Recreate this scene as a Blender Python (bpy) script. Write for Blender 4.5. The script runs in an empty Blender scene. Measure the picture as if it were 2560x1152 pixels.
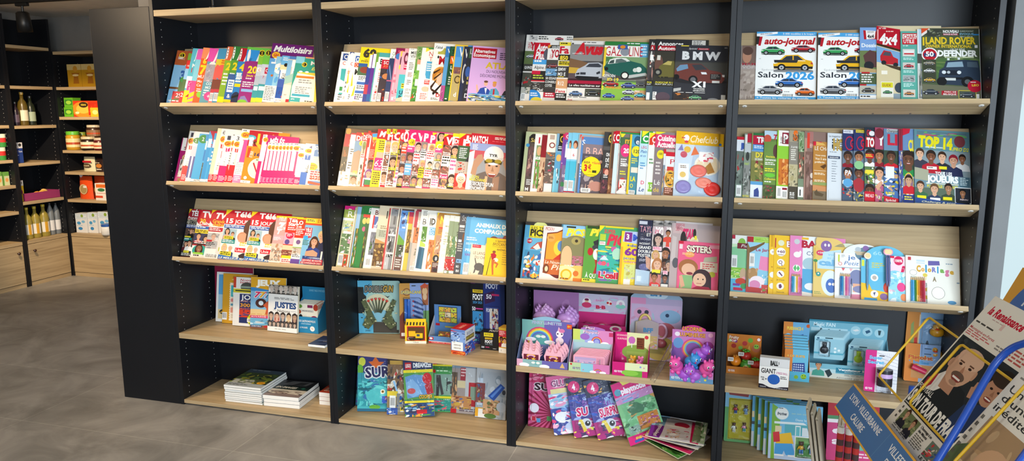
import bpy,math,random
from mathutils import Vector,Matrix
SC=bpy.context.scene
D=dict
COL=SC.collection
# camera
FPX,CX,CY,CZ,YAW,PITCH,ROLL=1829.4,2.4909,-2.812,1.4202,.27885,.16504,.00218
_f=Vector((-math.sin(YAW)*math.cos(PITCH),math.cos(YAW)*math.cos(PITCH),-math.sin(PITCH)))
_r=Vector((math.cos(YAW),math.sin(YAW),0))
_d=_f.cross(_r)
_c,_s=math.cos(ROLL),math.sin(ROLL)
_r,_d=_c*_r+_s*_d,-_s*_r+_c*_d
EYE=Vector((CX,CY,CZ))
cam=bpy.data.cameras.new('camera')
cam.sensor_fit='HORIZONTAL';cam.sensor_width=36.
cam.lens=FPX/2560*36.
cam.clip_start=.05
camo=bpy.data.objects.new('camera',cam);COL.objects.link(camo)
camo.matrix_world=Matrix(((_r.x,-_d.x,-_f.x,CX),(_r.y,-_d.y,-_f.y,CY),(_r.z,-_d.z,-_f.z,CZ),(0,0,0,1)))
SC.camera=camo
def ray(u,v):
 return _r*((u-1280)/FPX)+_d*((v-576)/FPX)+_f
def onx(u,v,x):
 q=ray(u,v);return EYE+q*((x-CX)/q.x)
def ony(u,v,y):
 q=ray(u,v);return EYE+q*((y-CY)/q.y)
def onz(u,v,z):
 q=ray(u,v);return EYE+q*((z-CZ)/q.z)
def onpl(u,v,o,n):
 q=ray(u,v);return EYE+q*((o-EYE).dot(n)/q.dot(n))
def proj(p):
 w=p-EYE;z=w.dot(_f)
 return 1280+FPX*w.dot(_r)/z,576+FPX*w.dot(_d)/z
def reach(o,e,v):
 """length L so that o+L*e is seen at picture height v"""
 k=(v-576)/FPX;w=o-EYE
 return(k*w.dot(_f)-w.dot(_d))/(e.dot(_d)-k*e.dot(_f))
 # world, lamps, exposure
W=bpy.data.worlds.new('world');SC.world=W;W.use_nodes=True
bg=W.node_tree.nodes['Background']
bg.inputs[0].default_value=(.8,.88,1.,1);bg.inputs[1].default_value=.5
SC.view_settings.view_transform='Standard'
SC.view_settings.look='None'
SC.view_settings.exposure=.45
SC.view_settings.gamma=1.
SC.view_settings.use_curve_mapping=False
def lamp(name,kind,loc,target,energy,color,**k):
 l=bpy.data.lights.new(name,kind);l.energy=energy;l.color=color
 for a,b in k.items():setattr(l,a,b)
 o=bpy.data.objects.new(name,l);COL.objects.link(o)
 o.location=loc
 o.rotation_euler=(Vector(target)-Vector(loc)).to_track_quat('-Z','Y').to_euler()
 return o
WARM=(1.,.76,.5);COOL=(.76,.89,1.)
lamp('shopfront_daylight','AREA',(4.3,-4.6,1.55),(2.4,.2,.9),190,COOL,shape='RECTANGLE',size=2.4,size_y=2.)
lamp('added_fill','POINT',(-.5,-.7,1.95),(0,0,0),17,WARM,shadow_soft_size=.12)  # added warm fill, no known fixture: lifts the end panel top and ceiling
lamp('added_fill','POINT',(-1.75,.35,1.85),(0,0,0),6,WARM,shadow_soft_size=.12)  # added weak fill brightening the ceiling, rear wall and grocery corner
lamp('added_fill','POINT',(1.3,-2.7,2.),(0,0,0),17,(1,.97,.93),shadow_soft_size=.15)  # added neutral fill near the camera for the newspapers and front floor
SPOTS=[((-.55,-1.,2.12),(.36,.1,.62),36,64),((.75,-1.1,2.12),(1.08,.1,.85),46,68),((1.3,-1.25,2.12),(2.2,.1,.5),26,66),((-1.9,.55,2.1),(-2.72,2.,.85),150,52)]
for i,(a,b,e,ang)in enumerate(SPOTS):
 lamp('track_spot','SPOT',a,b,e,WARM,spot_size=math.radians(ang),spot_blend=.7,shadow_soft_size=.04)
 # colours and materials
PAL=D(W='f3f1ec',K='161616',R='c31428',P='e2468c',Y='f2cf1b',B='1c5fa8',S='6db4e0',G='2e8b3d',L='8cc63a',O='ee7420',N='1b2748',V='6b3a8c',C='efe3c4',T='1f8f95',g='8d8d8d',s='d8a17e',n='6b4226',M='b5176f',D='3a3a3c',p='f3a9c4',c='f8f2e2',l='cfe3ef',y='f7e58c',d='7b1f2b',k='2a2320',o='f4a95a',e='b9b4ac',v='a184c4',w='ffffff',m='4b6b3a')
_cc={}
def rgb(h):
 if h in _cc:return _cc[h]
 x=PAL.get(h,h)
 o=[]
 for i in(0,2,4):
  a=int(x[i:i+2],16)/255
  o.append(a/12.92 if a<=.04045 else((a+.055)/1.055)**2.4)
 _cc[h]=(o[0],o[1],o[2],1.)
 return _cc[h]
def mat(name,rough=.5,spec=.4,color=None,attr=False,metallic=0):
 m=bpy.data.materials.new(name);m.use_nodes=True
 nt=m.node_tree;b=nt.nodes['Principled BSDF']
 b.inputs['Roughness'].default_value=rough
 b.inputs['Specular IOR Level'].default_value=spec
 b.inputs['Metallic'].default_value=metallic
 if attr:
  a=nt.nodes.new('ShaderNodeAttribute');a.attribute_name='Col'
  nt.links.new(a.outputs['Color'],b.inputs['Base Color'])
 else:
  c=rgb(color)
  n=nt.nodes.new('ShaderNodeTexNoise');n.inputs['Scale'].default_value=9;n.inputs['Detail'].default_value=4
  tc=nt.nodes.new('ShaderNodeTexCoord');nt.links.new(tc.outputs['Object'],n.inputs['Vector'])
  r=nt.nodes.new('ShaderNodeMapRange');r.inputs[3].default_value=.88;r.inputs[4].default_value=1.12
  nt.links.new(n.outputs['Fac'],r.inputs[0])
  mx=nt.nodes.new('ShaderNodeVectorMath');mx.operation='SCALE';mx.inputs[0].default_value=c[:3]
  nt.links.new(r.outputs[0],mx.inputs['Scale']);nt.links.new(mx.outputs[0],b.inputs['Base Color'])
 return m
PRINT=mat('printed_gloss',.34,.35,attr=True)
CARD=mat('printed_card',.55,.25,attr=True)
PAPER=mat('page_paper',.85,.1,attr=True)
PLAST=mat('moulded_plastic',.3,.5,attr=True)
LAM=mat('black_laminate',.42,.36,'15171c')
def peg_mat():
 m=mat('black_laminate_peg_holes',.42,.36,'15171c');nt=m.node_tree;b=nt.nodes['Principled BSDF']
 def mt(op,x,y=None,z=None):
  n=nt.nodes.new('ShaderNodeMath');n.operation=op
  for i,q in enumerate((x,y,z)):
   if q is None:continue
   if isinstance(q,(int,float)):n.inputs[i].default_value=q
   else:nt.links.new(q,n.inputs[i])
  return n.outputs[0]
 tc=nt.nodes.new('ShaderNodeTexCoord');sp=nt.nodes.new('ShaderNodeSeparateXYZ');nt.links.new(tc.outputs['Object'],sp.inputs[0])
 dz=mt('MULTIPLY',mt('SUBTRACT',mt('FRACT',mt('DIVIDE',sp.outputs[2],.032)),.5),.032)
 dy=mt('MINIMUM',mt('ABSOLUTE',mt('SUBTRACT',sp.outputs[1],.043)),mt('ABSOLUTE',mt('SUBTRACT',sp.outputs[1],.24)))
 d=mt('SQRT',mt('ADD',mt('MULTIPLY',dz,dz),mt('MULTIPLY',dy,dy)))
 f=mt('MULTIPLY',mt('LESS_THAN',d,.0024),mt('LESS_THAN',sp.outputs[2],1.82))
 mx=nt.nodes.new('ShaderNodeMixRGB');mx.inputs[2].default_value=rgb('b5b5b2')
 nt.links.new(f,mx.inputs[0]);nt.links.new(b.inputs['Base Color'].links[0].from_socket,mx.inputs[1]);nt.links.new(mx.outputs[0],b.inputs['Base Color'])
 return m
LAMPEG=peg_mat()
METB=mat('black_metal',.4,.5,'101010')
STEEL=mat('steel',.3,.5,'b9b9b9',metallic=.9)
YWIRE=mat('yellow_wire',.35,.5,'d8ac12')
BTUBE=mat('blue_tube',.3,.5,'1448a8')
GREYW=mat('grey_paint',.7,.2,'8b8782')
CEILM=mat('white_paint',.8,.1,'ece5d8')
JAMB=mat('grey_aluminium',.5,.3,'77797a')
def film_mat(name,tint,gloss):
 m=bpy.data.materials.new(name);m.use_nodes=True;nt=m.node_tree
 for n in list(nt.nodes):nt.nodes.remove(n)
 out=nt.nodes.new('ShaderNodeOutputMaterial');mix=nt.nodes.new('ShaderNodeMixShader')
 t=nt.nodes.new('ShaderNodeBsdfTransparent');t.inputs[0].default_value=tint
 g=nt.nodes.new('ShaderNodeBsdfGlossy');g.inputs['Roughness'].default_value=.12
 nz=nt.nodes.new('ShaderNodeTexNoise');nz.inputs['Scale'].default_value=22;nz.inputs['Detail'].default_value=3
 tc=nt.nodes.new('ShaderNodeTexCoord');nt.links.new(tc.outputs['Object'],nz.inputs['Vector'])
 bp=nt.nodes.new('ShaderNodeBump');bp.inputs['Strength'].default_value=.9;bp.inputs['Distance'].default_value=.02
 nt.links.new(nz.outputs['Fac'],bp.inputs['Height']);nt.links.new(bp.outputs[0],g.inputs['Normal'])
 lw=nt.nodes.new('ShaderNodeLayerWeight');lw.inputs[0].default_value=gloss
 nt.links.new(lw.outputs['Fresnel'],mix.inputs[0])
 nt.links.new(t.outputs[0],mix.inputs[1]);nt.links.new(g.outputs[0],mix.inputs[2]);nt.links.new(mix.outputs[0],out.inputs[0])
 return m
FILM=film_mat('clear_film',(.97,.97,.97,1),.24)
BLIST=film_mat('clear_blister',(.94,.95,.96,1),.22)
def wood_mat(name,a,b_,axis):
 m=bpy.data.materials.new(name);m.use_nodes=True;nt=m.node_tree;b=nt.nodes['Principled BSDF']
 b.inputs['Roughness'].default_value=.48;b.inputs['Specular IOR Level'].default_value=.35
 tc=nt.nodes.new('ShaderNodeTexCoord');mp=nt.nodes.new('ShaderNodeMapping')
 sc=[60,60,60];sc[axis]=2.2;mp.inputs['Scale'].default_value=sc
 nt.links.new(tc.outputs['Object'],mp.inputs['Vector'])
 n=nt.nodes.new('ShaderNodeTexNoise');n.inputs['Scale'].default_value=1.;n.inputs['Detail'].default_value=5;n.inputs['Distortion'].default_value=.6
 nt.links.new(mp.outputs[0],n.inputs['Vector'])
 r=nt.nodes.new('ShaderNodeValToRGB');r.color_ramp.elements[0].color=rgb(a);r.color_ramp.elements[1].color=rgb(b_)
 r.color_ramp.elements[0].position=.32;r.color_ramp.elements[1].position=.68
 nt.links.new(n.outputs['Fac'],r.inputs[0]);nt.links.new(r.outputs[0],b.inputs['Base Color'])
 return m
WOOD=wood_mat('pale_oak','a9916d','c5ac85',0)
def floor_mat():
 m=bpy.data.materials.new('grey_stone_tile');m.use_nodes=True;nt=m.node_tree;b=nt.nodes['Principled BSDF']
 tc=nt.nodes.new('ShaderNodeTexCoord');mp=nt.nodes.new('ShaderNodeMapping')
 mp.inputs['Location'].default_value=(-.565+.57*10,.36+.57*10,0)
 nt.links.new(tc.outputs['Object'],mp.inputs['Vector'])
 br=nt.nodes.new('ShaderNodeTexBrick');br.offset=0;br.squash=1.
 br.inputs['Scale'].default_value=1.;br.inputs['Brick Width'].default_value=1.14;br.inputs['Row Height'].default_value=.57
 br.inputs['Mortar Size'].default_value=.0022;br.inputs['Mortar Smooth'].default_value=.3;br.inputs['Bias'].default_value=0
 br.inputs['Color1'].default_value=(.9,.9,.9,1);br.inputs['Color2'].default_value=(1,1,1,1);br.inputs['Mortar'].default_value=(1.35,1.35,1.32,1)
 nt.links.new(mp.outputs[0],br.inputs['Vector'])
 n=nt.nodes.new('ShaderNodeTexNoise');n.inputs['Scale'].default_value=3.2;n.inputs['Detail'].default_value=9;n.inputs['Roughness'].default_value=.62;n.inputs['Distortion'].default_value=.9
 nt.links.new(tc.outputs['Object'],n.inputs['Vector'])
 r=nt.nodes.new('ShaderNodeValToRGB');r.color_ramp.elements[0].color=rgb('7b7976');r.color_ramp.elements[1].color=rgb('a7a4a0')
 r.color_ramp.elements[0].position=.33;r.color_ramp.elements[1].position=.68
 nt.links.new(n.outputs['Fac'],r.inputs[0])
 mx=nt.nodes.new('ShaderNodeMixRGB');mx.blend_type='MULTIPLY';mx.inputs[0].default_value=1
 nt.links.new(r.outputs[0],mx.inputs[1]);nt.links.new(br.outputs['Color'],mx.inputs[2])
 nt.links.new(mx.outputs[0],b.inputs['Base Color'])
 rr=nt.nodes.new('ShaderNodeMapRange');rr.inputs[3].default_value=.34;rr.inputs[4].default_value=.55
 nt.links.new(n.outputs['Fac'],rr.inputs[0]);nt.links.new(rr.outputs[0],b.inputs['Roughness'])
 b.inputs['Specular IOR Level'].default_value=.3
 return m
FLOORM=floor_mat()
def glow_mat(name,c,s):
 m=bpy.data.materials.new(name);m.use_nodes=True;b=m.node_tree.nodes['Principled BSDF']
 b.inputs['Base Color'].default_value=rgb('K');b.inputs['Emission Color'].default_value=rgb(c);b.inputs['Emission Strength'].default_value=s
 return m
SKYGLASS=glow_mat('bright_daylit_pane','d6f0f6',.62)
# mesh builder
class MB:
 def __init__(s):s.v=[];s.f=[];s.c=[]
 def face(s,pts,col='W'):
  b=len(s.v);s.v+=[tuple(p)for p in pts];s.f.append(tuple(range(b,b+len(pts))));s.c.append(rgb(col))
 def add(s,vs,fs,col='W'):
  b=len(s.v);s.v+=[tuple(p)for p in vs];c=rgb(col)
  for f in fs:s.f.append(tuple(b+i for i in f));s.c.append(c)
 def box(s,a,b,col='W',M=None,cols=None,bev=0):
  x0,y0,z0=a;x1,y1,z1=b
  vs=[Vector(p)for p in((x0,y0,z0),(x1,y0,z0),(x1,y1,z0),(x0,y1,z0),(x0,y0,z1),(x1,y0,z1),(x1,y1,z1),(x0,y1,z1))]
  if M:vs=[M@p for p in vs]
  fs=[(0,3,2,1),(4,5,6,7),(0,1,5,4),(1,2,6,5),(2,3,7,6),(3,0,4,7)]
  n=len(s.v);s.v+=[tuple(p)for p in vs]
  for i,f in enumerate(fs):
   s.f.append(tuple(n+j for j in f));s.c.append(rgb(cols[i]if cols else col))
 def prism(s,poly,z0,z1,col='W',M=None,side=None):
  """poly: xy outline counterclockwise, extruded z0..z1"""
  n=len(poly);a=[Vector((p[0],p[1],z0))for p in poly];b=[Vector((p[0],p[1],z1))for p in poly]
  if M:a=[M@p for p in a];b=[M@p for p in b]
  k=len(s.v);s.v+=[tuple(p)for p in a+b]
  s.f.append(tuple(k+i for i in reversed(range(n))));s.c.append(rgb(col))
  s.f.append(tuple(k+n+i for i in range(n)));s.c.append(rgb(col))
  for i in range(n):
   j=(i+1)%n
   s.f.append((k+i,k+j,k+n+j,k+n+i));s.c.append(rgb(side or col))
 def lathe(s,prof,col='W',seg=20,M=None,cols=None):
  k=len(s.v)
  for r,z in prof:
   for i in range(seg):
    a=2*math.pi*i/seg;p=Vector((r*math.cos(a),r*math.sin(a),z));s.v.append(tuple(M@p if M else p))
  for j in range(len(prof)-1):
   c=rgb(cols[j]if cols else col)
   for i in range(seg):
    i2=(i+1)%seg
    s.f.append((k+j*seg+i,k+j*seg+i2,k+(j+1)*seg+i2,k+(j+1)*seg+i));s.c.append(c)
  s.f.append(tuple(k+i for i in reversed(range(seg))));s.c.append(rgb(cols[0]if cols else col))
  s.f.append(tuple(k+(len(prof)-1)*seg+i for i in range(seg)));s.c.append(rgb(cols[-1]if cols else col))
 def ball(s,c,r,col='W',sx=1,sy=1,sz=1,seg=16,rings=10,M=None):
  k=len(s.v)
  for j in range(rings+1):
   t=math.pi*j/rings
   for i in range(seg):
    a=2*math.pi*i/seg
    p=Vector((c[0]+r*sx*math.sin(t)*math.cos(a),c[1]+r*sy*math.sin(t)*math.sin(a),c[2]+r*sz*math.cos(t)))
    s.v.append(tuple(M@p if M else p))
  for j in range(rings):
   for i in range(seg):
    i2=(i+1)%seg
    s.f.append((k+j*seg+i,k+(j+1)*seg+i,k+(j+1)*seg+i2,k+j*seg+i2));s.c.append(rgb(col))
 def tube(s,pts,r,col='W',seg=10,closed=False):
  pts=[Vector(p)for p in pts];n=len(pts);k=len(s.v)
  up=None
  for i,p in enumerate(pts):
   if closed:t=(pts[(i+1)%n]-pts[i-1])
   else:t=pts[min(i+1,n-1)]-pts[max(i-1,0)]
   t.normalize()
   if up is None:up=t.orthogonal().normalized()
   up=(up-t*up.dot(t)).normalized();w=t.cross(up)
   rr=r[i]if isinstance(r,(list,tuple))else r
   for j in range(seg):
    a=2*math.pi*j/seg;s.v.append(tuple(p+(up*math.cos(a)+w*math.sin(a))*rr))
  m=n if closed else n-1
  for i in range(m):
   i2=(i+1)%n
   for j in range(seg):
    j2=(j+1)%seg
    s.f.append((k+i*seg+j,k+i*seg+j2,k+i2*seg+j2,k+i2*seg+j));s.c.append(rgb(col))
  if not closed:
   s.f.append(tuple(k+j for j in reversed(range(seg))));s.c.append(rgb(col))
   s.f.append(tuple(k+(n-1)*seg+j for j in range(seg)));s.c.append(rgb(col))
 def build(s,name,m,parent=None,smooth=False,bevel=0):
  me=bpy.data.meshes.new(name);me.from_pydata(s.v,[],s.f)
  ca=me.color_attributes.new('Col','FLOAT_COLOR','CORNER')
  buf=[]
  for f,c in zip(s.f,s.c):buf+=list(c)*len(f)
  ca.data.foreach_set('color',buf)
  if smooth:
   me.polygons.foreach_set('use_smooth',[True]*len(me.polygons))
  me.materials.append(m);me.update()
  o=bpy.data.objects.new(name,me);COL.objects.link(o)
  if parent:o.parent=parent
  if bevel:
   b=o.modifiers.new('bevel','BEVEL');b.width=bevel;b.segments=2;b.limit_method='ANGLE'
  return o
def tag(o,label,cat,group=None):
 o['label']=label;o['category']=cat
 if group:o['group']=group
 return o
def thing(name,label,cat,M=None,group=None):
 o=bpy.data.objects.new(name,None);COL.objects.link(o);o.empty_display_size=.05
 if M is not None:o.matrix_world=M
 return tag(o,label,cat,group)
def struct(o):o['kind']='structure';return o
def frame(o,x,y,z):
 """matrix with origin o and axes x, y, z"""
 return Matrix(((x.x,y.x,z.x,o.x),(x.y,y.y,z.y,o.y),(x.z,y.z,z.z,o.z),(0,0,0,1)))
 # printed art
_tx={}
def glyphs(text,bold,ital):
 key=(text,bold,ital)
 if key in _tx:return _tx[key]
 cu=bpy.data.curves.new('t','FONT');cu.body=text;cu.size=1.;cu.resolution_u=2;cu.fill_mode='FRONT'
 cu.offset=.0125*bold;cu.shear=.25*ital
 ob=bpy.data.objects.new('t',cu)
 me=bpy.data.meshes.new_from_object(ob)
 vs=[(v.co.x,v.co.y)for v in me.vertices];fs=[tuple(p.vertices)for p in me.polygons]
 bpy.data.objects.remove(ob);bpy.data.meshes.remove(me);bpy.data.curves.remove(cu)
 _tx[key]=(vs,fs);return _tx[key]
def clip(poly,x0,y0,x1,y1):
 for ax,lim,sg in((0,x0,1),(0,x1,-1),(1,y0,1),(1,y1,-1)):
  out=[]
  for i in range(len(poly)):
   a,b=poly[i-1],poly[i]
   ia,ib=(a[ax]-lim)*sg>=0,(b[ax]-lim)*sg>=0
   if ia!=ib:
    t=(lim-a[ax])/(b[ax]-a[ax]);out.append((a[0]+t*(b[0]-a[0]),a[1]+t*(b[1]-a[1])))
   if ib:out.append(b)
  poly=out
  if len(poly)<3:return[]
 return poly
class Art:
 """draws flat shapes on the rectangle w x h (local xy, z up to the viewer); unit coordinates, y down"""
 def __init__(s,mb,w,h,z=0,vw=None,M=None,x0=0,y0=0,outline=None):
  s.mb,s.w,s.h,s.z,s.vw,s.M,s.x0,s.y0=mb,w,h,z,vw or w,M,x0,y0
  s.R=(0,0,w,h);s.out=outline
 def P(s,x,y):return(x*s.vw,s.h-y*s.h)
 def emit(s,poly,col,lim=None):
  R=lim or s.R
  if any(p[0]<R[0]or p[0]>R[2]or p[1]<R[1]or p[1]>R[3]for p in poly):poly=clip(poly,*R)
  if len(poly)<3:return
  if sum(poly[i-1][0]*poly[i][1]-poly[i][0]*poly[i-1][1]for i in range(len(poly)))<0:poly=poly[::-1]
  q=[Vector((p[0]+s.x0,p[1]+s.y0,s.z))for p in poly]
  s.mb.face([s.M@p for p in q]if s.M else q,col)
 def up(s):s.z+=6e-6
 def lim(s,x0,y0,x1,y1):
  a,b=s.P(x0,y1),s.P(x1,y0)
  return(max(a[0],0),max(a[1],0),min(b[0],s.w),min(b[1],s.h))
 def r(s,x0,y0,x1,y1,col):
  s.up();s.emit([s.P(x0,y1),s.P(x1,y1),s.P(x1,y0),s.P(x0,y0)],col)
 def e(s,cx,cy,rx,ry,col,n=20,lim=None):
  s.up();s.emit([s.P(cx+rx*math.cos(2*math.pi*i/n),cy+ry*math.sin(2*math.pi*i/n))for i in range(n)],col,lim)
 def c(s,cx,cy,rad,col,n=20):
  s.e(cx,cy,rad*s.h/s.vw,rad,col,n)
 def p(s,pts,col,lim=None):
  s.up();s.emit([s.P(*q)for q in pts],col,lim)
 def t(s,x,y,h,text,col,w=None,b=1,i=0,rot=0,al='l'):
  vs,fs=glyphs(text,b,i)
  if not vs:return
  mx=max(v[0]for v in vs);mn=min(v[0]for v in vs)
  sy=h*s.h/.73;sx=(w*s.vw/(mx-mn))if w else sy*.9
  X,Y=s.P(x,y)
  if al=='c':X-=(mx-mn)*sx/2
  if al=='r':X-=(mx-mn)*sx
  ca,sa=math.cos(math.radians(rot)),math.sin(math.radians(rot))
  s.up()
  q=[]
  for v in vs:
   a,c=(v[0]-mn)*sx,(v[1]-.73)*sy
   q.append((X+a*ca-c*sa,Y+a*sa+c*ca))
  R=s.R
  q0=len(s.mb.v)
  if all(R[0]<=p[0]<=R[2]and R[1]<=p[1]<=R[3]for p in q):
   z=[Vector((p[0]+s.x0,p[1]+s.y0,s.z))for p in q]
   s.mb.add([s.M@p for p in z]if s.M else z,fs,col)
  else:
   for f in fs:s.emit([q[k]for k in f],col)
 def T(s,x,y,h,text,col,out,w=None,b=1,i=0,rot=0,al='l'):
  b=min(b,3);k=s.h/s.vw*h*.09
  for q in range(8):a=q*.785;s.t(x+k*math.cos(a),y+h*.09*math.sin(a),h,text,out,w,b,i,rot,al)
  s.t(x,y,h,text,col,w,b,i,rot,al)
 def ln(s,x0,y0,x1,y1,n,col,seed=1,fill=.5):
  rn=random.Random(seed*31+n)
  st=(y1-y0)/n;s.up()
  for k in range(n):
   x=x0;xe=x0+(x1-x0)*rn.uniform(.6,1)
   while x<xe-.01:
    w=(x1-x0)*rn.uniform(.1,.3);a=min(x+w,xe)
    s.emit([s.P(x,y0+k*st+st*fill),s.P(a,y0+k*st+st*fill),s.P(a,y0+k*st),s.P(x,y0+k*st)],col)
    x=a+(x1-x0)*.045
 def bar(s,x0,y0,x1,y1):
  s.r(x0,y0,x1,y1,'W');s.up();rn=random.Random(7);n=15
  for k in range(n):
   a=x0+(x1-x0)*(.08+.84*k/n);w=(x1-x0)*.84/n*rn.uniform(.3,.8)
   s.emit([s.P(a,y1-(y1-y0)*.22),s.P(a+w,y1-(y1-y0)*.22),s.P(a+w,y0+(y1-y0)*.1),s.P(a,y0+(y1-y0)*.1)],'K')
 def ph(s,x0,y0,x1,y1,cols,seed=1,n=14):
  """busy little picture: a ground colour with overlapping patches"""
  cols=cols.split()if ' ' in cols else list(cols)
  rn=random.Random(seed);s.r(x0,y0,x1,y1,cols[0]);L=s.lim(x0,y0,x1,y1)
  for k in range(int(n*2.4)):
   c=cols[1:][k%max(1,len(cols)-1)]if len(cols)>1 else cols[0]
   cx,cy=rn.uniform(x0,x1),rn.uniform(y0,y1);q_=1-.55*k/(n*2.4);rx=(x1-x0)*rn.uniform(.06,.26)*q_;ry=(y1-y0)*rn.uniform(.04,.19)*q_
   a0=rn.random()*6.3;m=rn.randint(4,8)
   m+=3;f_=rn.uniform(.25,.8);ca,sa=math.cos(a0),math.sin(a0)
   e_=[(math.cos(6.283*j/m),f_*math.sin(6.283*j/m))for j in range(m)]
   s.up();s.emit([s.P(cx+rx*(p*ca-q*sa),cy+ry*(p*sa+q*ca))for p,q in e_],c,L)
 def face(s,cx,cy,sz,skin='s',hair='k',top='N',long=0,smile=1):
  """head and shoulders; sz is the head height as a share of the height"""
  k=s.h/s.vw;a=sz*.36*k;b=sz*.5
  if long:s.e(cx,cy+sz*.2,a*1.45,b*1.35,hair)
  s.p([(cx-a*2.3,cy+b*3.1),(cx-a*2.,cy+b*1.75),(cx-a*.7,cy+b*1.25),(cx+a*.7,cy+b*1.25),(cx+a*2.,cy+b*1.75),(cx+a*2.3,cy+b*3.1)],top)
  s.p([(cx-a*.5,cy+b*.6),(cx+a*.5,cy+b*.6),(cx+a*.55,cy+b*1.3),(cx,cy+b*1.6),(cx-a*.55,cy+b*1.3)],skin)
  s.e(cx,cy-b*.18,a*1.14,b*.98,hair)
  s.e(cx,cy+b*.08,a*.92,b*.88,skin)
  s.p([(cx-a*.95,cy-b*.2),(cx-a*.75,cy-b*.8),(cx,cy-b*1.),(cx+a*.8,cy-b*.75),(cx+a*.95,cy-b*.15),(cx+a*.4,cy-b*.5),(cx-a*.3,cy-b*.55)],hair)
  for q in(-1,1):
   s.e(cx+q*a*.4,cy+b*.02,a*.13,b*.06,'k',8);s.r(cx+q*a*.4-a*.2,cy-b*.2,cx+q*a*.4+a*.2,cy-b*.13,hair)
  s.p([(cx,cy),(cx+a*.12,cy+b*.3),(cx-a*.08,cy+b*.3)],'c08a66')
  s.p([(cx-a*.38,cy+b*.45),(cx+a*.38,cy+b*.45),(cx+a*.15,cy+b*.62),(cx-a*.15,cy+b*.62)],'a33b3b')
  if smile:s.r(cx-a*.25,cy+b*.46,cx+a*.25,cy+b*.52,'W')
 def car(s,x,y,w,col,h=None,glass='2b3440',flip=0,wheel='151515'):
  """three-quarter car: x,y centre of the body, w its length"""
  k=s.vw/s.h;H=h or w*k*.4
  def q(pts,c):s.p([(x+(-1 if flip else 1)*w*a,y+H*b)for a,b in pts],c)
  s.e(x,y+H*.47,w*.5,H*.09,'55555588'[:6])
  q([(-.5,.1),(-.47,-.12),(-.33,-.18),(-.2,-.46),(.12,-.5),(.3,-.2),(.46,-.12),(.5,.12),(.48,.38),(-.48,.38)],col)
  q([(-.29,-.17),(-.17,-.4),(-.02,-.43),(-.02,-.17)],glass);q([(.01,-.17),(.01,-.43),(.11,-.43),(.25,-.17)],glass)
  q([(-.49,.22),(.49,.22),(.48,.36),(-.48,.36)],'202226')
  for cx in(-.29,.29):
   X=x+(-1 if flip else 1)*w*cx
   s.e(X,y+H*.3,w*.105,w*k*.105,wheel,16);s.e(X,y+H*.3,w*.06,w*k*.06,'b5b8bc',12);s.e(X,y+H*.3,w*.022,w*k*.022,'333333',8)
  q([(-.5,0),(-.44,-.06),(-.38,.02),(-.48,.08)],'f3f3ea');q([(.44,-.05),(.49,0),(.48,.1),(.43,.05)],'c33a30')
  q([(-.34,-.14),(.3,-.14),(.3,-.11),(-.34,-.11)],'ffffff')
 def run(s,ops):
  for o in ops:getattr(s,o[0])(*o[1:-1],**o[-1])if isinstance(o[-1],D)else getattr(s,o[0])(*o[1:])
  # room
def plane(name,pts,m):
 mb=MB();mb.face(pts);return struct(mb.build(name,m))
mb=MB();mb.box((-4.2,-7,-.1),(6.5,2.6,0));struct(mb.build('floor',FLOORM))
mb=MB();mb.box((-4.2,-7,2.21),(6.5,2.6,2.3));struct(mb.build('ceiling',CEILM))
mb=MB();mb.box((-4.2,2.42,0),(-.34,2.55,2.21));struct(mb.build('wall_back',GREYW))
mb=MB();mb.box((-3.35,-7,0),(-3.22,2.42,2.21));struct(mb.build('wall_left',GREYW))
mb=MB();mb.box((-.34,.315,0),(3.43,.43,2.21));struct(mb.build('wall_behind_bookcases',GREYW))
mb=MB();mb.box((3.384,-.005,0),(3.43,.315,2.21));struct(mb.build('trim_1',JAMB))
mb=MB();mb.box((3.43,.03,.12),(5.4,.05,2.1));w1=struct(mb.build('window_1',SKYGLASS))
mb=MB();mb.box((3.43,.01,0),(5.4,.09,.12));mb.box((3.43,.01,2.1),(5.4,.09,2.21));mb.box((5.4,.01,0),(5.46,.09,2.21));mb.build('window_frame',JAMB,w1)
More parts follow.
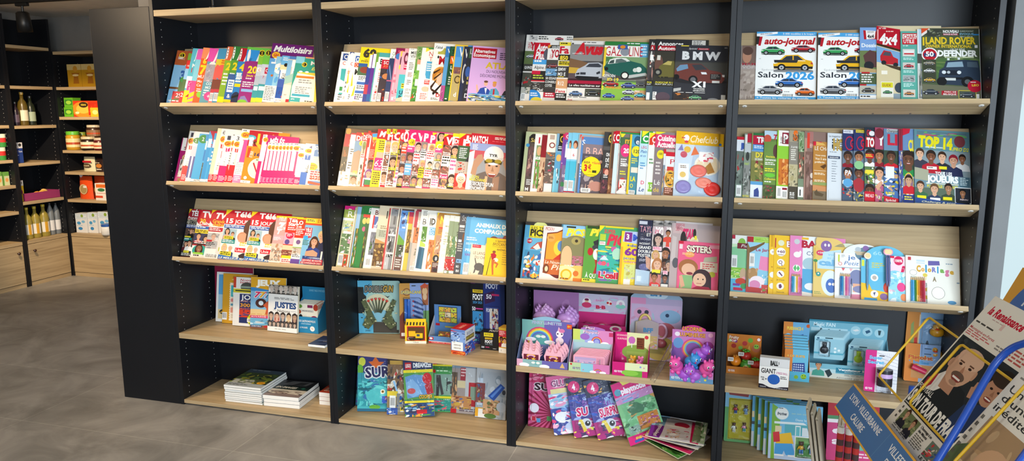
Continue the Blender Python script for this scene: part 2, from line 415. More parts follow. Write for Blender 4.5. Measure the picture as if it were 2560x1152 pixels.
# bookcases
PW,TH,DEP=.84,.02,.285
ZR=(1.45,1.0937,.7375);Z4,Z5=.362,.026
LEAN=math.radians(22.5);SL,CL=math.sin(LEAN),math.cos(LEAN)
LD=.078
bname=('leftmost','second from the left','third from the left','rightmost')
blook=('black bookcase with oak ledges beside the dark end panel, holding puzzle and television magazines','black bookcase with oak ledges, second from the left, with a camouflage toy card','black bookcase with oak ledges, third from the left, holding pink unicorn toy boxes','black bookcase with oak ledges beside the bright window, holding car and colouring magazines')
for b in range(4):
 x0,x1=b*PW+TH,(b+1)*PW-TH
 case=thing('bookcase',blook[b],'bookcase',Matrix.Translation((x0,0,0)),'black bookcases along the wall')
 w=x1-x0
 for sx in(0,1):
  mb=MB()
  a=-TH+.0004 if sx==0 else w
  mb.box((a,0,0),(a+TH-.0004,DEP+.02,2.))
  mb.build('side_panel',LAMPEG,case,bevel=.001)
 mb=MB();mb.box((0,DEP,0),(w,DEP+.018,2.));mb.build('back_panel',LAM,case)
 mb=MB();mb.box((.0008,.002,1.83),(w-.0008,DEP-.001,1.857));mb.build('top_shelf',WOOD,case,bevel=.001)
 for z,n in((Z4,'shelf'),(Z5,'base_shelf')):
  mb=MB();mb.box((.0008,.001,z-.026 if n=='shelf' else z-.018),(w-.0008,DEP-.001,z));mb.build(n,WOOD,case,bevel=.001)
 for z in ZR:
  d=bpy.data.objects.new('display_shelf',None);COL.objects.link(d);d.parent=case;d.location=(0,0,z);d.empty_display_size=.05
  t=.018
  A=Vector((0,0,0));B=A+Vector((0,CL,-SL))*(LD+.018)
  n=Vector((0,-SL,-CL))*t
  pr=[A,A+n,B+n,B]
  mb=MB();k=len(pr)
  vs=[Vector((.0008,p.y,p.z))for p in pr]+[Vector((w-.0008,p.y,p.z))for p in pr]
  mb.add(vs,[(0,1,2,3),(7,6,5,4)]+[(i,i+4,(i+1)%4+4,(i+1)%4)for i in range(4)])
  mb.build('ledge',WOOD,d,bevel=.0008)
  I=Vector((0,CL,-SL))*LD;up=Vector((0,SL,CL));bk=Vector((0,CL,-SL))*.018
  pr=[I,I+bk,I+bk+up*.305,I+up*.305]
  vs=[Vector((.0008,p.y,p.z))for p in pr]+[Vector((w-.0008,p.y,p.z))for p in pr]
  mb=MB();mb.add(vs,[(0,1,2,3),(7,6,5,4)]+[(i,i+4,(i+1)%4+4,(i+1)%4)for i in range(4)])
  mb.build('back_board',WOOD,d,bevel=.0008)
  for xx in(.022,w-.022):
   mb=MB();q=A+n*1.03+Vector((0,CL,-SL))*.016
   M=frame(Vector((xx,q.y,q.z)),Vector((1,0,0)),Vector((0,-CL,SL)),Vector((0,-SL,-CL)))
   mb.lathe([(.0085,-.002),(.0085,.0012),(.006,.0022)],'e8e6e0',16,M);mb.lathe([(.003,.0022),(.003,.0026)],'8a8a86',10,M)
   mb.build('cam_fitting',PLAST,d)
  for k in range(6):
   mb=MB();q=A+n*1.02+Vector((0,CL,-SL))*(LD+.009)
   M=frame(Vector((.1+k*(w-.2)/5,q.y,q.z)),Vector((1,0,0)),Vector((0,-CL,SL)),Vector((0,-SL,-CL)))
   mb.lathe([(.0038,-.001),(.0034,.0008)],'4a4038',10,M);mb.build('screw_head',PLAST,d)
mb=MB();mb.box((-.335,0,0),(-.0005,.3,1.874))
e=mb.build('end_panel',LAM,bevel=.002);tag(e,'broad dark end panel closing the left end of the bookcases','panel')
p=ony(533,9,.03)
mb=MB();M=Matrix.Translation((p.x,.03,1.8571));mb.lathe([(.02,0),(.02,.004),(.008,.006),(.0055,.012),(.0055,.16),(.012,.165),(.012,.19)],'K',16,M)
o=mb.build('sign_rod',METB,smooth=False);tag(o,'small black rod with round foot on top of the leftmost bookcase','rod')
# ceiling track and spot lamps
ty=onz(100,5,2.165).y
mb=MB();mb.box((-3.2,ty-.018,2.165),(.9,ty+.018,2.21));o=mb.build('ceiling_track',METB,bevel=.003);tag(o,'long black lighting track fixed under the ceiling at top left','track')
def spot_lamp(x,y,z,label,aim):
 t=thing('track_spotlight',label,'spotlight',Matrix.Translation((x,y,z)),'black track spotlights')
 mb=MB();mb.box((-.05,-.015,-.022),(.05,.015,-.0005));mb.build('track_adapter',METB,t,bevel=.003)
 mb=MB();mb.tube([(0,0,-.022),(0,0,-.085)],.008);mb.build('stem',METB,t)
 d=(Vector(aim)-Vector((x,y,z-.1))).normalized();q=d.to_track_quat('Z','Y').to_matrix().to_4x4()
 M=Matrix.Translation((0,0,-.13))@q
 mb=MB();mb.lathe([(.03,-.07),(.042,-.06),(.046,0),(.048,.07),(.044,.07),(.04,.05)],'K',24,M);mb.build('lamp_head',METB,t,smooth=True)
 return t
pp=onz(85,12,2.165)
spot_lamp(pp.x,ty,2.165,'black track spotlight hanging under the ceiling at upper left',(pp.x,ty+.12,.3))
# magazines on the sloping display shelves
ORD='first second third fourth fifth sixth seventh eighth ninth tenth eleventh twelfth thirteenth fourteenth fifteenth sixteenth seventeenth eighteenth nineteenth twentieth twenty-first twenty-second twenty-third twenty-fourth twenty-fifth twenty-sixth twenty-seventh twenty-eighth twenty-ninth thirtieth'.split()
BAY=('leftmost bookcase','second bookcase','third bookcase','rightmost bookcase')
LEV=('top','second','third')
XH=Vector((1,0,0));NB=Vector((0,CL,-SL));UP=Vector((0,SL,CL))
def lip_v(px,z):
 v=300
 for _ in range(5):v=proj(Vector((ony(px,v,0).x,0,z)))[1]
 return v
def magazine(name,label,cat,M,w,h,t,base,ops,vw=None,spine=None,group=None,pages='C',film=0,dome=None,post=None,hid=0):
 root=thing(name,label,cat,M,group)
 mb=MB()
 mb.face([(0,0,0),(w,0,0),(w,h,0),(0,h,0)],base)
 mb.face([(0,0,-t),(0,0,0),(0,h,0),(0,h,-t)],spine or base)
 mb.face([(0,0,-t),(0,h,-t),(w,h,-t),(w,0,-t)],base)
 A=Art(mb,w,h-hid,0,vw,None,0,hid)
 if dome:
  ext=0
  for cx,cy,rx,ry,dc in dome:
   el=[(cx*w+rx*w*math.cos(6.2832*i/28),h-cy*h+ry*h*math.sin(6.2832*i/28))for i in range(28)]
   mb.prism([(min(max(p[0],0),w),p[1])for p in el],-t*.6,-.0001 if cy<.5 else 0,dc);ext=max(ext,(ry-cy)*h)
  A.R=(0,0,w,h-hid+ext)
 A.run(ops)
 mb.build('cover',PRINT,root)
 e=min(.0003,t*.1)
 mb=MB();mb.box((.0004,.0006,-t+e),(w-.0007,h-.0006,-e),pages);mb.build('pages',PAPER,root)
 if film:
  rn=random.Random(int(w*1e5+h*1e4));mb=MB();nx,ny=8,10;m=.008
  g=[[(w*i/nx,.0005+(h+film)*j/ny,(.0006+rn.uniform(0,.0016))if 0<i<nx and 0<j<ny else-t*.5)for i in range(nx+1)]for j in range(ny+1)]
  for j in range(ny):
   for i in range(nx):mb.face([g[j][i],g[j][i+1],g[j+1][i+1],g[j+1][i]])
  mb.build('plastic_wrap',FILM,root,smooth=True)
 if post:post(root,w,h,vw or w)
 return root
def row(b,k,theta,W0,ox,oy,sc,xend,items,group,cat='magazine',name='magazine',Hdef=.28):
 """items: (x of the bottom left corner, y of the top left corner, base colour, words, art, options) in the crop's own pixels"""
 z=ZR[k];th=math.radians(theta);D0=W0*math.sin(th)+.0062
 o=Vector((0,0,z))+NB*(LD-D0-.0006)+UP*.0007
 xr=(b+1)*PW-TH-.003
 X=XH*math.cos(th)+NB*math.sin(th);Z=X.cross(UP)
 us=[]
 for it in items:
  px=ox+it[0]/sc;v=lip_v(px,z)
  us.append(max(onpl(px,v,o,NB).x,b*PW+TH+.0035))
 ue=onpl(ox+xend/sc,lip_v(ox+xend/sc,z),o,NB).x
 for i,it in enumerate(items):
  op=it[5]if len(it)>5 else{}
  u=us[i];O=Vector((u,o.y,o.z))
  H=reach(O,UP,oy+it[1]/sc)
  H=max(.1,min(H,.35))
  nxt=us[i+1]if i+1<len(us)else ue
  w=op.get('W')or W0
  if i+1==len(us):w=(ue-u)/math.cos(th)
  w=min(w,W0 if i+1<len(us)else 9,(xr-u)/math.cos(th))
  vw=w if(i+1==len(us)or op.get('full'))else max((nxt-u)/math.cos(th),.004)
  gap=(u-us[i-1])*math.sin(th)if i else .02
  t=min(op.get('t',.005),.0056,max(gap*.93-.0005,gap*.4))
  lab=it[3]+', '+ORD[i]+' from left, '+LEV[k]+' shelf, '+BAY[b]
  magazine(op.get('name',name),lab,op.get('cat',cat),frame(O,X,UP,Z),w,H,t,it[2],it[4],vw,op.get('spine'),group,op.get('pages','C'),op.get('film',0),op.get('dome'),op.get('post'),max(0,min(.05,reach(O,UP,lip_v(ox+it[0]/sc+4,z))+.002)))
def pencils(x,y,cols,dx=.0062,ln=.075):
 """a little pack of coloured pencils held flat on a cover (x, y as shares of the visible width and the height)"""
 def f(root,w,h,vw):
  x0,y0=x*vw,h-y*h
  for i,c in enumerate(cols):
   mb=MB();X=x0+i*dx
   M=frame(Vector((X,y0-ln,.0036)),Vector((1,0,0)),Vector((0,0,-1)),Vector((0,1,0)))
   mb.lathe([(.0029,0),(.0029,ln*.84),(.0012,ln*.96),(.0002,ln)],c,8,M,cols=[c,'d9b98a',c])
   mb.build('pencil',PLAST,root)
  mb=MB();mb.box((x0-.006,y0-ln-.004,.0001),(x0+len(cols)*dx+.001,y0-ln*.25,.0072));mb.build('pencil_sleeve',BLIST,root)
 return f
def pen_with_ball(x,y,col,ballc,n=1):
 def f(root,w,h,vw):
  for k in range(n):
   X,Y=x*vw+k*.008,h-y*h
   mb=MB();M=frame(Vector((X,Y-.105,.0045)),Vector((1,0,0)),Vector((0,0,-1)),Vector((0,1,0)))
   mb.lathe([(.0006,-.012),(.003,0),(.0042,.008),(.0042,.095),(.003,.1),(.003,.108)],col,10,M);p=mb.build('pen',PLAST,root)
   mb=MB();M2=Matrix.Translation((X,Y+.012,.0055))
   mb.lathe([(.0005,-.004),(.0125,-.003),(.0125,.003),(.009,.0042),(.0005,.0045)],'W',20,M2,cols=[ballc,'d8a0c0',ballc,'f0d8a0']);mb.build('pen_top',PLAST,p)
 return f
def toys(root,w,h):
 """plastic baking moulds inside a bagged magazine"""
 for cx,cy,r,c,sq in((.2,.17,.028,'8f86c0',.9),(.5,.42,.03,'e8776a',.8),(.62,.25,.03,'ea8a78',.7),(.8,.17,.03,'d8342e',.9)):
  mb=MB();M=Matrix.Translation((cx*w,cy*h,.001))@Matrix.Diagonal((1,sq,1,1))
  n=28
  prof=[(r,0),(r*1.05,.003),(r*.95,.006),(r*.7,.008),(r*.55,.006),(r*.3,.0075),(.0005,.008)]
  mb.lathe(prof,c,n,M);mb.build('baking_mould',PLAST,root,smooth=True)
  # leftmost bookcase, top shelf
def jj(c,d,lab,num,ext=()):
 return[('r',0,0,1,.25,c),('e',.16,.12,.12,.11,'W'),('ln',.1,.05,.24,.2,3,'K'),('t',.42,.06,.17,'J','W',D(i=1)),('r',0,.25,1,1,d),('t',.3,.29,.13,num,'Y',D(b=3)),('ln',.15,.48,.95,.72,4,'W',3)]+list(ext)
row(0,0,13,.19,400,90,5.76,2245,[(88,205,'7fb2d8','orange headed puzzle book with blue three',[('r',0,0,1.6,.28,'b5562a'),('c',.42,.09,.055,'Y'),('c',.42,.09,.038,'K'),('t',.34,.06,.06,'S','Y'),('t',.75,.03,.2,'J','W',D(i=1)),('t',.15,.17,.1,'JMJX','W',D(rot=90,w=.2)),('r',0,.28,1.6,.7,'8bbfe2'),('t',.55,.38,.17,'3','B',D(b=4)),('r',.6,.55,1.6,.8,'m'),('e',.95,.55,.35,.06,'G'),('r',0,.7,.6,.74,'n'),('ph',.3,.78,1.6,1,'R m R K',3,8),('t',.55,.81,.08,'25','W'),('ln',.1,.95,1.5,.99,1,'W')],D(vw=1)),(262,222,'a8332e','dark red strip puzzle book',[('c',.3,.1,.07,'6aa032'),('r',0,.18,1,.34,'d7201e'),('t',.25,.3,.1,'XIJ','W',D(rot=90,w=.4)),('r',0,.34,1,.55,'8bbfe2'),('r',0,.55,1,.78,'m'),('r',0,.78,1,1,'R'),('t',.15,.81,.08,'25','W')]),(312,175,'54b4c6','turquoise puzzle book with red one',[('r',0,0,1.4,.5,'54b4c6'),('t',.55,.02,.17,'JM','W',D(w=.8,i=1)),('t',.45,.28,.07,'M','W'),('t',.45,.36,.09,'1','R'),('r',0,.52,1,.74,'e8f4f6'),('ph',.3,.6,1,.8,'P W P M',5,8),('r',0,.78,1.3,1,'Y'),('t',.35,.8,.14,'4','R',D(i=1))]),(388,185,'d55bb0','magenta edged puzzle strip',[('r',0,0,1,.2,'d558ab'),('r',0,.2,1,.6,'7fc7d8'),('r',0,.6,1,.8,'P'),('p',[(0,.84),(1,.78),(1,.86),(0,.93)],'Y'),('p',[(0,.95),(1,.9),(1,.97),(0,1)],'Y')]),(462,165,'ee5a20','orange puzzle book with yellow seven',[('r',0,0,1.6,.2,'f08a5a'),('t',.45,.03,.15,'J','R',D(b=5,i=1)),('t',.4,.03,.15,'J','W',D(i=1)),('t',.3,.2,.09,'6','Y',D(b=4)),('t',.12,.32,.16,'7','Y',D(b=4)),('t',.05,.5,.06,'MU','W',D(w=.7)),('t',.1,.59,.05,'Mo','W'),('t',.1,.66,.05,'Co','W'),('c',.75,.85,.06,'8cc63a'),('ln',.2,.75,.8,.82,2,'W')]),(560,172,'5f9aa8','grey green puzzle book with pink header',[('r',0,0,1.3,.25,'e04aa2'),('t',.35,.02,.2,'J','W',D(i=1)),('c',.55,.31,.06,'e9e4df'),('ph',0,.3,1,.62,'a99fa5 9b8f9b c7b8c0 8b9aa5',4,9),('t',.3,.63,.05,'CO','W'),('t',.3,.7,.05,'MO','W'),('ln',.2,.77,.8,.9,3,'W'),('c',.75,.88,.08,'e2468c'),('t',.62,.84,.08,'+1','W')]),(690,178,'e4787a','salmon puzzle book with two barcodes',[('r',0,0,1,.2,'3f8fb5'),('t',.5,.02,.16,'J','W',D(i=1)),('r',0,.2,1,.35,'d7c23a'),('e',.5,.46,.6,.16,'e85c52'),('r',0,.58,1,.76,'7a3f30'),('r',0,.76,1,.82,'c43a46'),('bar',.1,.83,.9,.98)]),(745,178,'3f8fb5','blue headed puzzle book with barcode',[('t',.4,.02,.17,'J','W',D(i=1)),('r',0,.2,1.5,.32,'e2b91e'),('ln',.3,.22,1,.3,2,'R'),('e',.6,.44,.9,.14,'e85c52'),('r',0,.58,1.5,.76,'7a3f30'),('r',0,.76,1.4,.82,'c43a46'),('bar',.1,.83,.9,.98)]),(815,150,'d7623a','orange top puzzle strip on lime',jj('d7623a','8ab02e','x','2',[('r',0,.9,1,1,'f2e21b')])),(905,145,'2e8b3d','green top puzzle strip with yellow twos',jj('2e7d38','5a9a34','x','2',[('r',0,.5,1,.62,'3c5f9a'),('r',0,.62,1,.95,'2d62a8'),('r',.15,.6,.9,.82,'W'),('ln',.25,.63,.85,.8,4,'B'),('t',.3,.85,.07,'&','W'),('r',0,.95,1,1,'Y')])),(1010,170,'c0182b','red top puzzle strip with yellow four',jj('b8162a','2c7fc0','x','4',[('ln',.1,.46,.95,.66,4,'W',5),('r',.1,.66,.9,.72,'Y'),('e',.5,.95,.6,.14,'26304f'),('p',[(0,.9),(1,.84),(1,.88),(0,.94)],'K')])),(1110,155,'6cc04a','purple and blue puzzle book numbered twenty',[('r',0,.05,1.6,.3,'2d8fd6'),('e',.18,.16,.1,.12,'W'),('t',.2,.25,.05,'MONTHLY','K',D(rot=80,w=.22)),('t',.55,.06,.19,'J','W',D(b=4,i=1)),('r',0,.3,1.6,1,'9c2a78'),('e',.6,.31,.8,.06,'9c2a78'),('t',.28,.34,.13,'20','f5e02a',D(w=.62,b=3)),('t',.25,.49,.045,'Jeux v','f5e02a',D(w=.65)),('ln',.25,.56,.85,.6,1,'W'),('ln',.1,.63,.95,.74,3,'W',5),('r',.1,.76,.85,.81,'8fb7e0'),('p',[(.05,1),(.15,.9),(.4,.88),(.75,1)],'8b7fb2'),('e',.3,.99,.3,.04,'8cc63a')]),(1300,200,'86c23c','first lime topped sudoku book',[('c',.45,.06,.06,'Y'),('c',.45,.06,.045,'K'),('t',.3,.03,.06,'S','Y'),('r',0,.28,1.4,.5,'c9cbd3'),('r',.1,.34,1,.42,'W'),('t',.35,.36,.05,'C','R'),('r',0,.5,1.3,.68,'b7bcc7'),('r',0,.68,1.3,.92,'3f9ba0'),('r',.1,.7,.9,.78,'d9efee'),('r',0,.92,1.3,1,'cfe03a')]),(1368,195,'74c044','second lime topped sudoku book',[('c',.55,.06,.055,'e6c62c'),('c',.55,.06,.045,'K'),('t',.42,.03,.06,'S','Y'),('r',0,.28,1.5,.5,'cdd0d8'),('r',.5,.34,1.2,.46,'c4143c'),('t',.6,.36,.07,'C','W'),('r',0,.5,1.3,.66,'b3bccb'),('t',.35,.5,.05,'7','R'),('r',0,.66,1.3,.92,'3c969c'),('r',.1,.7,.9,.78,'cfe8e6'),('r',0,.92,1.3,1,'cfe03a')]),(1465,100,'6a1a6a','tall purple headed puzzle magazine over its neighbours',[('p',[(0,.05),(1,.02),(1,.2),(0,.15)],'6d1c72'),('t',.05,.035,.1,'Multiloisirs','W',D(w=.92,i=1,b=3)),('e',.13,.2,.1,.055,'f0b52a'),('t',.07,.175,.05,'GH','R',D(w=.12,b=3)),('r',0,.26,.3,.72,'5fa3d6'),('r',.05,.32,.17,.35,'W'),('t',.1,.25,.08,'T','W'),('c',.12,.55,.02,'c2682c'),('ph',.16,.22,1,.95,'8fc4dd 6db4e0 W 5fa3d6 Y',4,14),('r',0,.72,.3,1,'f1ece0'),('ln',.02,.74,.28,.98,9,'D',3,.35)],D(full=1,W=.2)),(1640,280,'4f7fc0','blue word search book with orange corner',[('r',0,0,1,.2,'6db4e0'),('ln',.2,.04,.9,.12,2,'W'),('r',0,.2,1.3,.32,'f2d9a0'),('c',.7,.2,.04,'K'),('r',.15,.3,.9,.5,'W'),('t',.3,.49,.1,'MELANGE','K',D(rot=80,w=.75)),('r',0,.52,1,.68,'3a5aa8'),('ph',0,.68,1,.92,'1c4fa0 c43a46 1c4fa0 2a3f8a',2,5),('r',0,.92,1,1,'W'),('t',.15,.94,.04,'A COPI','R',D(w=.8))]),(1735,330,'d8c8b0','beige strip with white blue vertical label',[('e',.7,.1,.3,.09,'W'),('r',.6,.14,.95,.4,'W'),('t',.75,.38,.06,'PUZZLE','B',D(rot=85,w=.8)),('r',0,.02,.5,.4,'86b8d8'),('p',[(0,.42),(1,.3),(1,.52),(0,.6)],'9fc4b4'),('r',0,.6,1,.95,'e9dcc6'),('t',.2,.82,.04,'TT','K'),('r',.5,.93,1,1,'R')]),(1850,290,'2d9a86','green riddle book with beige paper sheets',[('r',0,0,.28,.15,'86c8d8'),('r',.3,0,.75,.03,'f0a070'),('c',.3,.17,.055,'Y'),('c',.3,.17,.04,'K'),('t',.26,.145,.05,'S','Y'),('t',.5,.08,.09,'MUL','W',D(w=.5)),('p',[(.85,0),(1,0),(1,.16),(.9,.12)],'e6b92a'),('t',.55,.22,.06,'Énigm','e9d94a',D(w=.42,i=1)),('r',.12,.34,1,1,'f0c93a'),('p',[(.12,.36),(.72,.4),(.8,.98),(.04,1),(.02,.66)],'f4ead6'),('r',.1,.42,.68,.47,'e87a28'),('ln',.2,.5,.65,.6,2,'g'),('ln',.14,.66,.66,.82,4,'g',4),('r',.06,.82,.64,.87,'2f9ab0'),('r',.02,.9,.35,.99,'2aa0a0'),('t',.06,.92,.035,'Nº4','W'),('p',[(.8,.55),(1,.45),(1,.75),(.82,.72)],'W'),('t',.86,.56,.07,'A','K'),('ln',.5,.95,.9,.99,1,'K'),('e',.22,.33,.06,.02,'W'),('e',.42,.33,.06,.02,'W')]),],'puzzle books on the top shelf, leftmost bookcase','puzzle book','puzzle_book')
# leftmost bookcase, second shelf
def gh(n,c,word,foot,extra=()):
 return[('r',0,0,1,1,'f4efe6'),('t',.3,.03,.09,n,'3a3a4a',D(w=.4))if n else('ln',.2,.02,.9,.06,1,'K'),('e',.55,.2,.5,.06,'f0b52a'),('t',.15,.165,.065,'GH','c8281e',D(w=.75,b=3)),('p',[(.35,.28),(.95,.28),(.9,.37),(.4,.37)],c),('t',.4,.28,.08,'T','W'),('t',.3,.7,.16,word,'K',D(rot=86,w=1.5))if word else('ln',.3,.4,.7,.7,6,'K'),('r',0,foot,1,1,c),('ln',.15,.87,.9,.98,4,'f6d9dd',3)]+list(extra)
def ghs(px,y,word='Mêlés en fêtes',c='d3186c',t=.0035):
 return(px,y,'f4efe6','white and pink word puzzle book',[('ln',.2,.015,.95,.05,1,'K'),('e',.62,.12,.55,.055,'f2bd35'),('t',.2,.09,.06,'GH','c8281e',D(w=.85,b=3)),('t',.5,.2,.06,'T','3a2340'),('t',.42,.66,.3,word,'5a2a3a',D(rot=87,w=1.6,b=0)),('r',.6,.2,1,.68,'d8487f'),('r',0,.5,.12,1,'fdf6ee'),('r',0,.68,1,1,c),('ln',.2,.86,.9,.98,4,'f3b5cf',4)],D(t=t,spine='W'))
row(0,1,13,.19,400,300,5.953,2385,[(205,262,'b3186a','magenta puzzle book with white spine label',[('r',.1,0,1,.3,'f4efe6'),('t',.4,.28,.2,'GAMES','K',D(rot=87,w=.5)),('r',.7,0,1,.28,'c21c3a'),('r',0,.3,1,1,'b3186a'),('t',.5,.38,.12,'6','d9d27a'),('ph',.35,.5,1,.9,'c9c2b8 K W b3186a 7a4a3a',2,8),('r',.5,.93,1,1,'8a6a2a')]),(290,160,'f0ece2','white puzzle book with green corner behind',gh('1','c8202c','Fléchés bambino',.7)),(370,170,'d8dce4','white and violet striped thin puzzle book',[('r',0,0,1,.1,'e9e6df'),('e',.7,.18,.7,.06,'4a8a3a'),('t',.3,.15,.06,'2','W'),('r',0,.3,1,.5,'c9cbd6'),('r',0,.5,1,.93,'5a5a9a'),('r',.3,.5,.55,.93,'W'),('r',0,.93,1,1,'f3efe8')]),(448,200,'3fa6d8','blue puzzle book numbered three',[('r',0,0,1.5,1,'3fa6d8'),('e',.42,.11,.42,.09,'2a8a3a'),('t',.3,.07,.08,'2','W'),('r',.6,0,1.5,.16,'3890c8'),('t',1.,.03,.09,'3','W'),('r',.7,.14,1.02,.32,'W'),('t',.93,.31,.14,'GAMES','c8281e',D(rot=89,w=.5)),('r',.7,.34,1,.56,'2a7fc4'),('t',.9,.55,.1,'TRIPLE','W',D(rot=89,w=.6)),('ph',.75,.6,1.5,.94,'5a5040 3a3228 c0a060 7a6a4a',4,10),('r',0,.95,1.3,1,'W'),('t',.3,.955,.035,'NOTAS','K',D(w=.6))],D(W=.15)),(590,158,'3fa6d8','sky blue puzzle book with white label',[('p',[(0,0),(1,0),(1,.3),(.5,.1)],'b0183a'),('r',.1,.16,.62,.33,'W'),('t',.5,.32,.18,'GAMES','c8281e',D(rot=89,w=.5)),('r',.05,.34,.6,.95,'2f94cf'),('t',.45,.6,.12,'TRIPLE','W',D(rot=89,w=.6)),('r',0,.95,1,1,'W')]),(672,165,'3598d0','narrow sky blue puzzle book',[('r',0,0,1,.04,'b0183a'),('r',.1,.17,.8,.33,'W'),('r',0,.95,1,1,'W'),('ln',.2,.4,.8,.7,4,'W')]),(705,120,'ece0bc','thick cream spined puzzle book',gh('','c8202c','',.86,[('r',0,0,1,.86,'eadfb8')]),D(spine='e9dcae',t=.008)),(765,125,'f3efe6','white arrow word puzzle book numbered forty',gh('40','c8202c','Fléchés maxima',.86,[('r',.75,.42,1,.55,'c8202c'),('r',.3,.72,.7,.78,'cfcabf')])),(835,205,'f3efe6','white puzzle book numbered one with pink foot',gh('1','d3186c','Fléchés fortissimo',.66,[('r',.62,.36,1.2,.66,'dfe6ea')])),(945,200,'f1ece2','white strip puzzle book with red foot',gh('','c8202c','',.64,[('p',[(.6,.3),(1,.5),(1,.8),(.6,.7)],'cfc8c2')])),(985,215,'f1ece2','white puzzle book numbered three',gh('3','c8202c','Mots fléchés',.64,[('r',.62,.4,1.2,.64,'d9d5cc')])),(1070,130,'f3efe8','tall white puzzle book with dotted lower half',[('ln',.15,.02,.75,.05,1,'K'),('e',.5,.11,.5,.06,'f2bd35'),('t',.18,.075,.065,'GH','c8281e',D(w=.6,b=3)),('t',.3,.2,.07,'T','c8281e'),('p',[(.45,.2),(1.2,.2),(.9,.62),(.3,.62)],'e04f9a'),('r',0,.62,1,.86,'efece6'),('ln',.1,.63,.9,.85,7,'g',4,.3),('r',0,.86,1,1,'e48ab4'),('ln',.15,.88,.8,.97,3,'W')]),(1190,150,'d98a20','orange puzzle book with large white dial',[('r',0,0,1.8,.3,'b81a2a'),('e',.15,.14,.32,.05,'4ab0c8'),('t',.02,.12,.05,'GAMES','W',D(w=.3)),('t',.55,.05,.2,'1000','e8c82a',D(w=1.6,b=3)),('p',[(.4,.22),(1.3,.5),(1.3,.3)],'e6b030'),('r',.08,.14,.35,.3,'W'),('t',.27,.29,.08,'GAMES','K',D(rot=88,w=.35)),('r',.1,.33,.3,.52,'d8401c'),('t',.24,.51,.06,'ET DEUX','W',D(rot=86,w=.4)),('t',.55,.42,.06,'160','2a2a5a',D(w=.55,b=3)),('e',.85,.71,.55,.19,'efe9dc'),('e',.85,.71,.5,.172,'dcd8cc'),('p',[(.55,.62),(.62,.6),(.95,.8),(.9,.82)],'b81a2a'),('r',.7,.54,1,.56,'6a8a3a'),('c',.25,.9,.03,'W'),('r',0,.95,.6,1,'W'),('t',.15,.96,.03,'Nº 2','K')],D(W=.19,full=0)),(1400,215,'d3186c','white and magenta puzzle book with purple masthead',[('r',0,0,2,.25,'b51a72'),('r',.05,0,.6,.55,'f4efe6'),('ln',.1,.02,.5,.05,1,'K'),('e',.45,.1,.32,.05,'f2bd35'),('t',.22,.075,.05,'GH','c8281e',D(w=.45,b=3)),('t',1.05,.06,.12,'MÊLÉS','W',D(w=1.9,b=3)),('p',[(.2,.2),(.75,.2),(.7,.55),(0,.55)],'f4efe6'),('t',.42,.54,.12,'Mêlés en fêtes','K',D(rot=83,w=1.5,b=0)),('p',[(.5,.2),(.72,.2),(.62,1),(.4,1)],'fbf7ee'),('ln',.6,.86,.95,.98,4,'f3b5cf')],D(W=.17)),ghs(1500,330),ghs(1555,335),ghs(1610,338),ghs(1665,338),ghs(1720,338),ghs(1775,340),ghs(1825,340),ghs(1880,342),(1975,410,'f1ece2','white puzzle book with red foot near end',gh('','d3186c','',.75,[('p',[(.35,.3),(1,.3),(1,.8),(.1,.8)],'d9dfe2'),('r',.2,.3,.5,.8,'W')])),(2065,345,'f1ece2','white and blue puzzle book numbered forty-five',[('t',.5,.05,.07,'45','5a5a8a',D(w=.8)),('e',.6,.18,.55,.055,'f2bd35'),('t',.3,.15,.055,'GH','c8281e',D(w=.7,b=3)),('r',.2,.28,1.2,.4,'3a6ab8'),('t',.35,.29,.08,'T','W'),('t',.4,.7,.12,'Mots fléchés','K',D(rot=84,w=1)),('r',0,.7,.8,1,'3a70c0')]),(2170,355,'5a8ac4','blue sudoku magazine with yellow bonus flash',[('r',0,0,.18,1,'fbf6e6'),('t',.1,.04,.1,'SUD','W',D(w=.9,b=3,i=1)),('t',.4,.17,.06,'QUE','W',D(w=.5)),('r',.1,.3,1,.55,'e9e3d6'),('ln',.2,.33,1,.52,4,'g',3,.12),('r',.14,.42,1,.62,'f4ead0'),('e',.15,.56,.38,.1,'e8b824'),('t',.02,.5,.04,'Bonus','c8281e',D(w=.35)),('t',.02,.56,.04,'libre','c8281e',D(w=.3)),('r',.1,.64,1,.9,'ece6d8'),('ln',.15,.66,1,.88,4,'c43a46',3,.6),('t',.2,.78,.09,'SUSI','d8562a',D(w=.7)),('p',[(0,.9),(1,.95),(1,1),(0,.97)],'c8502a'),('r',0,0,.08,1,'fdf9ea')]),],'puzzle books on the second shelf, leftmost bookcase','puzzle book','puzzle_book')
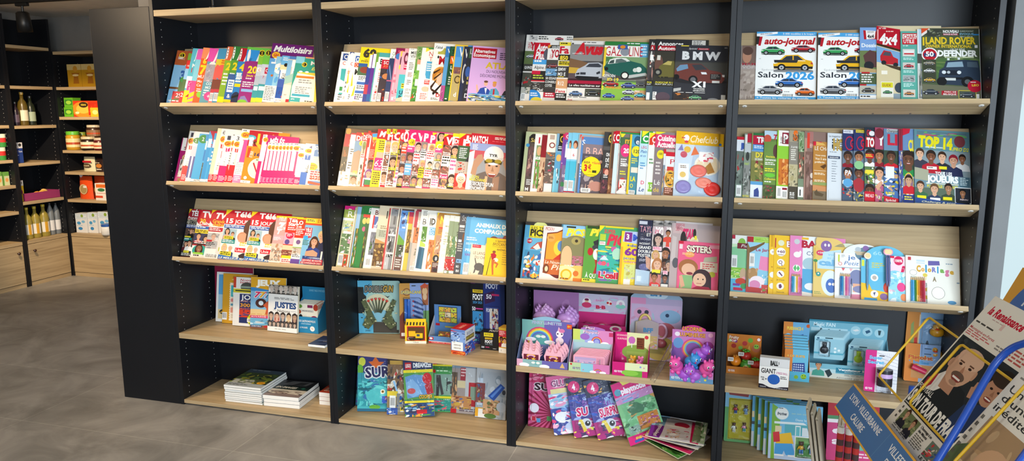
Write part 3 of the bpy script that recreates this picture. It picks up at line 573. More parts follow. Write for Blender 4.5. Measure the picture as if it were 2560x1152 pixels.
# leftmost bookcase, third shelf: television listings
def tele(v):
 return[('r',0,0,1,.22,'c8142a'),('p',[(0,0),(.22,0),(0,.12)],'f0cf1e'),('t',.3,.02,.11,'Télé','W',D(w=.62,b=3)),('p',[(.04,.17),(1,.17),(.95,.29),(0,.28)],'c8142a'),('t',.06,.17,.095,'15','W',D(w=.25,b=3)),('t',.36,.19,.075,'JOURS','W',D(w=.62,b=2)),('r',0,.29,1,1,'efeae2'),('r',.02,.3,.78,.37,'2a5aa8'),('ln',.06,.31,.74,.36,2,'W'),('r',.02,.38,.5,.6,'9fb8c0'),('face',.17,.43,.11,'s','k','c9a090',D(long=1)),('face',.37,.49,.09,'s','n','K'),('r',.08,.53,.42,.59,'e8d42a'),('ln',.1,.54,.4,.585,2,'K'),('r',.02,.6,.5,.68,'2a8a86'),('ln',.05,.61,.47,.67,2,'W'),('e',.95,.36,.22,.2,'5a3524'),('e',.72,.53,.17,.1,'c98a68'),('p',[(.6,.48),(.8,.45),(1,.5),(1,.62),(.62,.66)],'d09a78'),('p',[(.85,.2),(1.,.25),(1.,.6),(.86,.62)],'5a3524'),('p',[(.58,.62),(.85,.66),(1,.62),(1,.76),(.58,.76)],'f1eee8'),('ln',.68,.64,.98,.72,2,'d8c22a',3,.6),('r',.55,.75,1,.84,'c8142a'),('t',.58,.765,.055,'Unis p','W',D(w=.4)),('face',.16,.75,.12,'e0b090','d9b878','d9c8c0',D(long=1)),('face',.38,.76,.13,'d8a88a','e9e6e0','2a3a6a'),('r',.04,.84,.44,.93,'e8d42a'),('ln',.06,.85,.42,.92,2,'K'),('p',[(.5,.84),(.75,.9),(1,.85),(1,.98),(.5,.96)],'f0ded0'),('p',[(.7,.9),(.85,.85),(1,.84),(1,.95),(.75,.96)],'3a2a2a'),('p',[(0,.91),(1,.96),(1,1),(0,1)],'2a6ab0'),('t',.03,.945,.045,'LE MEILLEUR MAG TÉLÉ','W',D(w=1.3,i=1))]
row(0,2,7,.2,400,500,5.953,2390,[(245,130,'8a2028','dark listings magazine with family photos',[('r',0,0,1.6,.22,'9a1c2a'),('p',[(0,0),(.25,0),(0,.1)],'d8b02a'),('t',.25,.03,.11,'TÉLÉ','W',D(w=1.,b=3)),('t',.02,.15,.06,'Programme','W',D(w=1.1,i=1)),('r',0,.22,1.5,.33,'b8b09a'),('t',0,.23,.09,'2 SEMAINES','2a2a2a',D(w=1.3,b=3)),('r',0,.33,1.5,.4,'2a4a8a'),('ln',.05,.34,1.2,.39,2,'W'),('r',0,.4,1.5,1,'3a3734'),('ph',.05,.4,.9,.56,'5a4438 2a2a30 c09a80 3a3040',5,12),('face',.55,.46,.09,'s','n','K'),('r',.05,.57,.6,.6,'d8cf3a'),('r',.05,.61,.75,.67,'2a8a86'),('ln',.08,.62,.7,.66,1,'W'),('ph',.05,.69,.8,.88,'b9b2aa 4a2028 c8b8b0 8a8a8a 3a3a3a',8,10),('face',.3,.73,.1,'s','k','5a1c24',D(long=1)),('face',.6,.71,.11,'s','k','W'),('r',.2,.87,.7,.92,'d8cf3a'),('r',0,.92,1.4,1,'242220'),('ln',.05,.93,.95,.99,2,'W')]),(445,145,'efeae2','white listings magazine with red circle masthead',[('r',0,0,1.6,.1,'c8142a'),('e',.6,.14,.72,.2,'c8142a'),('t',.28,.02,.13,'TV','W',D(w=.8,b=4)),('t',.2,.18,.09,'30','f0c02a',D(w=.4,b=3)),('t',.2,.24,.07,'Chaînes','W',D(w=.85,b=2)),('r',.05,.34,1.2,.4,'2a62ac'),('ln',.1,.35,1,.39,1,'W'),('r',0,.41,1.2,.49,'f0d02a'),('ln',.05,.42,1,.48,2,'K'),('r',0,.49,1.2,.73,'3a3a5a'),('face',.32,.55,.13,'s','k','c02028'),('face',.85,.6,.14,'s','k','c02028',D(long=1)),('r',0,.68,1.2,.73,'4a2024'),('ln',.1,.65,.95,.72,2,'W'),('e',.55,.85,.5,.12,'2aa090'),('face',.5,.8,.17,'9a6a4a','3a2018','e9e2d8',D(long=1)),('r',.1,.92,.8,1,'efe6d8'),('r',.15,.89,.85,.93,'8cc63a'),('ln',.2,.94,.8,.99,1,'K')]),(640,145,'e9e4dc','pale listings magazine with yellow lettering',[('r',0,0,1.5,.12,'b8142a'),('p',[(0,0),(.35,0),(0,.12)],'f0cf1e'),('e',.62,.16,.68,.18,'c8142a'),('t',.3,.05,.12,'TV','W',D(w=.75,b=4,i=1)),('t',.16,.19,.075,'Grandes','f0b52a',D(w=.9,b=2)),('t',.2,.26,.07,'chaînes','f0b52a',D(w=.8,b=2)),('r',0,.36,.9,.45,'b8142a'),('ln',.05,.375,.8,.44,2,'W'),('ph',0,.48,.9,.8,'b7b4b2 9f9a98 d5d0cc c0aca0 8f8f92',6,12),('face',.4,.55,.13,'d0a48c','9a8a80','a8a8a8'),('r',0,.62,.35,.66,'b8142a'),('ln',0,.67,.6,.76,3,'K'),('p',[(.75,.45),(1.2,.4),(1.2,1),(.7,.95)],'d9d4cc'),('r',.85,.76,1.2,.84,'b8c42a'),('bar',.05,.9,.9,1)]),(855,142,'c8142a','red listings magazine with woman in hat, left copy',tele(0),D(vw=.4)),(1240,170,'c8142a','red listings magazine with woman in hat, right copy',tele(1)),(1615,230,'caa09a','soft pink listings magazine with large white seven',[('p',[(0,0),(1,0),(1,.05),(0,.05)],'f0cf1e'),('t',.25,.03,.07,'TÉLÉ','W',D(w=.6,i=1)),('t',.2,.14,.16,'7','W',D(w=.7,b=5,i=1)),('r',.22,.24,.9,.29,'W'),('t',.3,.245,.035,'JOURS','c8142a',D(w=.5)),('t',.25,.29,.1,'T','W',D(w=.4,b=5,i=1)),('r',0,.42,1,.52,'d0a8b0'),('ln',.1,.46,.7,.54,3,'W'),('ph',0,.6,1.2,.98,'d8c0ac c9a488 e6d6c4 b98a6a',5,10),('t',.1,.71,.08,'Pam','4a3a3a',D(w=.8,b=0)),('t',.35,.81,.08,'An','4a3a3a',D(w=.5,b=0)),('t',.05,.91,.055,'LA REN','2a2a2a',D(w=.8,b=0)),('r',0,.97,1.2,1,'W')]),(1780,240,'d8402a','red and pink listings magazine with small pictures',[('r',0,0,1.5,.03,'f0cf1e'),('t',.2,.04,.08,'Télé','W',D(w=.8,b=3)),('t',.2,.12,.08,'Star','W',D(w=.75,b=3)),('r',0,.21,1,.33,'d8301e'),('ln',.2,.23,.95,.31,2,'W'),('r',0,.35,1,.6,'e9a8b8'),('e',.5,.41,.35,.07,'d81a4a'),('ln',.25,.37,.75,.44,3,'W'),('c',.35,.55,.055,'5a4a8a'),('r',0,.62,1,.72,'f0c8a0'),('ph',0,.72,1,.84,'8a4a3a c89a7a K d8b090',3,8),('r',.05,.84,.95,.9,'e8d02a'),('r',0,.9,1,1,'efe6e0'),('ln',.1,.92,.95,.99,2,'R')]),(1930,262,'e6e0d8','white and orange listings magazine with round pictures',[('r',0,0,1,.05,'f0cf1e'),('t',.15,.04,.08,'Télé','W',D(w=.9,b=3)),('r',0,.03,1,.24,'c8401e'),('t',0,.06,.09,'LO','W',D(w=.7,b=3)),('t',0,.15,.07,'Se','W',D(w=.6)),('r',0,.26,1,.44,'d8341c'),('ln',.1,.28,.9,.4,3,'W'),('r',0,.44,1,.62,'f0d8d0'),('c',.5,.53,.05,'7a5a8a'),('r',0,.64,1,.78,'8fae4a'),('ph',0,.66,1,.8,'c8b8a8 8a6a4a 3a3a3a W',4,8),('r',.05,.8,.95,.88,'W'),('ln',.1,.81,.9,.87,2,'K'),('r',0,.9,1,1,'6a4a9a')]),(2065,265,'7ab4d4','blue listings magazine with couple embracing',[('r',0,0,1,.11,'f0cf1e'),('r',.02,.02,.42,.09,'f3dc5a'),('ln',.05,.03,.4,.08,2,'K'),('ln',.5,.02,.95,.1,3,'c8281e'),('r',0,.11,1,.15,'d8502a'),('r',0,.15,1,1,'7fb8d8'),('e',.16,.33,.17,.12,'c8142a'),('r',.02,.21,.34,.42,'c8142a'),('t',.05,.23,.07,'TÉLÉ','W',D(w=.26,b=3)),('t',.05,.32,.07,'POCHE','W',D(w=.26,b=3)),('c',.12,.43,.05,'3aa8e0'),('p',[(.2,1),(.28,.6),(.5,.5),(.9,.45),(1,.6),(1,1)],'2a2f52'),('face',.78,.37,.2,'e0ae88','e6c98a','2a2f52'),('face',.5,.5,.2,'d8a080','4a2a1c','2c3f86',D(long=1)),('p',[(.2,.72),(.5,.68),(.72,.74),(.7,.85),(.18,.88)],'c99a7a'),('ph',.1,.82,.85,.92,'26407a 3a5a9a 1b2748 6a8ac4',3,14),('t',.4,.84,.025,'CONFESSION','W',D(w=.45)),('r',.1,.885,.98,.935,'c8142a'),('t',.13,.892,.036,'SON RÔLE, SES DOUTES,','W',D(w=.82)),('r',.05,.94,.98,.99,'c8142a'),('t',.08,.947,.036,'SES CONFIDENCES CASH !','W',D(w=.86)),('r',.86,.7,.93,.88,'W'),('ln',.02,.48,.3,.6,4,'3a6a3a')]),],'television magazines on the third shelf, leftmost bookcase')
# second bookcase, top shelf
def vlines(x,y,h,text,col,w):
 return('t',x,y,h,text,col,D(rot=85,w=w))
row(1,0,12,.205,810,80,5.333,2420,[(125,262,'f1efe8','white magazine with teal picture strip',[('r',.25,.03,1,.17,'2a4a8a'),('t',.4,.05,.09,'Q','W'),('t',.35,.19,.07,'C','e8401c'),('p',[(.3,.34),(1,.34),(1,.85),(.45,.85)],'3aa8a8'),('p',[(.3,.55),(1,.6),(1,.82),(.4,.82)],'cfe6df'),('r',.45,.7,.8,.78,'G'),('ln',.4,.85,.9,.98,3,'K')]),(225,265,'f3f0e6','white magazine with yellow lightning shapes',[('r',.2,0,1,.1,'2a4a8a'),('e',.6,.08,.4,.07,'W'),('r',.5,.18,.9,.27,'W'),('t',.55,.2,.07,'C','e8401c'),('p',[(.4,.3),(.7,.62),(.4,.66)],'e6c21e'),('t',.22,.44,.05,'ROBIL','c8401c',D(rot=84,w=.6)),('ln',.2,.6,.4,.85,3,'K'),('p',[(.9,.62),(1,.85),(.65,.8)],'e6c21e'),('bar',.15,.88,.5,.98)],D(vw=1)),(300,270,'f3f0e6','white consumer magazine with blue masthead',[('r',.3,.07,1.6,.19,'2a5aa8'),('t',.4,.09,.1,'QUE','W',D(w=1.3,b=3)),('r',.3,.21,1.5,.3,'d8341c'),('t',.4,.22,.07,'CHOISIR','f0e6c0',D(w=1.5)),('t',.5,.34,.11,'M','K',D(b=3)),('p',[(.2,.4),(.5,.68),(.2,.7)],'e6c21e'),('p',[(.8,.66),(1.2,.85),(.5,.9)],'e6c21e'),('ln',.1,.86,.4,.97,3,'K')],D(W=.2)),(382,198,'f0d21e','yellow magazine with big black sixty',[('r',0,0,2,.3,'f2d41a'),('t',.3,.03,.15,'60','3a3428',D(w=1.3,b=5)),('t',.2,.22,.06,'millions','3a3428',D(w=1.2)),('r',0,.3,1.6,.36,'2a5a9a'),('r',0,.36,1.6,.52,'4a6a4a'),('e',.7,.42,.5,.06,'8a3a2a'),('r',0,.52,1.6,1,'f0eee8'),('ln',.2,.54,1,.62,3,'D'),('r',.1,.64,1,.69,'3a6ab4'),('ln',.15,.71,1,.78,2,'D'),('r',.05,.8,1,.85,'3a6ab4'),('ln',.1,.87,.9,.98,3,'D'),('r',.1,.9,.2,.96,'6b3a8c')],D(full=0,W=.2)),(505,290,'2c3a8a','purple and blue strip with white vertical lettering',[('r',0,0,1,.28,'f0ce1e'),('r',.3,.02,1,.3,'W'),('t',.7,.28,.5,'JUSTE','2a4a9a',D(rot=84,w=1.2)),('t',.6,.65,.4,'UNE AFFAIRE','W',D(rot=84,w=1.6)),('r',0,.65,1,.85,'b8344a'),('r',0,.85,1,1,'2c3a8a')]),(555,290,'5a2a8a','violet strip magazine with white vertical lettering',[('r',.2,0,1,.3,'W'),('t',.7,.28,.5,'JUSTE','5a2a8a',D(rot=84,w=1.2)),('t',.6,.65,.4,'UNE AFFAIRE','W',D(rot=84,w=1.6)),('r',0,.85,1,1,'1a5a9a')]),(605,270,'4aa0a0','thin green and white strip magazine',[('r',0,0,1,.3,'6a9a3a'),('r',.4,.2,1,1,'f0ece0'),('t',.8,.7,.5,'LES NOUVEAUX','2a5a7a',D(rot=84,w=1.8))]),(640,330,'f1ece0','white magazine with red initials at foot',[('r',0,0,1.6,.1,'W'),('t',.5,.04,.12,'E','K',D(b=3,w=.5)),('t',.4,.24,.08,'+','e6a01e'),('r',.45,.34,.8,.6,'f6f3ec'),('ln',.5,.36,.9,.58,5,'R'),('t',.3,.64,.06,'R','8a1a1a'),('t',.25,.72,.06,'G','e8501c'),('r',.2,.78,.7,.82,'R'),('ln',.1,.84,.7,.97,4,'b0342a')]),(690,365,'4a1420','dark science magazine with red title',[('r',0,0,1.8,.22,'b81a34'),('t',.25,.03,.08,'SCI','W',D(w=.7)),('t',.25,.12,.07,'AV','e8803a',D(w=.6)),('ph',0,.22,1.8,.78,'3a3038 2a2228 c8703a 3a5a9a 55303a',6,8),('e',.8,.4,.5,.07,'c07a4a'),('bar',.05,.8,.5,1),('t',.7,.88,.1,'S','d8301c')],D(vw=1.2,W=.2)),(790,225,'2a3c64','navy magazine with green lettered white top',[('r',0,0,1.6,.18,'f1efe8'),('t',.4,.05,.07,'CA','3a7a3a',D(w=.6)),('t',.3,.12,.06,'et','3a7a3a',D(w=.3)),('r',0,.18,1.6,1,'2c3a60'),('p',[(.2,.3),(.9,.62),(.8,.64),(.1,.35)],'7a8ab0'),('r',0,.6,1,.62,'c85a7a'),('bar',.1,.82,.8,1)],D(W=.2)),(860,210,'f0a0b0','pink strip magazine with crimson top corner',[('r',0,0,2,.2,'8a1a4a'),('t',.5,.04,.07,'SC','e85a7a'),('e',.8,.16,.7,.06,'3a7aba'),('r',0,.22,.18,1,'d86a8a'),('r',.4,.3,.6,.8,'f3b6c2'),('ln',.3,.5,.9,.7,2,'e06a80'),('t',.4,.8,.06,'L','R'),('r',.5,.92,.9,.98,'W')],D(W=.2)),(915,255,'f2a6b4','pale pink magazine with yellow top flash',[('r',.5,0,2,.1,'f0d22a'),('e',.9,.2,.4,.1,'4a1a2a'),('e',.8,.32,.4,.05,'f0d83a'),('t',.3,.76,.07,'L','c81a3a'),('t',.2,.9,.05,'U','W')]),(950,262,'58c0c4','turquoise magazine with pink upper half',[('r',0,0,1.6,.46,'f0a8b8'),('e',.7,.13,.35,.12,'6a1a3a'),('e',.7,.13,.18,.06,'f0a8b8'),('r',.5,.24,1.5,.36,'c81a4a'),('ln',.55,.26,1.4,.34,2,'W'),('r',0,.46,1.6,1,'4fb8c0'),('r',.5,.64,1,.74,'f0d83a'),('ln',.55,.65,.95,.73,2,'K'),('t',.35,.78,.08,'U','1a3a5a',D(b=3)),('t',.35,.88,.08,'P','1a3a5a',D(b=3)),('p',[(0,.95),(1,.9),(1,1),(0,1)],'f0c8a8')]),(1035,215,'f2eee4','white magazine with grey lettered summary',[('ln',.15,.01,.8,.03,1,'g'),('t',.28,.05,.06,'MIE','3a3a3a',D(w=.62)),('t',.26,.12,.06,'VIV','3a3a3a',D(w=.62)),('r',.25,.2,.95,.205,'g'),('ln',.25,.27,.8,.42,5,'6a6460'),('ln',.25,.46,.8,.55,4,'8a3a34'),('ln',.25,.6,.75,.7,3,'6a6460'),('t',.2,.76,.04,'LES N','4a4440',D(w=.6)),('t',.2,.82,.04,"D'OR,",'4a4440',D(w=.5)),('t',.2,.88,.04,'LE FLO','4a4440',D(w=.6)),('r',.2,.97,.9,.975,'g')],D(t=.007)),(1145,190,'6a9a4a','green leafy magazine strip',[('ph',0,0,1.5,.24,'7a9a5a 5a8a3a 3a5a2a b8c48a',4,9),('r',.3,.24,1,.33,'d89a7a'),('r',.4,.33,1.2,.44,'efe9dc'),('ph',0,.44,1.4,.78,'7ab04a 5a9a3a 3a7a2a a8cc6a',7,12),('r',.4,.6,.9,.72,'efe9dc'),('ph',0,.78,1.3,1,'4a8a3a d8402a 2a6a2a W',3,7)]),(1215,208,'f4eee2','white magazine with blue panel and red letters',[('p',[(.3,0),(.9,0),(.3,.08)],'f0dc3a'),('r',.5,0,1.5,.02,'3a7a4a'),('t',.6,.06,.09,'N','c8301c',D(b=0)),('t',.65,.16,.08,'T','c8301c',D(b=0)),('r',.5,.25,1.1,.5,'4aa0c8'),('ln',.55,.29,1.,.45,4,'W'),('p',[(.5,.5),(1.1,.5),(1,.58),(.6,.57)],'4aa0c8'),('r',.5,.6,.95,.68,'d83a34'),('ln',.55,.61,.9,.67,2,'W'),('e',.65,.77,.3,.05,'e8c0a0'),('ln',.3,.85,.9,.97,4,'d86a5a')]),(1370,145,'f3ede0','cream magazine with drawn woman and round badge',[('r',.35,.08,1.8,.19,'b8b04a'),('c',.42,.075,.07,'W'),('t',.12,.045,.05,"l'été",'2a2a2a',D(w=.55,i=1)),('r',0,.19,1.8,.36,'f5f0e4'),('e',.42,.24,.07,.025,'K'),('t',.5,.22,.14,'Ma','b8141e',D(w=.85,b=3)),('r',.3,.37,1.3,.374,'g'),('e',.75,.55,.6,.15,'d89a4a'),('e',.9,.62,.4,.12,'f0b898'),('p',[(.15,.55),(.6,.42),(1.2,.44),(1.2,.5),(.5,.52),(.2,.66)],'c07a2a'),('p',[(.2,.5),(.7,.44),(.68,.46),(.22,.54)],'3a2010'),('p',[(.3,.6),(.8,.5),(.78,.53),(.3,.64)],'3a2010'),('p',[(.1,.75),(.5,.62),(.48,.66),(.15,.82)],'3a2010'),('p',[(.3,.86),(1,.66),(1.05,.68),(.4,.9)],'1a1010'),('p',[(.2,.78),(.8,.85),(.7,.88),(.2,.82)],'3a2010'),('t',.6,.86,.06,'DE','b8141e',D(w=.5,b=3)),('ln',.25,.94,.8,.98,2,'K')]),(1535,190,'4a8ac0','blue photo magazine strip',[('r',0,0,1,.2,'3a7ab8'),('t',.4,.04,.08,'V','W'),('r',0,.2,1,.75,'5a9ac8'),('ph',0,.72,1,1,'b84a8a 8a5a6a d88ab0 4a4a5a',4,8)]),(1590,190,'1e4a30','dark green magazine with orange block',[('r',.2,0,1.4,.16,'2a5a3a'),('t',.5,.05,.08,'S','0f2a1a'),('r',.3,.18,1.2,.32,'e8661e'),('t',.5,.2,.1,'V','W'),('t',.55,.35,.07,'L','W'),('t',.5,.46,.07,'V','W'),('ln',.4,.56,.9,.72,4,'d8d4c0'),('r',.1,.74,1,.95,'2a6a3a'),('ln',.2,.95,.8,.99,1,'W')]),(1655,165,'4a90d0','yellow framed blue desert travel magazine',[('r',0,0,.14,1,'f0c43a'),('r',0,0,1.4,.03,'f0c43a'),('t',.5,.04,.17,'V','W',D(w=.6)),('r',.14,.22,1.3,.4,'5aa0d8'),('ph',.14,.4,1.3,.55,'8a5a4a 6a4a5a b8886a',3,7),('r',.14,.52,1.3,1,'b8a46a'),('e',.7,.62,.35,.07,'4a3a20'),('e',.7,.62,.24,.048,'b89a5a'),('t',.45,.84,.08,'d','W')],D(spine='f0c43a')),(1770,190,'2a3048','dark navy travel magazine with yellow edge',[('r',0,0,.12,1,'f0c43a'),('t',.4,.04,.17,'V','W',D(w=.8)),('e',.7,.5,.35,.18,'c8c4c0'),('e',.85,.5,.3,.14,'2a3048')],D(spine='f0c43a')),(1835,205,'2c2c34','charcoal magazine with green and gold marks',[('r',.3,0,1.2,.2,'3a5a3a'),('t',.5,.02,.1,'L','b8b4a8'),('e',.5,.46,.5,.1,'3a5a9a'),('t',.5,.55,.05,'E','d8c25a'),('t',.5,.64,.05,'B','d8c25a'),('t',.4,.76,.05,'A','8a8a8a'),('t',.4,.86,.08,'D','W')]),(1895,180,'d6a8d8','lilac magazine showing suited men over a map',[('r',.03,.03,.6,.22,'b8162a'),('t',.06,.055,.065,'Alternatives','W',D(w=.5,b=2)),('t',.05,.13,.065,'Économiques','W',D(w=.52,b=2)),('ln',.68,.1,.98,.24,4,'4a3a5a'),('t',.36,.28,.11,'ATLAS','d8b02a',D(w=.7,b=3)),('t',.4,.42,.055,'DU NOUVEAU','3a2a4a',D(w=.5,b=0)),('t',.26,.5,.055,'DÉSORDRE MONDIAL','3a2a4a',D(w=.76,b=0)),('p',[(.22,.88),(.3,.76),(.42,.73),(.52,.78),(.58,.88)],'2a4a9a'),('e',.42,.67,.045,.045,'e8b090'),('e',.42,.635,.05,.02,'6a4030'),('p',[(.4,.75),(.46,.75),(.44,.86)],'W'),('p',[(.5,.9),(.55,.76),(.68,.74),(.75,.8),(.78,.9)],'5aa0b8'),('e',.63,.675,.045,.045,'d88a5a'),('e',.63,.64,.05,.02,'d89a3a'),('r',.61,.76,.65,.88,'b8202a'),('p',[(.8,.9),(.88,.78),(1,.74),(1,.92)],'2a2a34'),('e',.95,.69,.045,.05,'c89a80'),('e',.96,.66,.05,.03,'2a2018'),('p',[(.19,.7),(.22,.7),(.27,.82),(.22,.84)],'e8b090'),('ph',.03,.86,1,1,'8aa8d0 W 2a3a5a 4a9ac8 D d8c24a 3a7a9a',3,40)]),],'magazines on the top shelf, second bookcase')
# second bookcase, second shelf: celebrity weeklies
def star(base,title,tc,blocks,seed,extra=()):
 rn=random.Random(seed);o=[('r',0,0,1.2,.2,base),('t',.25,.05,.13,title,tc,D(b=4))]
 y=.2
 sk=['d8a17e','c98f6c','e6b896','b97a58'];hr=['k','3a2018','d8b46a','5a3524','8a8078']
 for bk in blocks:
  h=(.98-.2)/len(blocks);f=bk
  if f=='f':o+=[('r',.04,y,1.1,y+h,rn.choice(['b9aea4','8f8880','c9a0a0','5a4a4a','d6cfc6'])),('face',.55,y+h*.42,h*.62,rn.choice(sk),rn.choice(hr),rn.choice(['N','K','R','W','6a5a5a']),D(long=rn.randint(0,1))),('ln',.1,y+h*.78,.95,y+h,2,rn.choice(['W','f0e23a']))]
  elif f=='p':o+=[('ph',.04,y,1.1,y+h,'8a5a4a d8b49a 3a2a2a W c86a5a',seed+3,9),('ln',.1,y+h*.7,.95,y+h,2,'W')]
  elif f=='t':o+=[('r',.04,y,1.1,y+h,'f3efe6'),('ln',.12,y+h*.1,.95,y+h*.9,3,rn.choice(['K','P','R']))]
  else:o+=[('r',.04,y,1.1,y+h,f),('ln',.12,y+h*.15,.95,y+h*.85,3,'W' if f not in('Y','y')else 'K')]
  y+=h
 return o+list(extra)
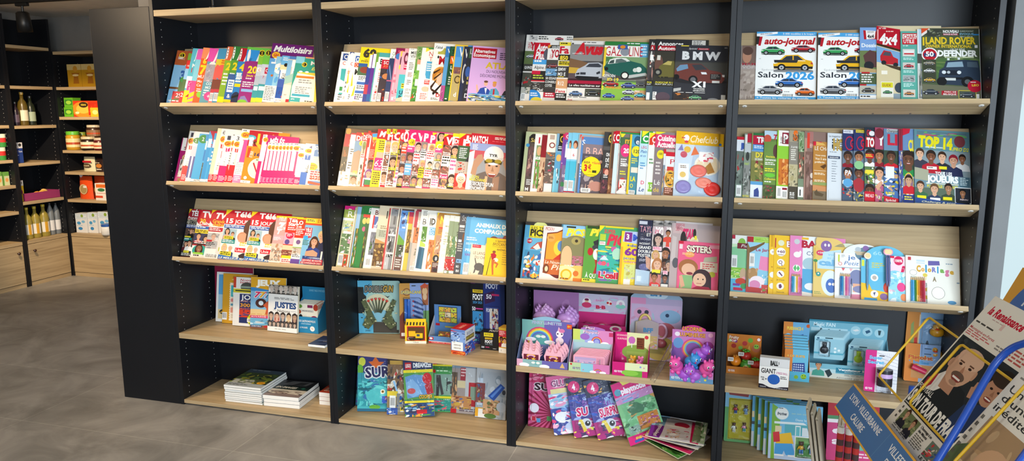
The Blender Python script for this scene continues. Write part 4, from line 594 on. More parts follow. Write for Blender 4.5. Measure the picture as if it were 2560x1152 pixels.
row(1,1,14,.205,820,300,5.447,2420,[(120,110,'6a4a2a','brown spined magazine with red label',[('e',.45,.05,.35,.06,'c8903a'),('r',.05,.1,1,.32,'b8142a'),('t',.6,.31,.3,'CHASSEUR','e8c8b0',D(rot=86,w=1.4)),('t',.3,.38,.05,'L','e8702a'),('t',.3,.44,.05,'D','e8702a'),('ph',0,.5,1,.75,'3a3a2a 6a5a3a b8a07a K',3,7),('ph',0,.75,1,1,'efe6d8 e8a080 W',2,5)]),(205,175,'fbf5e6','white glossy spined magazine',[('r',0,0,1,.03,'c8202c'),('ln',.3,.3,.9,.42,3,'K'),('ln',.25,.55,.9,.7,3,'K'),('ln',.1,.8,.6,.9,2,'e88a5a')],D(spine='fff8ea')),(275,165,'c8bfae','desert photo magazine with white title',[('r',0,0,1.6,.16,'c0241e'),('p',[(.6,0),(1.5,0),(1,.08)],'f0d02a'),('t',.1,.06,.09,'DI','W',D(w=.7,b=3)),('r',0,.16,1.3,.4,'7fa0bc'),('p',[(0,.38),(.6,.33),(1.3,.4),(1.3,.75),(0,.75)],'b8987a'),('c',.85,.2,.05,'f0d02a'),('t',.78,.18,.04,'1','K'),('t',.3,.71,.06,'PB','e8d23a',D(w=.5)),('r',0,.8,1.2,.83,'4a7a5a'),('r',0,.83,1.2,1,'d8a88a'),('face',.5,.88,.12,'s','n','W')]),(375,165,'d8c2a8','palm photo magazine with white title',[('r',0,0,1.6,.16,'c0241e'),('t',.05,.05,.09,'DÉ','W',D(w=.85,b=3)),('e',.5,.25,.35,.08,'8a9a5a'),('r',.4,.25,.6,.42,'8a6a4a'),('r',.1,.4,.9,.5,'efe9dc'),('ln',.15,.41,.85,.49,2,'R'),('ph',0,.5,1.2,1,'e8dcc4 5a3a2a c8a07a efe6d6 3a2a2a',5,9)]),(435,145,'c8241e','thin red spined magazine',[('t',.2,.05,.08,'In','W',D(w=.9)),('r',.5,.3,1,1,'f3ece0'),('ln',.5,.5,1,.9,4,'n')]),(475,140,'d8341e','red magazine with rainbow glass picture',[('r',0,0,1.5,.04,'4a1a1a'),('p',[(.2,.06),(1,.04),(.85,.2),(.65,.24),(.4,.2)],'3aa0d8'),('p',[(.3,.12),(.95,.11),(.8,.2),(.62,.24),(.4,.19)],'f0c82a'),('p',[(.4,.17),(.88,.16),(.62,.24)],'e86a1e'),('r',.55,.24,.65,.28,'e8d2b0'),('ln',.2,.34,.9,.5,6,'e8b4a4'),('p',[(0,.1),(.15,.1),(.15,1),(0,1)],'f3e9dc'),('r',.15,.52,1.1,.82,'a85a4a'),('face',.6,.6,.14,'8a5a3a','2a1a14','W'),('face',.5,.77,.14,'d8a888','8a4a8a','6a3a6a',D(long=1)),('r',.1,.85,1.1,.88,'W'),('r',.1,.88,1.1,.97,'3a8a4a'),('r',.1,.97,1,1,'d8341e')]),(565,120,'f0d21e','yellow and magenta magazine numbered sixty-three',[('r',0,0,1.5,.17,'c0141e'),('t',.2,.03,.1,'M','W',D(b=4,i=1)),('r',.2,.18,1.3,.4,'f3d61e'),('ln',.3,.2,1.,.38,5,'5a4a1a'),('r',.2,.4,1.2,.52,'c8b49a'),('r',.1,.5,1.2,.72,'c81a7a'),('t',.15,.53,.12,'63','W',D(w=.8,b=0,i=1)),('t',.2,.67,.04,'SUDOKU','W',D(w=.7)),('r',0,.72,1.1,1,'f3d61e'),('ln',.15,.75,.95,.97,6,'5a4a1a',4)],D(W=.2)),(690,120,'f0e8dc','white gossip magazine with yellow price flash',star('c0141e','F','W','fpf',3,[('p',[(0,0),(.6,0),(.6,.09),(0,.09)],'f0d21e'),('t',.1,.01,.06,'-1€','K',D(w=.5)),('r',0,.2,.14,1,'f7f0e4')])),(770,120,'e8dcd0','gossip magazine with blond man portrait',star('c0141e','C','W','ffp',5,[('r',0,0,.5,.08,'f0d21e'),('t',.1,.01,.06,'1€','K',D(w=.4)),('r',0,.1,.12,1,'f4eee6'),('t',.1,.66,.05,'LA P','f0d83a',D(w=.8))])),(875,125,'e0d4c8','gossip magazine with yellow strip',star('c81a34','O','W','pft',7,[('r',0,.14,.22,.85,'f0cf2a'),('r',.1,.34,1,.44,'2a2a2a'),('t',.2,.36,.06,'EL','f0e23a',D(w=.5))])),(925,145,'d8301e','red magazine with huge white round letter',star('c8142a','O','W','ffff',9,[('r',0,.28,.9,.4,'d8401e'),('ln',.1,.29,.85,.39,2,'W'),('e',.5,.1,.42,.1,'W'),('e',.55,.1,.22,.055,'c8142a')])),(1000,125,'c83a7a','magenta magazine with yellow euro badge',star('d81a6a','C','W',['P','f','6db4e0','p'],11,[('c',.5,.22,.06,'f0d21e'),('t',.3,.19,.06,'-1€','K',D(w=.45))])),(1100,135,'d83a8a','pink magazine with woman in grey suit',star('d81a6a','V','W','ftpf',13)),(1190,140,'d8287a','pink magazine with man seated portrait',star('d81a6a','P','W',['f','t','f','Y','f'],15)),(1275,165,'d82a7a','pink magazine with short haired woman',star('d8186a','P','W',['f','t','f','t','p'],17,[('p',[(.4,0),(1,0),(.5,.06)],'f0d21e')])),(1385,170,'cabfb4','grey magazine with dark haired woman on top',star('b8a8a0','','W',['P','f','f','p','t'],19,[('r',0,0,1.2,.16,'c8a8a0'),('face',.6,.06,.14,'d8a888','2a1a1a','Y',D(long=1)),('t',.2,.2,.1,'C','W',D(b=0))])),(1490,190,'d8402a','red masthead magazine with warm family photo',star('c0141e','V','W',['p','t','p','f'],21,[('p',[(0,0),(.5,0),(0,.06)],'f0d21e'),('r',.05,.74,.95,.82,'d8306a'),('t',.1,.755,.05,'Kend','W',D(w=.7)),('t',.1,.84,.06,'Un','4a4a4a',D(w=.6)),('t',.1,.92,.06,'lac','d8306a',D(w=.7))])),(1610,180,'e4dcd4','pale magazine with man in suit below',star('efe9e0','','R',['f','t','f'],23,[('r',0,0,1.1,.06,'f0d21e'),('r',.3,.08,1,.2,'c0141e'),('t',.35,.1,.08,'Di','W',D(w=.6,b=3)),('t',.2,.9,.05,'SEXI','W',D(w=.7))])),(1700,180,'c8342a','red topped magazine with elderly woman photo',[('r',0,0,1.5,.22,'c8181e'),('p',[(0,0),(.5,0),(0,.1)],'f0d21e'),('t',.55,.02,.08,'ic','W',D(w=.7,b=3)),('t',.35,.1,.11,'Pa','W',D(w=1,b=4)),('r',0,.22,1.1,.5,'3a5a3a'),('ln',.15,.26,.8,.46,6,'W'),('p',[(.4,.6),(1,.35),(1,.5),(.5,.66)],'2a2a34'),('ph',0,.5,1.1,.72,'b8aca0 c83a2a 3a3a44 d8b09a',4,8),('face',.5,.82,.2,'e6bc9c','efe9e0','d8785a')]),(1865,175,'8a8fb0','large magazine showing swimmer with cap and goggles',[('r',0,0,1,.17,'b8142a'),('r',0,.02,.42,.19,'b8142a'),('t',.03,.04,.12,'MATCH','W',D(w=.36,b=3)),('ln',.55,.04,.92,.09,2,'W'),('ln',.5,.11,.92,.13,1,'e8606a'),('r',.93,.03,1,.22,'3a7ab8'),('r',0,.17,1,.4,'8f9cc8'),('r',0,.3,1,.48,'c0505a'),('r',0,.45,1,1,'9a9a9c'),('p',[(0,.35),(.12,.3),(.1,1),(0,1)],'f4ead8'),('p',[(.1,1),(.22,.72),(.4,.66),(.75,.66),(.95,.74),(1,1)],'6f6058'),('p',[(.12,.5),(.2,.38),(.3,.36),(.34,.46),(.22,.6),(.2,.75),(.08,.72)],'b88a6c'),('p',[(1,.45),(.92,.36),(.82,.4),(.8,.5),(.88,.62),(.9,.78),(1,.8)],'b88a6c'),('e',.57,.56,.17,.2,'c89a7a'),('e',.57,.37,.23,.17,'ece9e4'),('r',.34,.4,.8,.44,'d8d4d0'),('p',[(.36,.47),(.55,.43),(.78,.47),(.76,.52),(.58,.49),(.38,.52)],'4a3f1c'),('e',.47,.465,.08,.035,'a8902a'),('e',.68,.465,.08,.035,'a8902a'),('t',.46,.34,.05,'TYR','2a2a2a',D(w=.2,b=3)),('e',.49,.55,.03,.012,'2a1a14'),('e',.66,.55,.03,.012,'2a1a14'),('p',[(.57,.55),(.61,.65),(.54,.65)],'a87858'),('p',[(.46,.69),(.68,.69),(.62,.75),(.52,.75)],'8a3a34'),('r',.49,.69,.65,.705,'W'),('r',.42,.74,.48,1,'d8a880'),('p',[(.6,.76),(.75,.72),(.75,1),(.6,1)],'a07a62'),('t',.08,.74,.05,'LÉON','f0dc3a',D(w=.2)),('t',.07,.79,.05,'MARCHAND','f0dc3a',D(w=.38)),('t',.03,.85,.065,"LES SECRETS D'UN",'W',D(w=.6,b=2)),('t',.03,.93,.065,'PHÉNOMÈNE','W',D(w=.42,b=2)),('ln',.06,.2,.2,.3,4,'W')],D(spine='fff3e0')),],'weekly magazines on the second shelf, second bookcase')
# second bookcase, third shelf: home, garden and animals
row(1,2,12,.205,820,500,5.447,2425,[(105,75,'d8d0a0','pink topped garden magazine with barcode',[('r',0,0,1,.06,'d81a7a'),('t',.35,.04,.11,'R','f0ecc8',D(b=2)),('r',0,.06,1,.2,'9aa84a'),('t',.35,.08,.1,'RS','f3f0d8',D(w=.8)),('r',0,.2,1,.24,'W'),('ph',.1,.24,1.1,.42,'c8d0a0 8ab04a e8a060 6a9ac0 W',3,10),('r',.2,.42,1,.46,'W'),('ph',.1,.46,1.1,.78,'6a8a5a d8e0c0 e8a8c0 4a6a3a W',6,12),('bar',.1,.8,.5,.98),('ph',.5,.8,1.1,1,'c8502a 4a7a3a W e0a08a',4,7)]),(250,100,'b8b48a','beige striped thin magazine',[('r',0,.05,.4,1,'e8dcc8'),('r',.6,.4,.75,1,'8a2a2a'),('r',.8,.2,1,.9,'e8e0c8')]),(285,90,'8ab8dc','blue sky flower magazine',[('r',.3,0,1.3,.36,'9cc0e0'),('ph',.2,.36,1.2,1,'4a6a34 d8642a 8ab04a e8b03a 3a5a2a W',5,14)]),(340,80,'2a7a3a','green spined garden magazine',[('r',.4,.05,1,.95,'2f8440')],D(spine='5aa05a')),(372,75,'2a7f3c','green garden magazine with red label',[('r',.1,.14,1,.19,'d8301e'),('e',.5,.25,.5,.05,'f0d06a'),('r',0,.4,1,1,'2f7f3c'),('e',.6,.38,.4,.04,'e86a8a')]),(425,80,'3a6a3a','dark green garden magazine with yellow flowers',[('r',0,0,1,.14,'2a8040'),('t',.4,.03,.08,'R','W'),('r',0,.14,1,.19,'d8301e'),('e',.5,.24,.5,.05,'f0d06a'),('ph',0,.4,1,1,'4a5a34 6a3a2a d8b02a 8a9a5a 3a2a20',4,10)]),(472,105,'f1ede4','white magazine with brown capital letters',[('t',.5,.03,.08,'BO','7a2a1a',D(w=.9,b=1)),('r',.5,.14,1,.33,'4a6ab0'),('r',.35,.12,.52,.34,'d8202c'),('t',.48,.33,.05,'ENQUETE','W',D(rot=86,w=.35)),('t',.65,.2,.1,'A','W'),('t',.55,.44,.08,'80','f0dc2a',D(w=.5,b=3)),('r',.1,.36,.3,.9,'f6f3ee'),('ph',.35,.4,1.1,.78,'7a7a84 5a7a3a 3a3a3a b8b8c0',3,10),('bar',.2,.83,.7,.98)],D(W=.2)),(585,72,'d8c8ac','tall beige landscape book with sand dunes',[('r',0,0,1.2,.5,'e4d3b4'),('r',.7,.08,.8,.2,'3a3a34'),('ln',.3,.32,.9,.38,2,'8a7a5a'),('r',0,.38,1.2,.52,'b8bca8'),('ln',.25,.4,.9,.5,4,'7a7a64'),('p',[(0,.53),(1.2,.6),(1.2,.66),(0,.6)],'c8965a'),('ph',0,.6,1.2,.96,'6a4a2a 8a6a3a 4a3420 b8904a c8b070',8,14),('t',.4,.88,.05,'SUR','W',D(w=.6)),('ln',.4,.95,.9,.97,1,'W')],D(t=.008)),(725,110,'b8202a','red and grey striped magazine strip',[('r',.5,0,1,.3,'e4d8c4'),('r',0,.3,.3,1,'d8343a'),('r',.5,.3,1,1,'d4a8a0')]),(755,118,'8a8a8c','grey kitchen photo magazine',[('ln',.4,.02,.9,.05,1,'3a3a3a'),('r',0,.08,1.1,.3,'9a9a9a'),('r',.4,.12,.7,.26,'6a6a6a'),('ph',0,.3,1.1,.8,'7a7a7c b8b8b8 4a4a4a W 2a2a2a',4,14),('r',0,.42,1,.45,'W'),('r',0,.72,1,.75,'e6e2dc'),('r',0,.8,.5,1,'b8b8ba'),('t',.1,.88,.05,'1','W')],D(W=.2)),(850,115,'4a3a3a','brown spined decorating magazine',[('r',0,0,.35,1,'e8dcc8'),('r',.4,.3,.6,1,'a83a34'),('r',.7,0,1,1,'e4dcd0')]),(890,140,'6a9ad0','blue magazine with mountain landscape',[('r',0,0,1.4,.35,'6aa0dc'),('ph',0,.02,1.4,.3,'5a90d0 3a3a6a W 8ab8e8',4,8),('t',.4,.07,.08,'AI','W',D(w=.5)),('p',[(0,.4),(.8,.5),(1.3,.6),(0,.58)],'6aa03a'),('ph',0,.58,1.3,.78,'4a5a44 e8e4e0 8a8aa0 3a2a2a',5,8),('r',0,.78,1.2,1,'6a4a40'),('ln',.1,.82,.9,.97,4,'e8dcd0')]),(985,160,'c8b84a','yellow green bread photo magazine',[('r',.2,0,1.2,.1,'b8244a'),('r',.2,.08,1,.2,'e8604a'),('r',0,.2,.25,1,'f2eedf'),('ph',.3,.3,1.1,.7,'7a5a2a c8a03a 4a3a1a e8c04a',3,10),('t',.85,.95,.3,'LE PRINTEMPS','8ab03a',D(rot=86,w=1.2))]),(1065,120,'c8b8a8','brown gardening magazine with vertical lettering',[('r',.3,0,1,.04,'8a2a3a'),('r',.2,.03,.6,.3,'b83a4a'),('t',.5,.29,.12,'CONSEILS','W',D(rot=87,w=.9)),('ph',.3,.3,1.2,.55,'c87a4a a8623a e0a070 5a3a2a',5,8),('t',.6,.75,.14,'TRE','8a8474',D(rot=86,w=.9)),('t',.6,.93,.14,'CREATIONS','d8d4c8',D(rot=86,w=1)),('r',0,.55,.3,1,'a8a49c'),('bar',.4,.92,.9,1)],D(W=.2)),(1165,130,'f1ede2','cream magazine with pool and lawn picture',[('ln',.25,.02,.8,.1,4,'5a5a5a'),('t',.3,.14,.1,'B','6a6a6a',D(b=0)),('t',.35,.17,.05,'ma','4a4a4a',D(w=.35)),('p',[(.35,.27),(.95,.27),(.9,.52),(.35,.52)],'6a9a4a'),('ph',.35,.27,.92,.5,'5a8a3a 3a6a2a 8ab06a W',4,9),('p',[(.3,.5),(.95,.56),(.9,.6),(.3,.6)],'b8d05a'),('p',[(.25,.6),(.9,.62),(.85,.96),(.15,.95)],'3a6a84'),('p',[(.3,.62),(.6,.63),(.45,.95),(.2,.95)],'2a5470')]),(1275,180,'f3efe4','white idea magazine with orange drawing',[('t',.2,.08,.11,'ID','3a3630',D(w=.6,b=3)),('ln',.2,.2,.8,.22,1,'5a5a5a'),('r',.25,.24,.9,.37,'5aa8d0'),('t',.3,.25,.05,'DI','W',D(w=.5)),('t',.3,.31,.05,'SO','W',D(w=.5)),('ph',.35,.45,1,.95,'d8824a b85a2a e8b07a 7a3a1a efe4d0',4,12)]),(1390,170,'c8984a','ochre magazine with large yellow letter',[('r',0,0,.3,.06,'f0d02a'),('e',.7,.06,.6,.08,'b87a2a'),('t',.5,.05,.13,'N','f0d83a',D(w=.6,b=3)),('r',.4,.24,1,.27,'c8402a'),('ln',.4,.28,1,.36,3,'8a3a2a'),('ph',.2,.38,1.1,.7,'b88a6a d8c0a0 7a4a3a e8dcc8',3,8),('e',.5,.77,.4,.06,'2a2424'),('t',.4,.74,.06,'8','W'),('r',.1,.83,1.1,1,'5a3030'),('ln',.2,.85,1,.92,3,'d8c8b8'),('e',.6,.96,.3,.03,'2a1a1a')]),(1485,200,'efeadc','cream magazine with olive small titles',[('t',.4,.18,.03,'MAG','8a8a5a',D(w=.6)),('t',.45,.29,.04,'Vos','8a8a5a',D(w=.5)),('t',.42,.34,.04,'alt','8a8a5a',D(w=.5)),('ln',.35,.42,.85,.53,3,'a8a878'),('t',.25,.58,.05,'SPÉ','d8d4b4',D(w=.6,b=0)),('t',.25,.68,.05,'IDÉ','d8d4b4',D(w=.6,b=0))],D(t=.007)),(1570,205,'8a9a7a','bamboo photo magazine with red fruit, left copy',[('r',0,0,1,.1,'efe9dc'),('t',.7,.35,.25,'HOME','3a3a34',D(rot=86,w=1)),('ph',0,.36,1,.72,'7a8a5a 5a6a4a b8a87a efe6d6 d8c8a0',6,12),('r',0,.72,1,.74,'b8203a'),('ph',0,.75,1,.95,'b8242a e85a4a 8a1a1a W',4,10),('r',.1,.96,.6,1,'W')]),(1635,215,'8a9a7a','bamboo photo magazine with red fruit, right copy',[('r',0,0,1,.1,'efe9dc'),('t',.5,.35,.2,'HOME','3a3a34',D(rot=86,w=.8)),('t',.75,.1,.06,'n°6','3a3a34'),('ph',0,.36,1.2,.72,'6a8a5a 4a7a6a b8a87a efe6d6 d8e0d0',6,12),('t',.85,.6,.06,'E','W'),('r',0,.72,1,.74,'b8203a'),('ph',0,.75,1.2,.95,'b8242a e85a4a 8a1a1a W',5,10),('r',.1,.96,.9,1,'W')]),(1705,175,'4a4a4e','tall dark grey magazine with white script',[('t',.35,.03,.1,'Style Chien','b8b8bc',D(w=2.8,b=0)),('r',.1,.2,.8,.24,'d8d4cc'),('ln',.15,.26,.9,.33,2,'b8b4ac'),('e',.9,.4,.25,.08,'7a4a2a'),('r',.15,.44,.6,.48,'W'),('ln',.15,.5,.9,.65,4,'b8b4ac'),('r',.2,.76,1,.82,'8ab8dc'),('t',.3,.77,.04,'MIX','2a4a7a',D(w=.6)),('t',.25,.86,.04,'MO','W',D(w=.4)),('t',.3,.93,.04,'BI','W',D(w=.4))],D(full=0,W=.2)),(1795,225,'6ab4dc','blue magazine with dog in glasses',[('r',0,0,.1,1,'5aa0cc'),('t',.22,.09,.07,'ANIMAUX DE','W',D(w=.68,b=3)),('t',.2,.19,.075,'COMPAGNIE','W',D(w=.72,b=3)),('t',.55,.3,.04,'magazine','d8207a',D(w=.3,i=1)),('e',.62,.35,.08,.05,'7a4a3a'),('e',.85,.34,.05,.07,'8a4a3a'),('e',.7,.48,.25,.12,'e8d4b0'),('ln',.05,.35,.28,.42,2,'W'),('ln',.05,.45,.35,.49,2,'cfe6f2'),('t',.05,.55,.05,'PRENEZ','W',D(w=.3)),('t',.05,.63,.05,'VACANCES','8a3a9a',D(w=.35)),('bar',.05,.8,.16,1)],D(vw=1,full=1)),(1905,600,'f0d9ba','small peach booklet with grey cat',[('r',.08,-0,.62,.1,'d8203a'),('ln',.12,.02,.55,.08,2,'e8a0a0'),('t',.18,.22,.1,'LE LANGAGE','6a4a3a',D(w=1.1,b=0)),('t',.3,.36,.1,'DU CHIEN','6a4a3a',D(w=.9,b=0)),('p',[(.3,.46),(.34,.44),(.45,.6),(.4,.66)],'5a5450'),('e',.62,.72,.3,.13,'5f5a56',24),('p',[(.4,.66),(.5,.7),(.4,.92),(.3,.95)],'5f5a56'),('p',[(.75,.75),(.95,.8),(.9,.97),(.6,.97)],'5f5a56'),('e',.95,.72,.1,.08,'4a4642'),('t',.1,.92,.04,'12','8a6a4a')],D(name='booklet',cat='booklet',W=.135)),(2108,510,'f0c41e','small yellow booklet with walking woman drawing',[('t',.36,.03,.06,"L'agenda",'3a2a14',D(w=.42,b=0,i=1)),('t',.26,.11,.08,'BROCANTES','3a2a14',D(w=.68,b=0,i=1)),('r',.25,.22,1,.226,'3a2a14'),('t',.46,.27,.05,'RHÔNE-ALPES','3a2a14',D(w=.6)),('e',.35,.36,.07,.035,'8a4a2a'),('p',[(.22,.42),(.36,.38),(.46,.44),(.42,.56),(.28,.56)],'b81a2a'),('e',.45,.57,.1,.055,'e8e0c8'),('p',[(.28,.56),(.42,.56),(.38,.72),(.42,.95),(.36,.97),(.3,.74)],'c8642a'),('p',[(.42,.6),(.58,.66),(.5,.78),(.46,.75),(.5,.68),(.4,.66)],'c8642a'),('p',[(.12,.98),(.22,.48),(.24,.48),(.15,.98)],'3a2a14'),('ln',.7,.36,.98,.72,6,'6a5420',4,.2)],D(name='booklet',cat='booklet')),],'home and garden magazines on the third shelf, second bookcase')
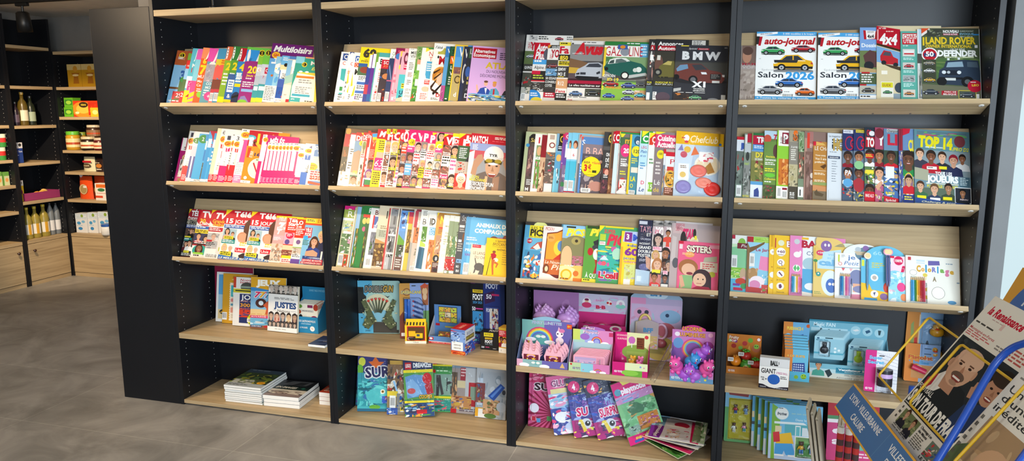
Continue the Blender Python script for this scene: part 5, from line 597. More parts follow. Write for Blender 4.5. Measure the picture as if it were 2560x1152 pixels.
# third bookcase, top shelf: cars
row(2,0,6,.205,1270,60,4.491,2455,[(130,120,'ded8d0','white topped classic car magazine at far left',[('r',0,0,6,.1,'e9e4dc'),('ph',.3,.01,1.2,.085,'c8c4be 4a4a4a 8a8a8a',2,6),('ln',1.3,.02,2.4,.08,2,'K'),('car',3.5,.05,.9,'b03040'),('ln',4.3,.02,5,.08,2,'5a5a5a'),('car',5.6,.05,.7,'3a3a3a'),('t',.5,.11,.12,'YOUNGTIMERS','b8142a',D(w=5.2,b=3)),('t',.25,.21,.06,'GENTLE','b8142a',D(rot=86,w=.7)),('r',0,.25,1.2,.45,'5a6a40'),('car',.7,.33,1.,'c8ccd0'),('r',0,.45,1.2,.56,'3a3a34'),('t',.12,.48,.04,'QUINZE','W',D(w=.85)),('ph',0,.58,1.2,.8,'4a4a40 6a6a54 3a3a34 b8202a 8a8a8a',3,8),('ph',0,.8,1.2,.9,'b8b4a8 4a5a4a 8a8f94',5,6),('bar',.1,.89,.5,1)],D(vw=1,W=.19)),(235,195,'e8e4de','white motoring magazine with red two-line masthead',[('r',0,.02,1.1,.33,'c8142a'),('t',.15,.04,.12,'Auto','W',D(w=.8,b=3,i=1)),('t',.1,.17,.13,'Plus','W',D(w=.75,b=3,i=1)),('e',.95,.22,.25,.1,'5a5a64'),('r',0,.31,1.,.39,'4aa0d8'),('ln',.1,.32,.9,.38,1,'W'),('r',0,.39,1.2,.5,'e8e4de'),('t',.12,.41,.06,'Alpine /','2a2a2a',D(w=.85)),('r',0,.5,1.1,.66,'2a2826'),('r',0,.5,.6,.56,'c81a3a'),('ln',.1,.57,.9,.65,2,'c8d04a'),('r',0,.66,1.1,.68,'c8142a'),('ph',0,.69,1.1,.85,'3a3634 8a8680 b8b4ae 2a2a2a',4,9),('t',.5,.79,.05,'Quel','W',D(w=.4)),('e',.2,.95,.6,.13,'2a80c4'),('ln',.05,.87,.6,.94,2,'W'),('e',.5,1.,.4,.06,'d8c03a')]),(390,235,'e6e2dc','white buyer guide magazine with orange corner',[('r',0,0,1.2,.06,'3a3a34'),('p',[(0,0),(.3,0),(0,.08)],'e8902a'),('t',.35,.015,.04,'HORS-SÉRIE','W',D(w=.7)),('r',0,.06,1.2,.27,'efeae2'),('t',.3,.08,.14,'YO','b8142a',D(w=.7,b=3)),('t',.2,.25,.05,'GENTLE','b8142a',D(rot=86,w=.45)),('r',0,.27,1.2,.78,'4a4844'),('car',.6,.38,1.,'8a2a2a'),('ph',0,.43,1.2,.56,'6a9ac0 c8d0d4 3a5a7a 3a3a3a',3,7),('r',0,.56,1.2,.76,'2e2c2a'),('t',.05,.58,.045,'50 ESSAIS','W',D(w=.9)),('t',.05,.645,.045,'CONSEILS','W',D(w=.9)),('t',.05,.71,.045,'COTES','W',D(w=.6)),('r',0,.78,1.1,.86,'3a3634'),('r',0,.86,1.1,.95,'b8203a'),('ln',.15,.87,.9,.94,2,'W'),('r',0,.95,1.1,1,'d0cac2')]),(520,190,'e8e0d4','white and black car fan magazine',[('r',0,.02,1.3,.08,'e8d23a'),('ln',.1,.03,1,.07,1,'K'),('t',.05,.09,.12,'Fa','c81a34',D(w=.8,b=3)),('r',0,.23,1.2,.33,'2a2a28'),('t',.12,.25,.07,'850','f0d23a',D(w=.7,b=3)),('r',.05,.34,1.1,.42,'d8c02a'),('ln',.1,.35,1,.41,2,'K'),('r',0,.43,1.2,.62,'3a3634'),('t',.08,.45,.06,'BMW','W',D(w=.65)),('t',.08,.53,.06,'M3 E','W',D(w=.65)),('ln',.1,.6,.9,.62,1,'f0d23a'),('r',0,.64,1.2,.8,'d8a070'),('t',.15,.68,.07,'R12','W',D(w=.5)),('r',0,.81,1.2,.88,'efe8dc'),('t',.05,.82,.05,'Fana','c81a34',D(w=.8,b=2)),('r',0,.88,1.1,1,'2a2826'),('ln',.1,.9,.9,.97,2,'W')]),(650,185,'4a4648','grey sports car magazine with red masthead',[('r',0,0,1,.06,'e4dfd8'),('ln',.35,.02,.95,.045,1,'4a4a4a'),('r',.02,.04,.08,.14,'3a3a3a'),('r',0,.06,1,.34,'8a8886'),('t',.12,.04,.18,'Avus','c8202e',D(w=.84,b=5,i=1)),('t',.06,.21,.015,'SPORT','W',D(w=.35)),('p',[(0,.3),(.35,.34),(.7,.4),(1,.38),(1,.6),(0,.6)],'7a5a40'),('p',[(0,.45),(.3,.46),(.3,.56),(0,.58)],'c8a03a'),('r',0,.55,1,.78,'5a4a4e'),('r',0,.64,1,.78,'3a2026'),('e',.62,.61,.42,.06,'201c20'),('p',[(.2,.56),(.26,.48),(.45,.42),(.55,.37),(.85,.36),(1,.4),(1,.62),(.3,.62),(.2,.6)],'b4b8c0'),('p',[(.48,.44),(.58,.385),(.84,.375),(.95,.42),(.9,.44)],'3a3e48'),('p',[(.22,.55),(.32,.535),(.32,.57),(.23,.575)],'2a2c34'),('p',[(.8,.53),(.9,.5),(.92,.54),(.82,.56)],'2a2c34'),('r',.34,.53,.5,.57,'3a3c44'),('p',[(.22,.59),(.9,.6),(.86,.63),(.26,.63)],'1c1c20'),('r',0,.67,1,.72,'a81a3a'),('t',.05,.73,.035,'Le «feu nucléaire» sur','W',D(w=.9)),('r',0,.79,1,1,'e6e0d8'),('car',.26,.885,.4,'5a7aa8'),('r',.52,.8,.98,.93,'4a4a40'),('car',.75,.87,.38,'2a2a24'),('ln',.03,.94,.9,.96,1,'4a4a4a'),('t',.04,.97,.03,'Avus','c8202e')],D(vw=.75)),(1035,195,'5a7a50','magazine with green vintage saloon on cover',[('r',0,0,1,.06,'2a7a3a'),('ln',.5,.02,.95,.05,1,'W'),('r',.8,.03,1,.27,'5aa0c8'),('ln',.82,.06,.98,.25,4,'cfe6f2'),('r',0,.07,.8,.26,'efeae0'),('t',.03,.075,.17,'GAZ','b8142a',D(w=.36,b=0)),('c',.47,.17,.075,'8a8d96'),('t',.56,.075,.17,'LINE','b8142a',D(w=.3,b=0)),('r',.3,.05,.52,.13,'3a5a9a'),('e',.41,.09,.06,.03,'d8862a'),('r',0,.26,1,.62,'7a9a6a'),('r',0,.27,.2,.34,'4a7a4a'),('r',0,.48,1,.66,'8a8680'),('r',-0,.1,.05,.6,'e8c83a'),('e',.55,.6,.45,.05,'4a4644'),('p',[(.02,.44),(.06,.4),(.14,.31),(.3,.275),(.5,.28),(.62,.33),(.85,.37),(.97,.45),(1,.56),(.8,.6),(.6,.62),(.2,.56),(.04,.5)],'1f5a50'),('p',[(.14,.31),(.3,.275),(.5,.28),(.6,.33),(.3,.37),(.1,.39)],'d8dcd4'),('p',[(.12,.38),(.16,.33),(.24,.31),(.24,.37)],'3a4a48'),('p',[(.27,.37),(.28,.305),(.4,.29),(.52,.33),(.5,.35)],'5a6a68'),('c',.8,.47,.045,'dce0d8'),('c',.72,.48,.035,'c8ccc4'),('p',[(.5,.58),(.96,.52),(1,.56),(.6,.62)],'b9bcb8'),('c',.5,.575,.065,'1a1c1c'),('c',.5,.575,.045,'e4e2d8'),('c',.08,.47,.03,'1a1c1c'),('t',.02,.565,.045,'CITROËN','W',D(w=.27)),('t',.12,.62,.06,'ID 19','f0dc3a',D(w=.25,b=2)),('r',0,.69,1,1,'8ab84a'),('car',.2,.72,.36,'a82a30'),('car',.6,.74,.34,'4a5aa0'),('r',.76,.65,1,.78,'5a5a58'),('car',.88,.72,.22,'3a3a3c'),('t',0,.76,.065,'5','f0dc3a',D(b=3)),('ln',.1,.77,.4,.8,1,'d8341e'),('t',.1,.765,.04,'FRANÇAISES','f0a03a',D(w=.35,i=1)),('car',.18,.92,.28,'3a6ac0'),('car',.62,.85,.3,'c4c8d0'),('car',.6,.96,.3,'6a7ab0'),('r',.74,.82,1,.98,'c89a6a'),('car',.87,.9,.26,'4ab8c8'),('t',.75,.82,.03,'PRIX','W')]),(1540,170,'2e2e30','dark car advert magazine, nearly covered',[('r',0,.04,1.2,.18,'2a2a2c'),('t',.35,.04,.06,'An','W',D(w=.5)),('r',.3,.1,1.2,.18,'a81a2a'),('t',.35,.115,.06,'A','W',D(w=.4)),('ph',0,.2,1.2,.68,'4a4444 c89080 3a3434 d8d8d0',5,7),('r',.3,.26,.8,.35,'W'),('t',.1,.7,.03,'POR','e8dc3a',D(w=.7)),('t',.1,.735,.02,'FLAT','W',D(w=.6)),('r',0,.77,1.2,1,'4a5a64'),('r',.1,.88,.6,1,'W')]),(1615,168,'34342e','dark car advert magazine with olive coupé',[('r',0,0,2.2,.2,'2c2c2e'),('t',.14,.04,.065,'Annonces','W',D(w=1.2,b=2)),('r',.12,.11,2.2,.19,'a81a2a'),('t',.14,.12,.06,'Automobile','W',D(w=1.4,b=2)),('r',1.75,.01,2.4,.14,'d8d4cc'),('ln',1.8,.02,2.3,.12,4,'5a5a5a'),('p',[(0,.21),(2.4,.21),(2.4,.7),(0,.7)],'3a3830'),('e',.22,.42,.2,.15,'6a4a40'),('r',.12,.27,.28,.35,'d8d4c8'),('p',[(.2,.6),(.25,.45),(.45,.4),(.7,.36),(.95,.36),(1.05,.5),(1.1,.62),(.3,.64)],'6a6434'),('p',[(.4,.42),(.65,.36),(.85,.37),(.8,.43)],'b8a860'),('c',.2,.55,.06,'2a2a2a'),('c',.2,.55,.03,'8a8a80'),('ln',.2,.62,1,.66,1,'2a2a24'),('t',.1,.7,.03,'PORSCHE 911','e8dc3a',D(w=.85,i=1)),('t',.1,.735,.02,'FLAT SIX 3,0 L','W',D(w=.85,i=1)),('r',0,.78,2,1,'3c4450'),('r',.02,.87,.2,1,'W'),('ln',.05,.88,.15,.98,4,'K'),('e',.5,.95,.35,.08,'5a4a54')],D(W=.2)),(1850,232,'33343a','dark magazine with brown sport utility car',[('p',[(0,.3),(1,.3),(1,.6),(0,.6)],'3e3e3c'),('r',.1,.01,.25,.025,'e8d03a'),('t',.25,.05,.03,'Spécial','c8c8c8',D(w=.16,i=1)),('r',.42,.055,.64,.085,'a81a2a'),('t',.44,.05,.03,'Automobile','e8b0b0',D(w=.18,i=1)),('t',.93,.03,.02,'N°2','W'),('t',.13,.12,.14,'B M W','dcdcdc',D(w=.73,b=5)),('r',0,.32,1,.55,'4a4a46'),('e',.5,.66,.5,.05,'26262a'),('p',[(0,.5),(.03,.42),(.1,.36),(.22,.34),(.5,.34),(.66,.45),(.86,.48),(.94,.54),(.95,.62),(.9,.68),(.6,.68),(.3,.66),(.05,.6),(.01,.56)],'6e3a34'),('p',[(.03,.44),(.1,.37),(.24,.355),(.26,.43),(.05,.49)],'6a8fae'),('p',[(.32,.36),(.5,.35),(.62,.44),(.4,.46)],'3a3c42'),('c',.36,.63,.075,'1c1c1e'),('c',.36,.63,.045,'6a6a6e'),('c',.04,.59,.05,'1c1c1e'),('r',.68,.52,.88,.62,'2c2a2a'),('ln',.7,.53,.86,.61,3,'8a8a88'),('r',.72,.64,.86,.68,'d8d8d4'),('p',[(.5,.49),(.6,.49),(.62,.53),(.52,.53)],'dfe3e6'),('p',[(.9,.53),(.95,.53),(.95,.57),(.91,.57)],'dfe3e6'),('t',.34,.66,.1,'X1','f2f2f2',D(w=.26,b=4)),('t',.37,.78,.025,'TROISIÈME','W',D(w=.22)),('t',.37,.815,.025,'GÉNÉRATION','W',D(w=.22)),('p',[(0,.8),(.14,.78),(.14,.83),(0,.86)],'b8b8b4'),('ph',.02,.88,.3,.99,'3a3230 6a4a3a c87a3a 2a2a2a',2,6),('car',.42,.95,.24,'6ab07a'),('e',.75,.98,.1,.03,'8a8a8a'),('r',.9,.89,.98,1,'c8c8c4'),('ln',.08,.86,.9,.875,1,'W')]),],'car magazines on the top shelf, third bookcase')
# third bookcase, second shelf: cooking and women's magazines
row(2,1,11,.205,1270,300,4.491,2395,[(135,128,'c9cb9a','olive edged magazine with dark photo strip',[('r',.35,.08,1.1,1,'5a4a44'),('e',.8,.11,.4,.08,'2a2420'),('t',.55,.1,.07,'Sa','e8c86a',D(w=.5)),('c',.3,.23,.03,'4a9ac8'),('ph',.4,.25,1.1,.75,'6a4a4a a87a6a 4a3a34 c89a8a 8a5a5a',3,10),('ln',.5,.8,1,.9,4,'W'),('t',.45,.93,.06,'M','W')]),(245,152,'f0ece4','white gardening magazine with red initial',[('t',.5,.06,.1,'1','c8283a',D(b=4)),('r',.3,.2,1,.4,'8a9a6a'),('e',.7,.3,.3,.08,'e0b080'),('t',.35,.38,.05,'12','4a8a3a'),('ph',.3,.45,1,.95,'6a9a4a c83a5a 4a7a3a e8a0a8 8a5a3a W',4,12),('r',.2,.95,.7,1,'W')]),(325,165,'8a1a24','dark red magazine with brown picture',[('t',.8,.3,.3,'DIX','W',D(rot=86,w=.5)),('ph',0,.4,1,1,'c8a484 7a3a2a 5a2a1a e8d0b0 4a3a24',3,10)]),(385,150,'ece4d4','white decorating magazine with round red stamp',[('r',.25,.02,.75,.1,'b8a090'),('c',.55,.2,.05,'8a3a3a'),('c',.55,.2,.032,'ece4d4'),('r',0,.32,1.1,1,'7a7068'),('ph',0,.33,1.1,.42,'6a6460 c8502a d8a04a',2,6),('ph',0,.44,1.1,.66,'5a5450 8a2a34 a84a5a 4a4440 W',5,8),('ph',0,.68,1.1,.85,'6a5a50 d8c0a8 a87a6a',6,6),('r',.1,.86,.9,1,'e8e0d8')]),(490,150,'7aa4c0','blue magazine with black and gold corner',[('r',.4,0,1.3,.2,'2a2418'),('t',.55,.03,.12,'C','e8c83a',D(w=.6)),('r',.3,.2,1.2,.3,'2c3240'),('ln',.4,.22,1,.28,2,'W'),('r',0,.32,1.2,.62,'5a9ac0'),('e',.6,.42,.4,.06,'e0b060'),('r',0,.62,1.2,1,'7ac0d4'),('ph',.3,.6,1.2,1,'6ab0c8 3a4a54 W',2,5)]),(560,155,'8a4a8a','purple strip magazine',[('r',0,0,1,.06,'c81a4a'),('r',.3,.06,1,.5,'7a4aa0'),('t',.4,.5,.06,'T','W'),('r',0,.6,1,1,'6a5a6a'),('t',.8,.9,.4,'TOP','W',D(rot=86,w=.8))]),(580,140,'c83a6a','magenta headed violet magazine',[('r',0,.12,1.2,1,'6a4a9a'),('t',.4,.03,.07,'O','W'),('r',.5,.2,1,.42,'W'),('t',.6,.15,.06,'C','W'),('ph',0,.55,1.2,1,'7a6a8a 4a4a5a a88aa0',3,7),('t',.3,.7,.05,'10','W'),('c',.4,.87,.04,'3a7a4a')]),(620,140,'7cc4e0','sky blue magazine with white barcode, left copy',[('e',.65,.2,.3,.07,'6a3a24'),('e',.6,.22,.22,.05,'d8a07a'),('r',0,.27,1,.45,'efe9e4'),('r',0,.48,1,.8,'4ab4d0'),('t',.8,.75,.3,'PLUS','f0e03a',D(rot=86,w=.7)),('bar',0,.8,.8,.97),('r',0,.98,1,1,'c81a2a')]),(665,140,'7cc4e0','sky blue magazine with white barcode, right copy',[('e',.6,.2,.35,.07,'6a3a24'),('e',.55,.22,.25,.05,'d8a07a'),('r',0,.27,1.3,.45,'efe9e4'),('t',.3,.35,.05,'6','c83a4a'),('r',0,.48,1.3,.8,'4ab4d0'),('t',.7,.75,.3,'PLUS','f0e03a',D(rot=86,w=.7)),('bar',0,.8,.7,.97),('r',0,.98,1,1,'c81a2a')]),(740,160,'a8a8a8','grey red cornered thin magazine',[('p',[(.4,0),(1,0),(.4,.08)],'e84a3a'),('r',.4,.1,1,.5,'c8bdb4'),('r',.4,.5,1,1,'6a6a70')]),(775,185,'5a86c0','cornflower blue magazine with red corner',[('p',[(0,0),(1,0),(.3,.08)],'e8503a'),('t',.4,.05,.1,'S','W'),('r',.3,.3,1,1,'5a8ac8'),('ln',.4,.5,.9,.75,5,'W')]),(800,265,'6a5f66','fashion magazine with huge yellow price circle',[('r',0,0,1,.25,'8a7a80'),('t',.15,.06,.16,'B.BA','f0b8a8',D(w=.85,b=0)),('ph',0,.2,1,.95,'5a5058 8a7a7a 3a3438 c8a08a a89a9c 4a424a',4,16),('e',.75,.85,.35,.1,'c08878'),('e',.45,.46,.48,.21,'2a2a18'),('e',.45,.46,.47,.205,'f2da1e'),('t',.1,.35,.05,'BIBA','8a3a2a',D(w=.3,b=1)),('t',.48,.35,.05,'+Santé','d8203a',D(w=.42,i=1)),('t',.12,.42,.13,'3','c81a2a',D(w=.15,b=4)),('t',.3,.42,.09,'€','c81a2a',D(w=.16,b=3)),('t',.32,.54,.035,',70','c81a2a',D(w=.15)),('r',.52,.53,.72,.58,'3a3a1a'),('r',.15,.62,.7,.635,'b8a01a'),('r',.05,.9,.5,.98,'W'),('bar',.08,.905,.45,.99)],D(full=0,W=.2)),(1030,130,'3f3d3c','charcoal food magazine with gold letter',[('r',.55,.02,1.4,.22,'2a2826'),('t',.6,.04,.13,'G','e8c84a',D(w=.5,b=3)),('r',0,.24,1,.3,'5a5654'),('t',.45,.34,.06,'ON','W',D(w=.5,b=2)),('t',.42,.43,.06,'DÉ','W',D(w=.5,b=2)),('t',.42,.52,.06,'ÂT','W',D(w=.5,b=2)),('r',.2,.6,.9,.68,'8a3a34'),('e',.7,.66,.3,.05,'e0a08a'),('ln',.3,.7,.9,.76,2,'W'),('ph',0,.78,1,1,'5a3a3e 8a4a54 3a2a2c',2,8)]),(1110,125,'8a6a4a','brown magazine with red head and vertical type',[('r',.5,0,1,.2,'b8142a'),('t',.55,.04,.12,'C','W',D(w=.5,b=3)),('r',.3,.2,1,.6,'5a4030'),('t',.9,.6,.4,'C’EST DU GATEAU','e8b88a',D(rot=87,w=1.5)),('r',0,.6,1,.8,'7a4a34'),('ph',0,.75,1,1,'8a5a3a c89a6a 4a2a1a',3,6)]),(1155,120,'c8142a','red headed recipe magazine',[('r',0,0,1.3,.2,'c8142a'),('t',.15,.05,.11,'C','W',D(w=.8,b=3)),('r',0,.2,1.2,1,'cfe0e4'),('t',.8,.9,.4,'LES RECETTES','5a2a3a',D(rot=87,w=1.6))]),(1205,130,'2a8a4a','green headed recipe magazine with yellow corner',[('p',[(0,0),(1,0),(0,.12)],'f0dc2a'),('t',.35,.08,.1,'C','W',D(w=.7,b=3)),('r',0,.2,1.2,1,'e8c8c8'),('ph',0,.3,1,1,'e8dcd4 c83a5a 8a3a4a W e0a0a0',4,9)]),(1215,150,'7a706c','grey magazine with pink splash and gold initial',[('p',[(0,0),(.5,0),(.1,.1)],'e8dc2a'),('r',0,.06,1.2,.2,'4a6a4a'),('t',.5,.06,.1,'m','e8b03a',D(w=.6,b=2)),('e',.6,.28,.5,.11,'e0347a'),('t',.4,.24,.08,'20','W',D(w=.6,b=3)),('ln',.2,.42,.9,.56,4,'W'),('t',.3,.5,.04,'DIMINUER','W',D(w=.7)),('ln',.2,.62,.8,.7,2,'e8e03a'),('e',.5,.85,.4,.12,'c83a34'),('ph',.2,.76,.9,.95,'e8dcd4 b82a2a 4a7a2a W',3,8),('e',.5,.98,.5,.05,'e8e4e0')],D(W=.2)),(1325,160,'4a8a9c','teal magazine with yellow spine and round flash',[('r',0,0,.2,1,'e8c82a'),('r',.2,0,1.2,.2,'4aa0c0'),('e',.75,.1,.35,.08,'2a5a7a'),('t',.6,.06,.1,'e','W'),('e',.7,.28,.45,.09,'f0dc2a'),('t',.45,.25,.06,'120','3a4a3a',D(w=.6,b=2)),('ln',.3,.4,.9,.5,3,'f0dc2a'),('r',.3,.55,1,.64,'e8dcc8'),('t',.3,.7,.08,'LA','f0dc2a',D(w=.5,b=3)),('t',.3,.82,.07,'O','f0dc2a',D(w=.3)),('bar',.2,.93,.8,1)]),(1440,120,'dfe8f0','white and green recipe magazine',[('r',.1,0,1.4,.2,'2a9a4a'),('p',[(.2,0),(1,0),(.2,.1)],'f0e42a'),('t',.3,.07,.1,'Ci','W',D(w=.8,b=3)),('r',0,.2,1.2,.55,'b8dcf0'),('t',.2,.24,.04,'LÉG','c81a3a',D(w=.6)),('t',.15,.3,.05,'Plein','2a5a9a',D(w=.7,i=1)),('t',.15,.37,.04,'et co','2a5a9a',D(w=.6,i=1)),('ln',.2,.5,.8,.62,3,'4a8aba'),('t',.4,.78,.06,'D','d8204a'),('t',.2,.88,.07,'Le','2a4a8a',D(w=.6,i=1))],D(W=.2)),(1540,140,'e4e6e2','pale recipe magazine with green number at foot',[('r',.1,0,1.4,.2,'d8402a'),('p',[(.1,0),(1,0),(.1,.1)],'f0e42a'),('t',.5,.06,.1,'C','W',D(w=.5,b=3)),('t',.5,.17,.08,'A','W',D(w=.5,b=3)),('r',.2,.4,1,.55,'W'),('ln',.25,.42,.9,.53,2,'4a8a4a'),('t',.4,.65,.1,'U','e8e4e0',D(w=.6,i=1)),('r',.3,.8,1,.95,'8ac03a'),('t',.35,.83,.08,'15','W',D(w=.6))],D(W=.2)),(1615,128,'8a7f80','grey recipe magazine with pink two-line masthead',[('p',[(0,0),(1.1,0),(0,.06)],'e8e02a'),('r',0,.04,2.2,.25,'d83a6a'),('t',.2,.05,.09,'Cuisine','W',D(w=2,b=3)),('t',.2,.15,.09,'Actuelle','W',D(w=2,b=3)),('r',0,.25,2,1,'86797c'),('e',.65,.36,.4,.07,'e8d82a'),('t',.45,.33,.04,'100','3a3a2a',D(w=.4)),('ln',.2,.48,.8,.7,4,'d8d0cc'),('t',.15,.76,.08,'Lé','W',D(w=.6,b=0)),('t',.1,.88,.07,'dé','f0c83a',D(w=.6,b=0))],D(W=.2)),(1720,325,'b8a8a0','small red topped recipe booklet strip',[('r',0,0,1,.1,'c82034'),('r',0,.1,1,.35,'d8dce0'),('ph',0,.35,1,1,'7a8a9a e8c860 5a3a2a c8502a',3,8)]),(1745,355,'d8c8b8','small recipe booklet with red head and pasta',[('r',0,0,1.2,.1,'c82034'),('r',0,.1,1.2,.4,'dfe4e8'),('t',.5,.16,.12,'P','c82034',D(w=.5,b=0)),('r',.2,.34,.9,.44,'c83a34'),('e',.6,.62,.6,.2,'d8a84a'),('e',.6,.62,.5,.15,'3a3a34'),('ph',.2,.5,1,.74,'d8a03a 3a4a2a c86a2a e8d89a',3,8),('r',0,.82,1.2,1,'7a4a34'),('ln',.1,.84,.9,.97,3,'e8b0a0')]),(1850,120,'bfcad6','yellow topped magazine in clear bag with toys',[('r',0,0,1,.2,'e4b41e'),('t',.3,.05,.11,'Chefclub','f6ecd2',D(w=.58,b=1,i=1)),('e',.22,.1,.06,.05,'f6f0e8'),('r',.12,.09,.19,.11,'c84a3a'),('e',.22,.16,.04,.02,'d83a4a'),('c',.93,.17,.02,'3a7ac8'),('r',0,.2,1,1,'b8c8d8'),('p',[(0,.2),(.4,.2),(.3,.8),(0,.9)],'cdd8e2'),('p',[(.05,.3),(.13,.2),(.17,.3)],'8a84b8'),('c',.25,.28,.05,'e0b850'),('c',.18,.36,.05,'c85a6a'),('p',[(.33,.37),(.4,.22),(.5,.34)],'e07a4a'),('r',.08,.5,.3,.75,'e8ecee'),('c',.18,.67,.045,'e0c070'),('ln',.12,.53,.28,.58,2,'8a6a4a'),('e',.68,.5,.27,.16,'e9e2d4'),('p',[(.45,.5),(.52,.36),(.6,.5),(.66,.34),(.74,.5),(.84,.36),(.9,.52),(.86,.62),(.52,.64)],'ead9b8'),('p',[(.62,.55),(.74,.45),(.84,.6),(.7,.64)],'b88440'),('ph',.5,.3,.8,.45,'f0ece6 c81a44 e0506a W',5,8)],D(film=.03,dome=None,post=lambda root,w,h,vw:toys(root,w,h))),],'food and fashion magazines on the second shelf, third bookcase')
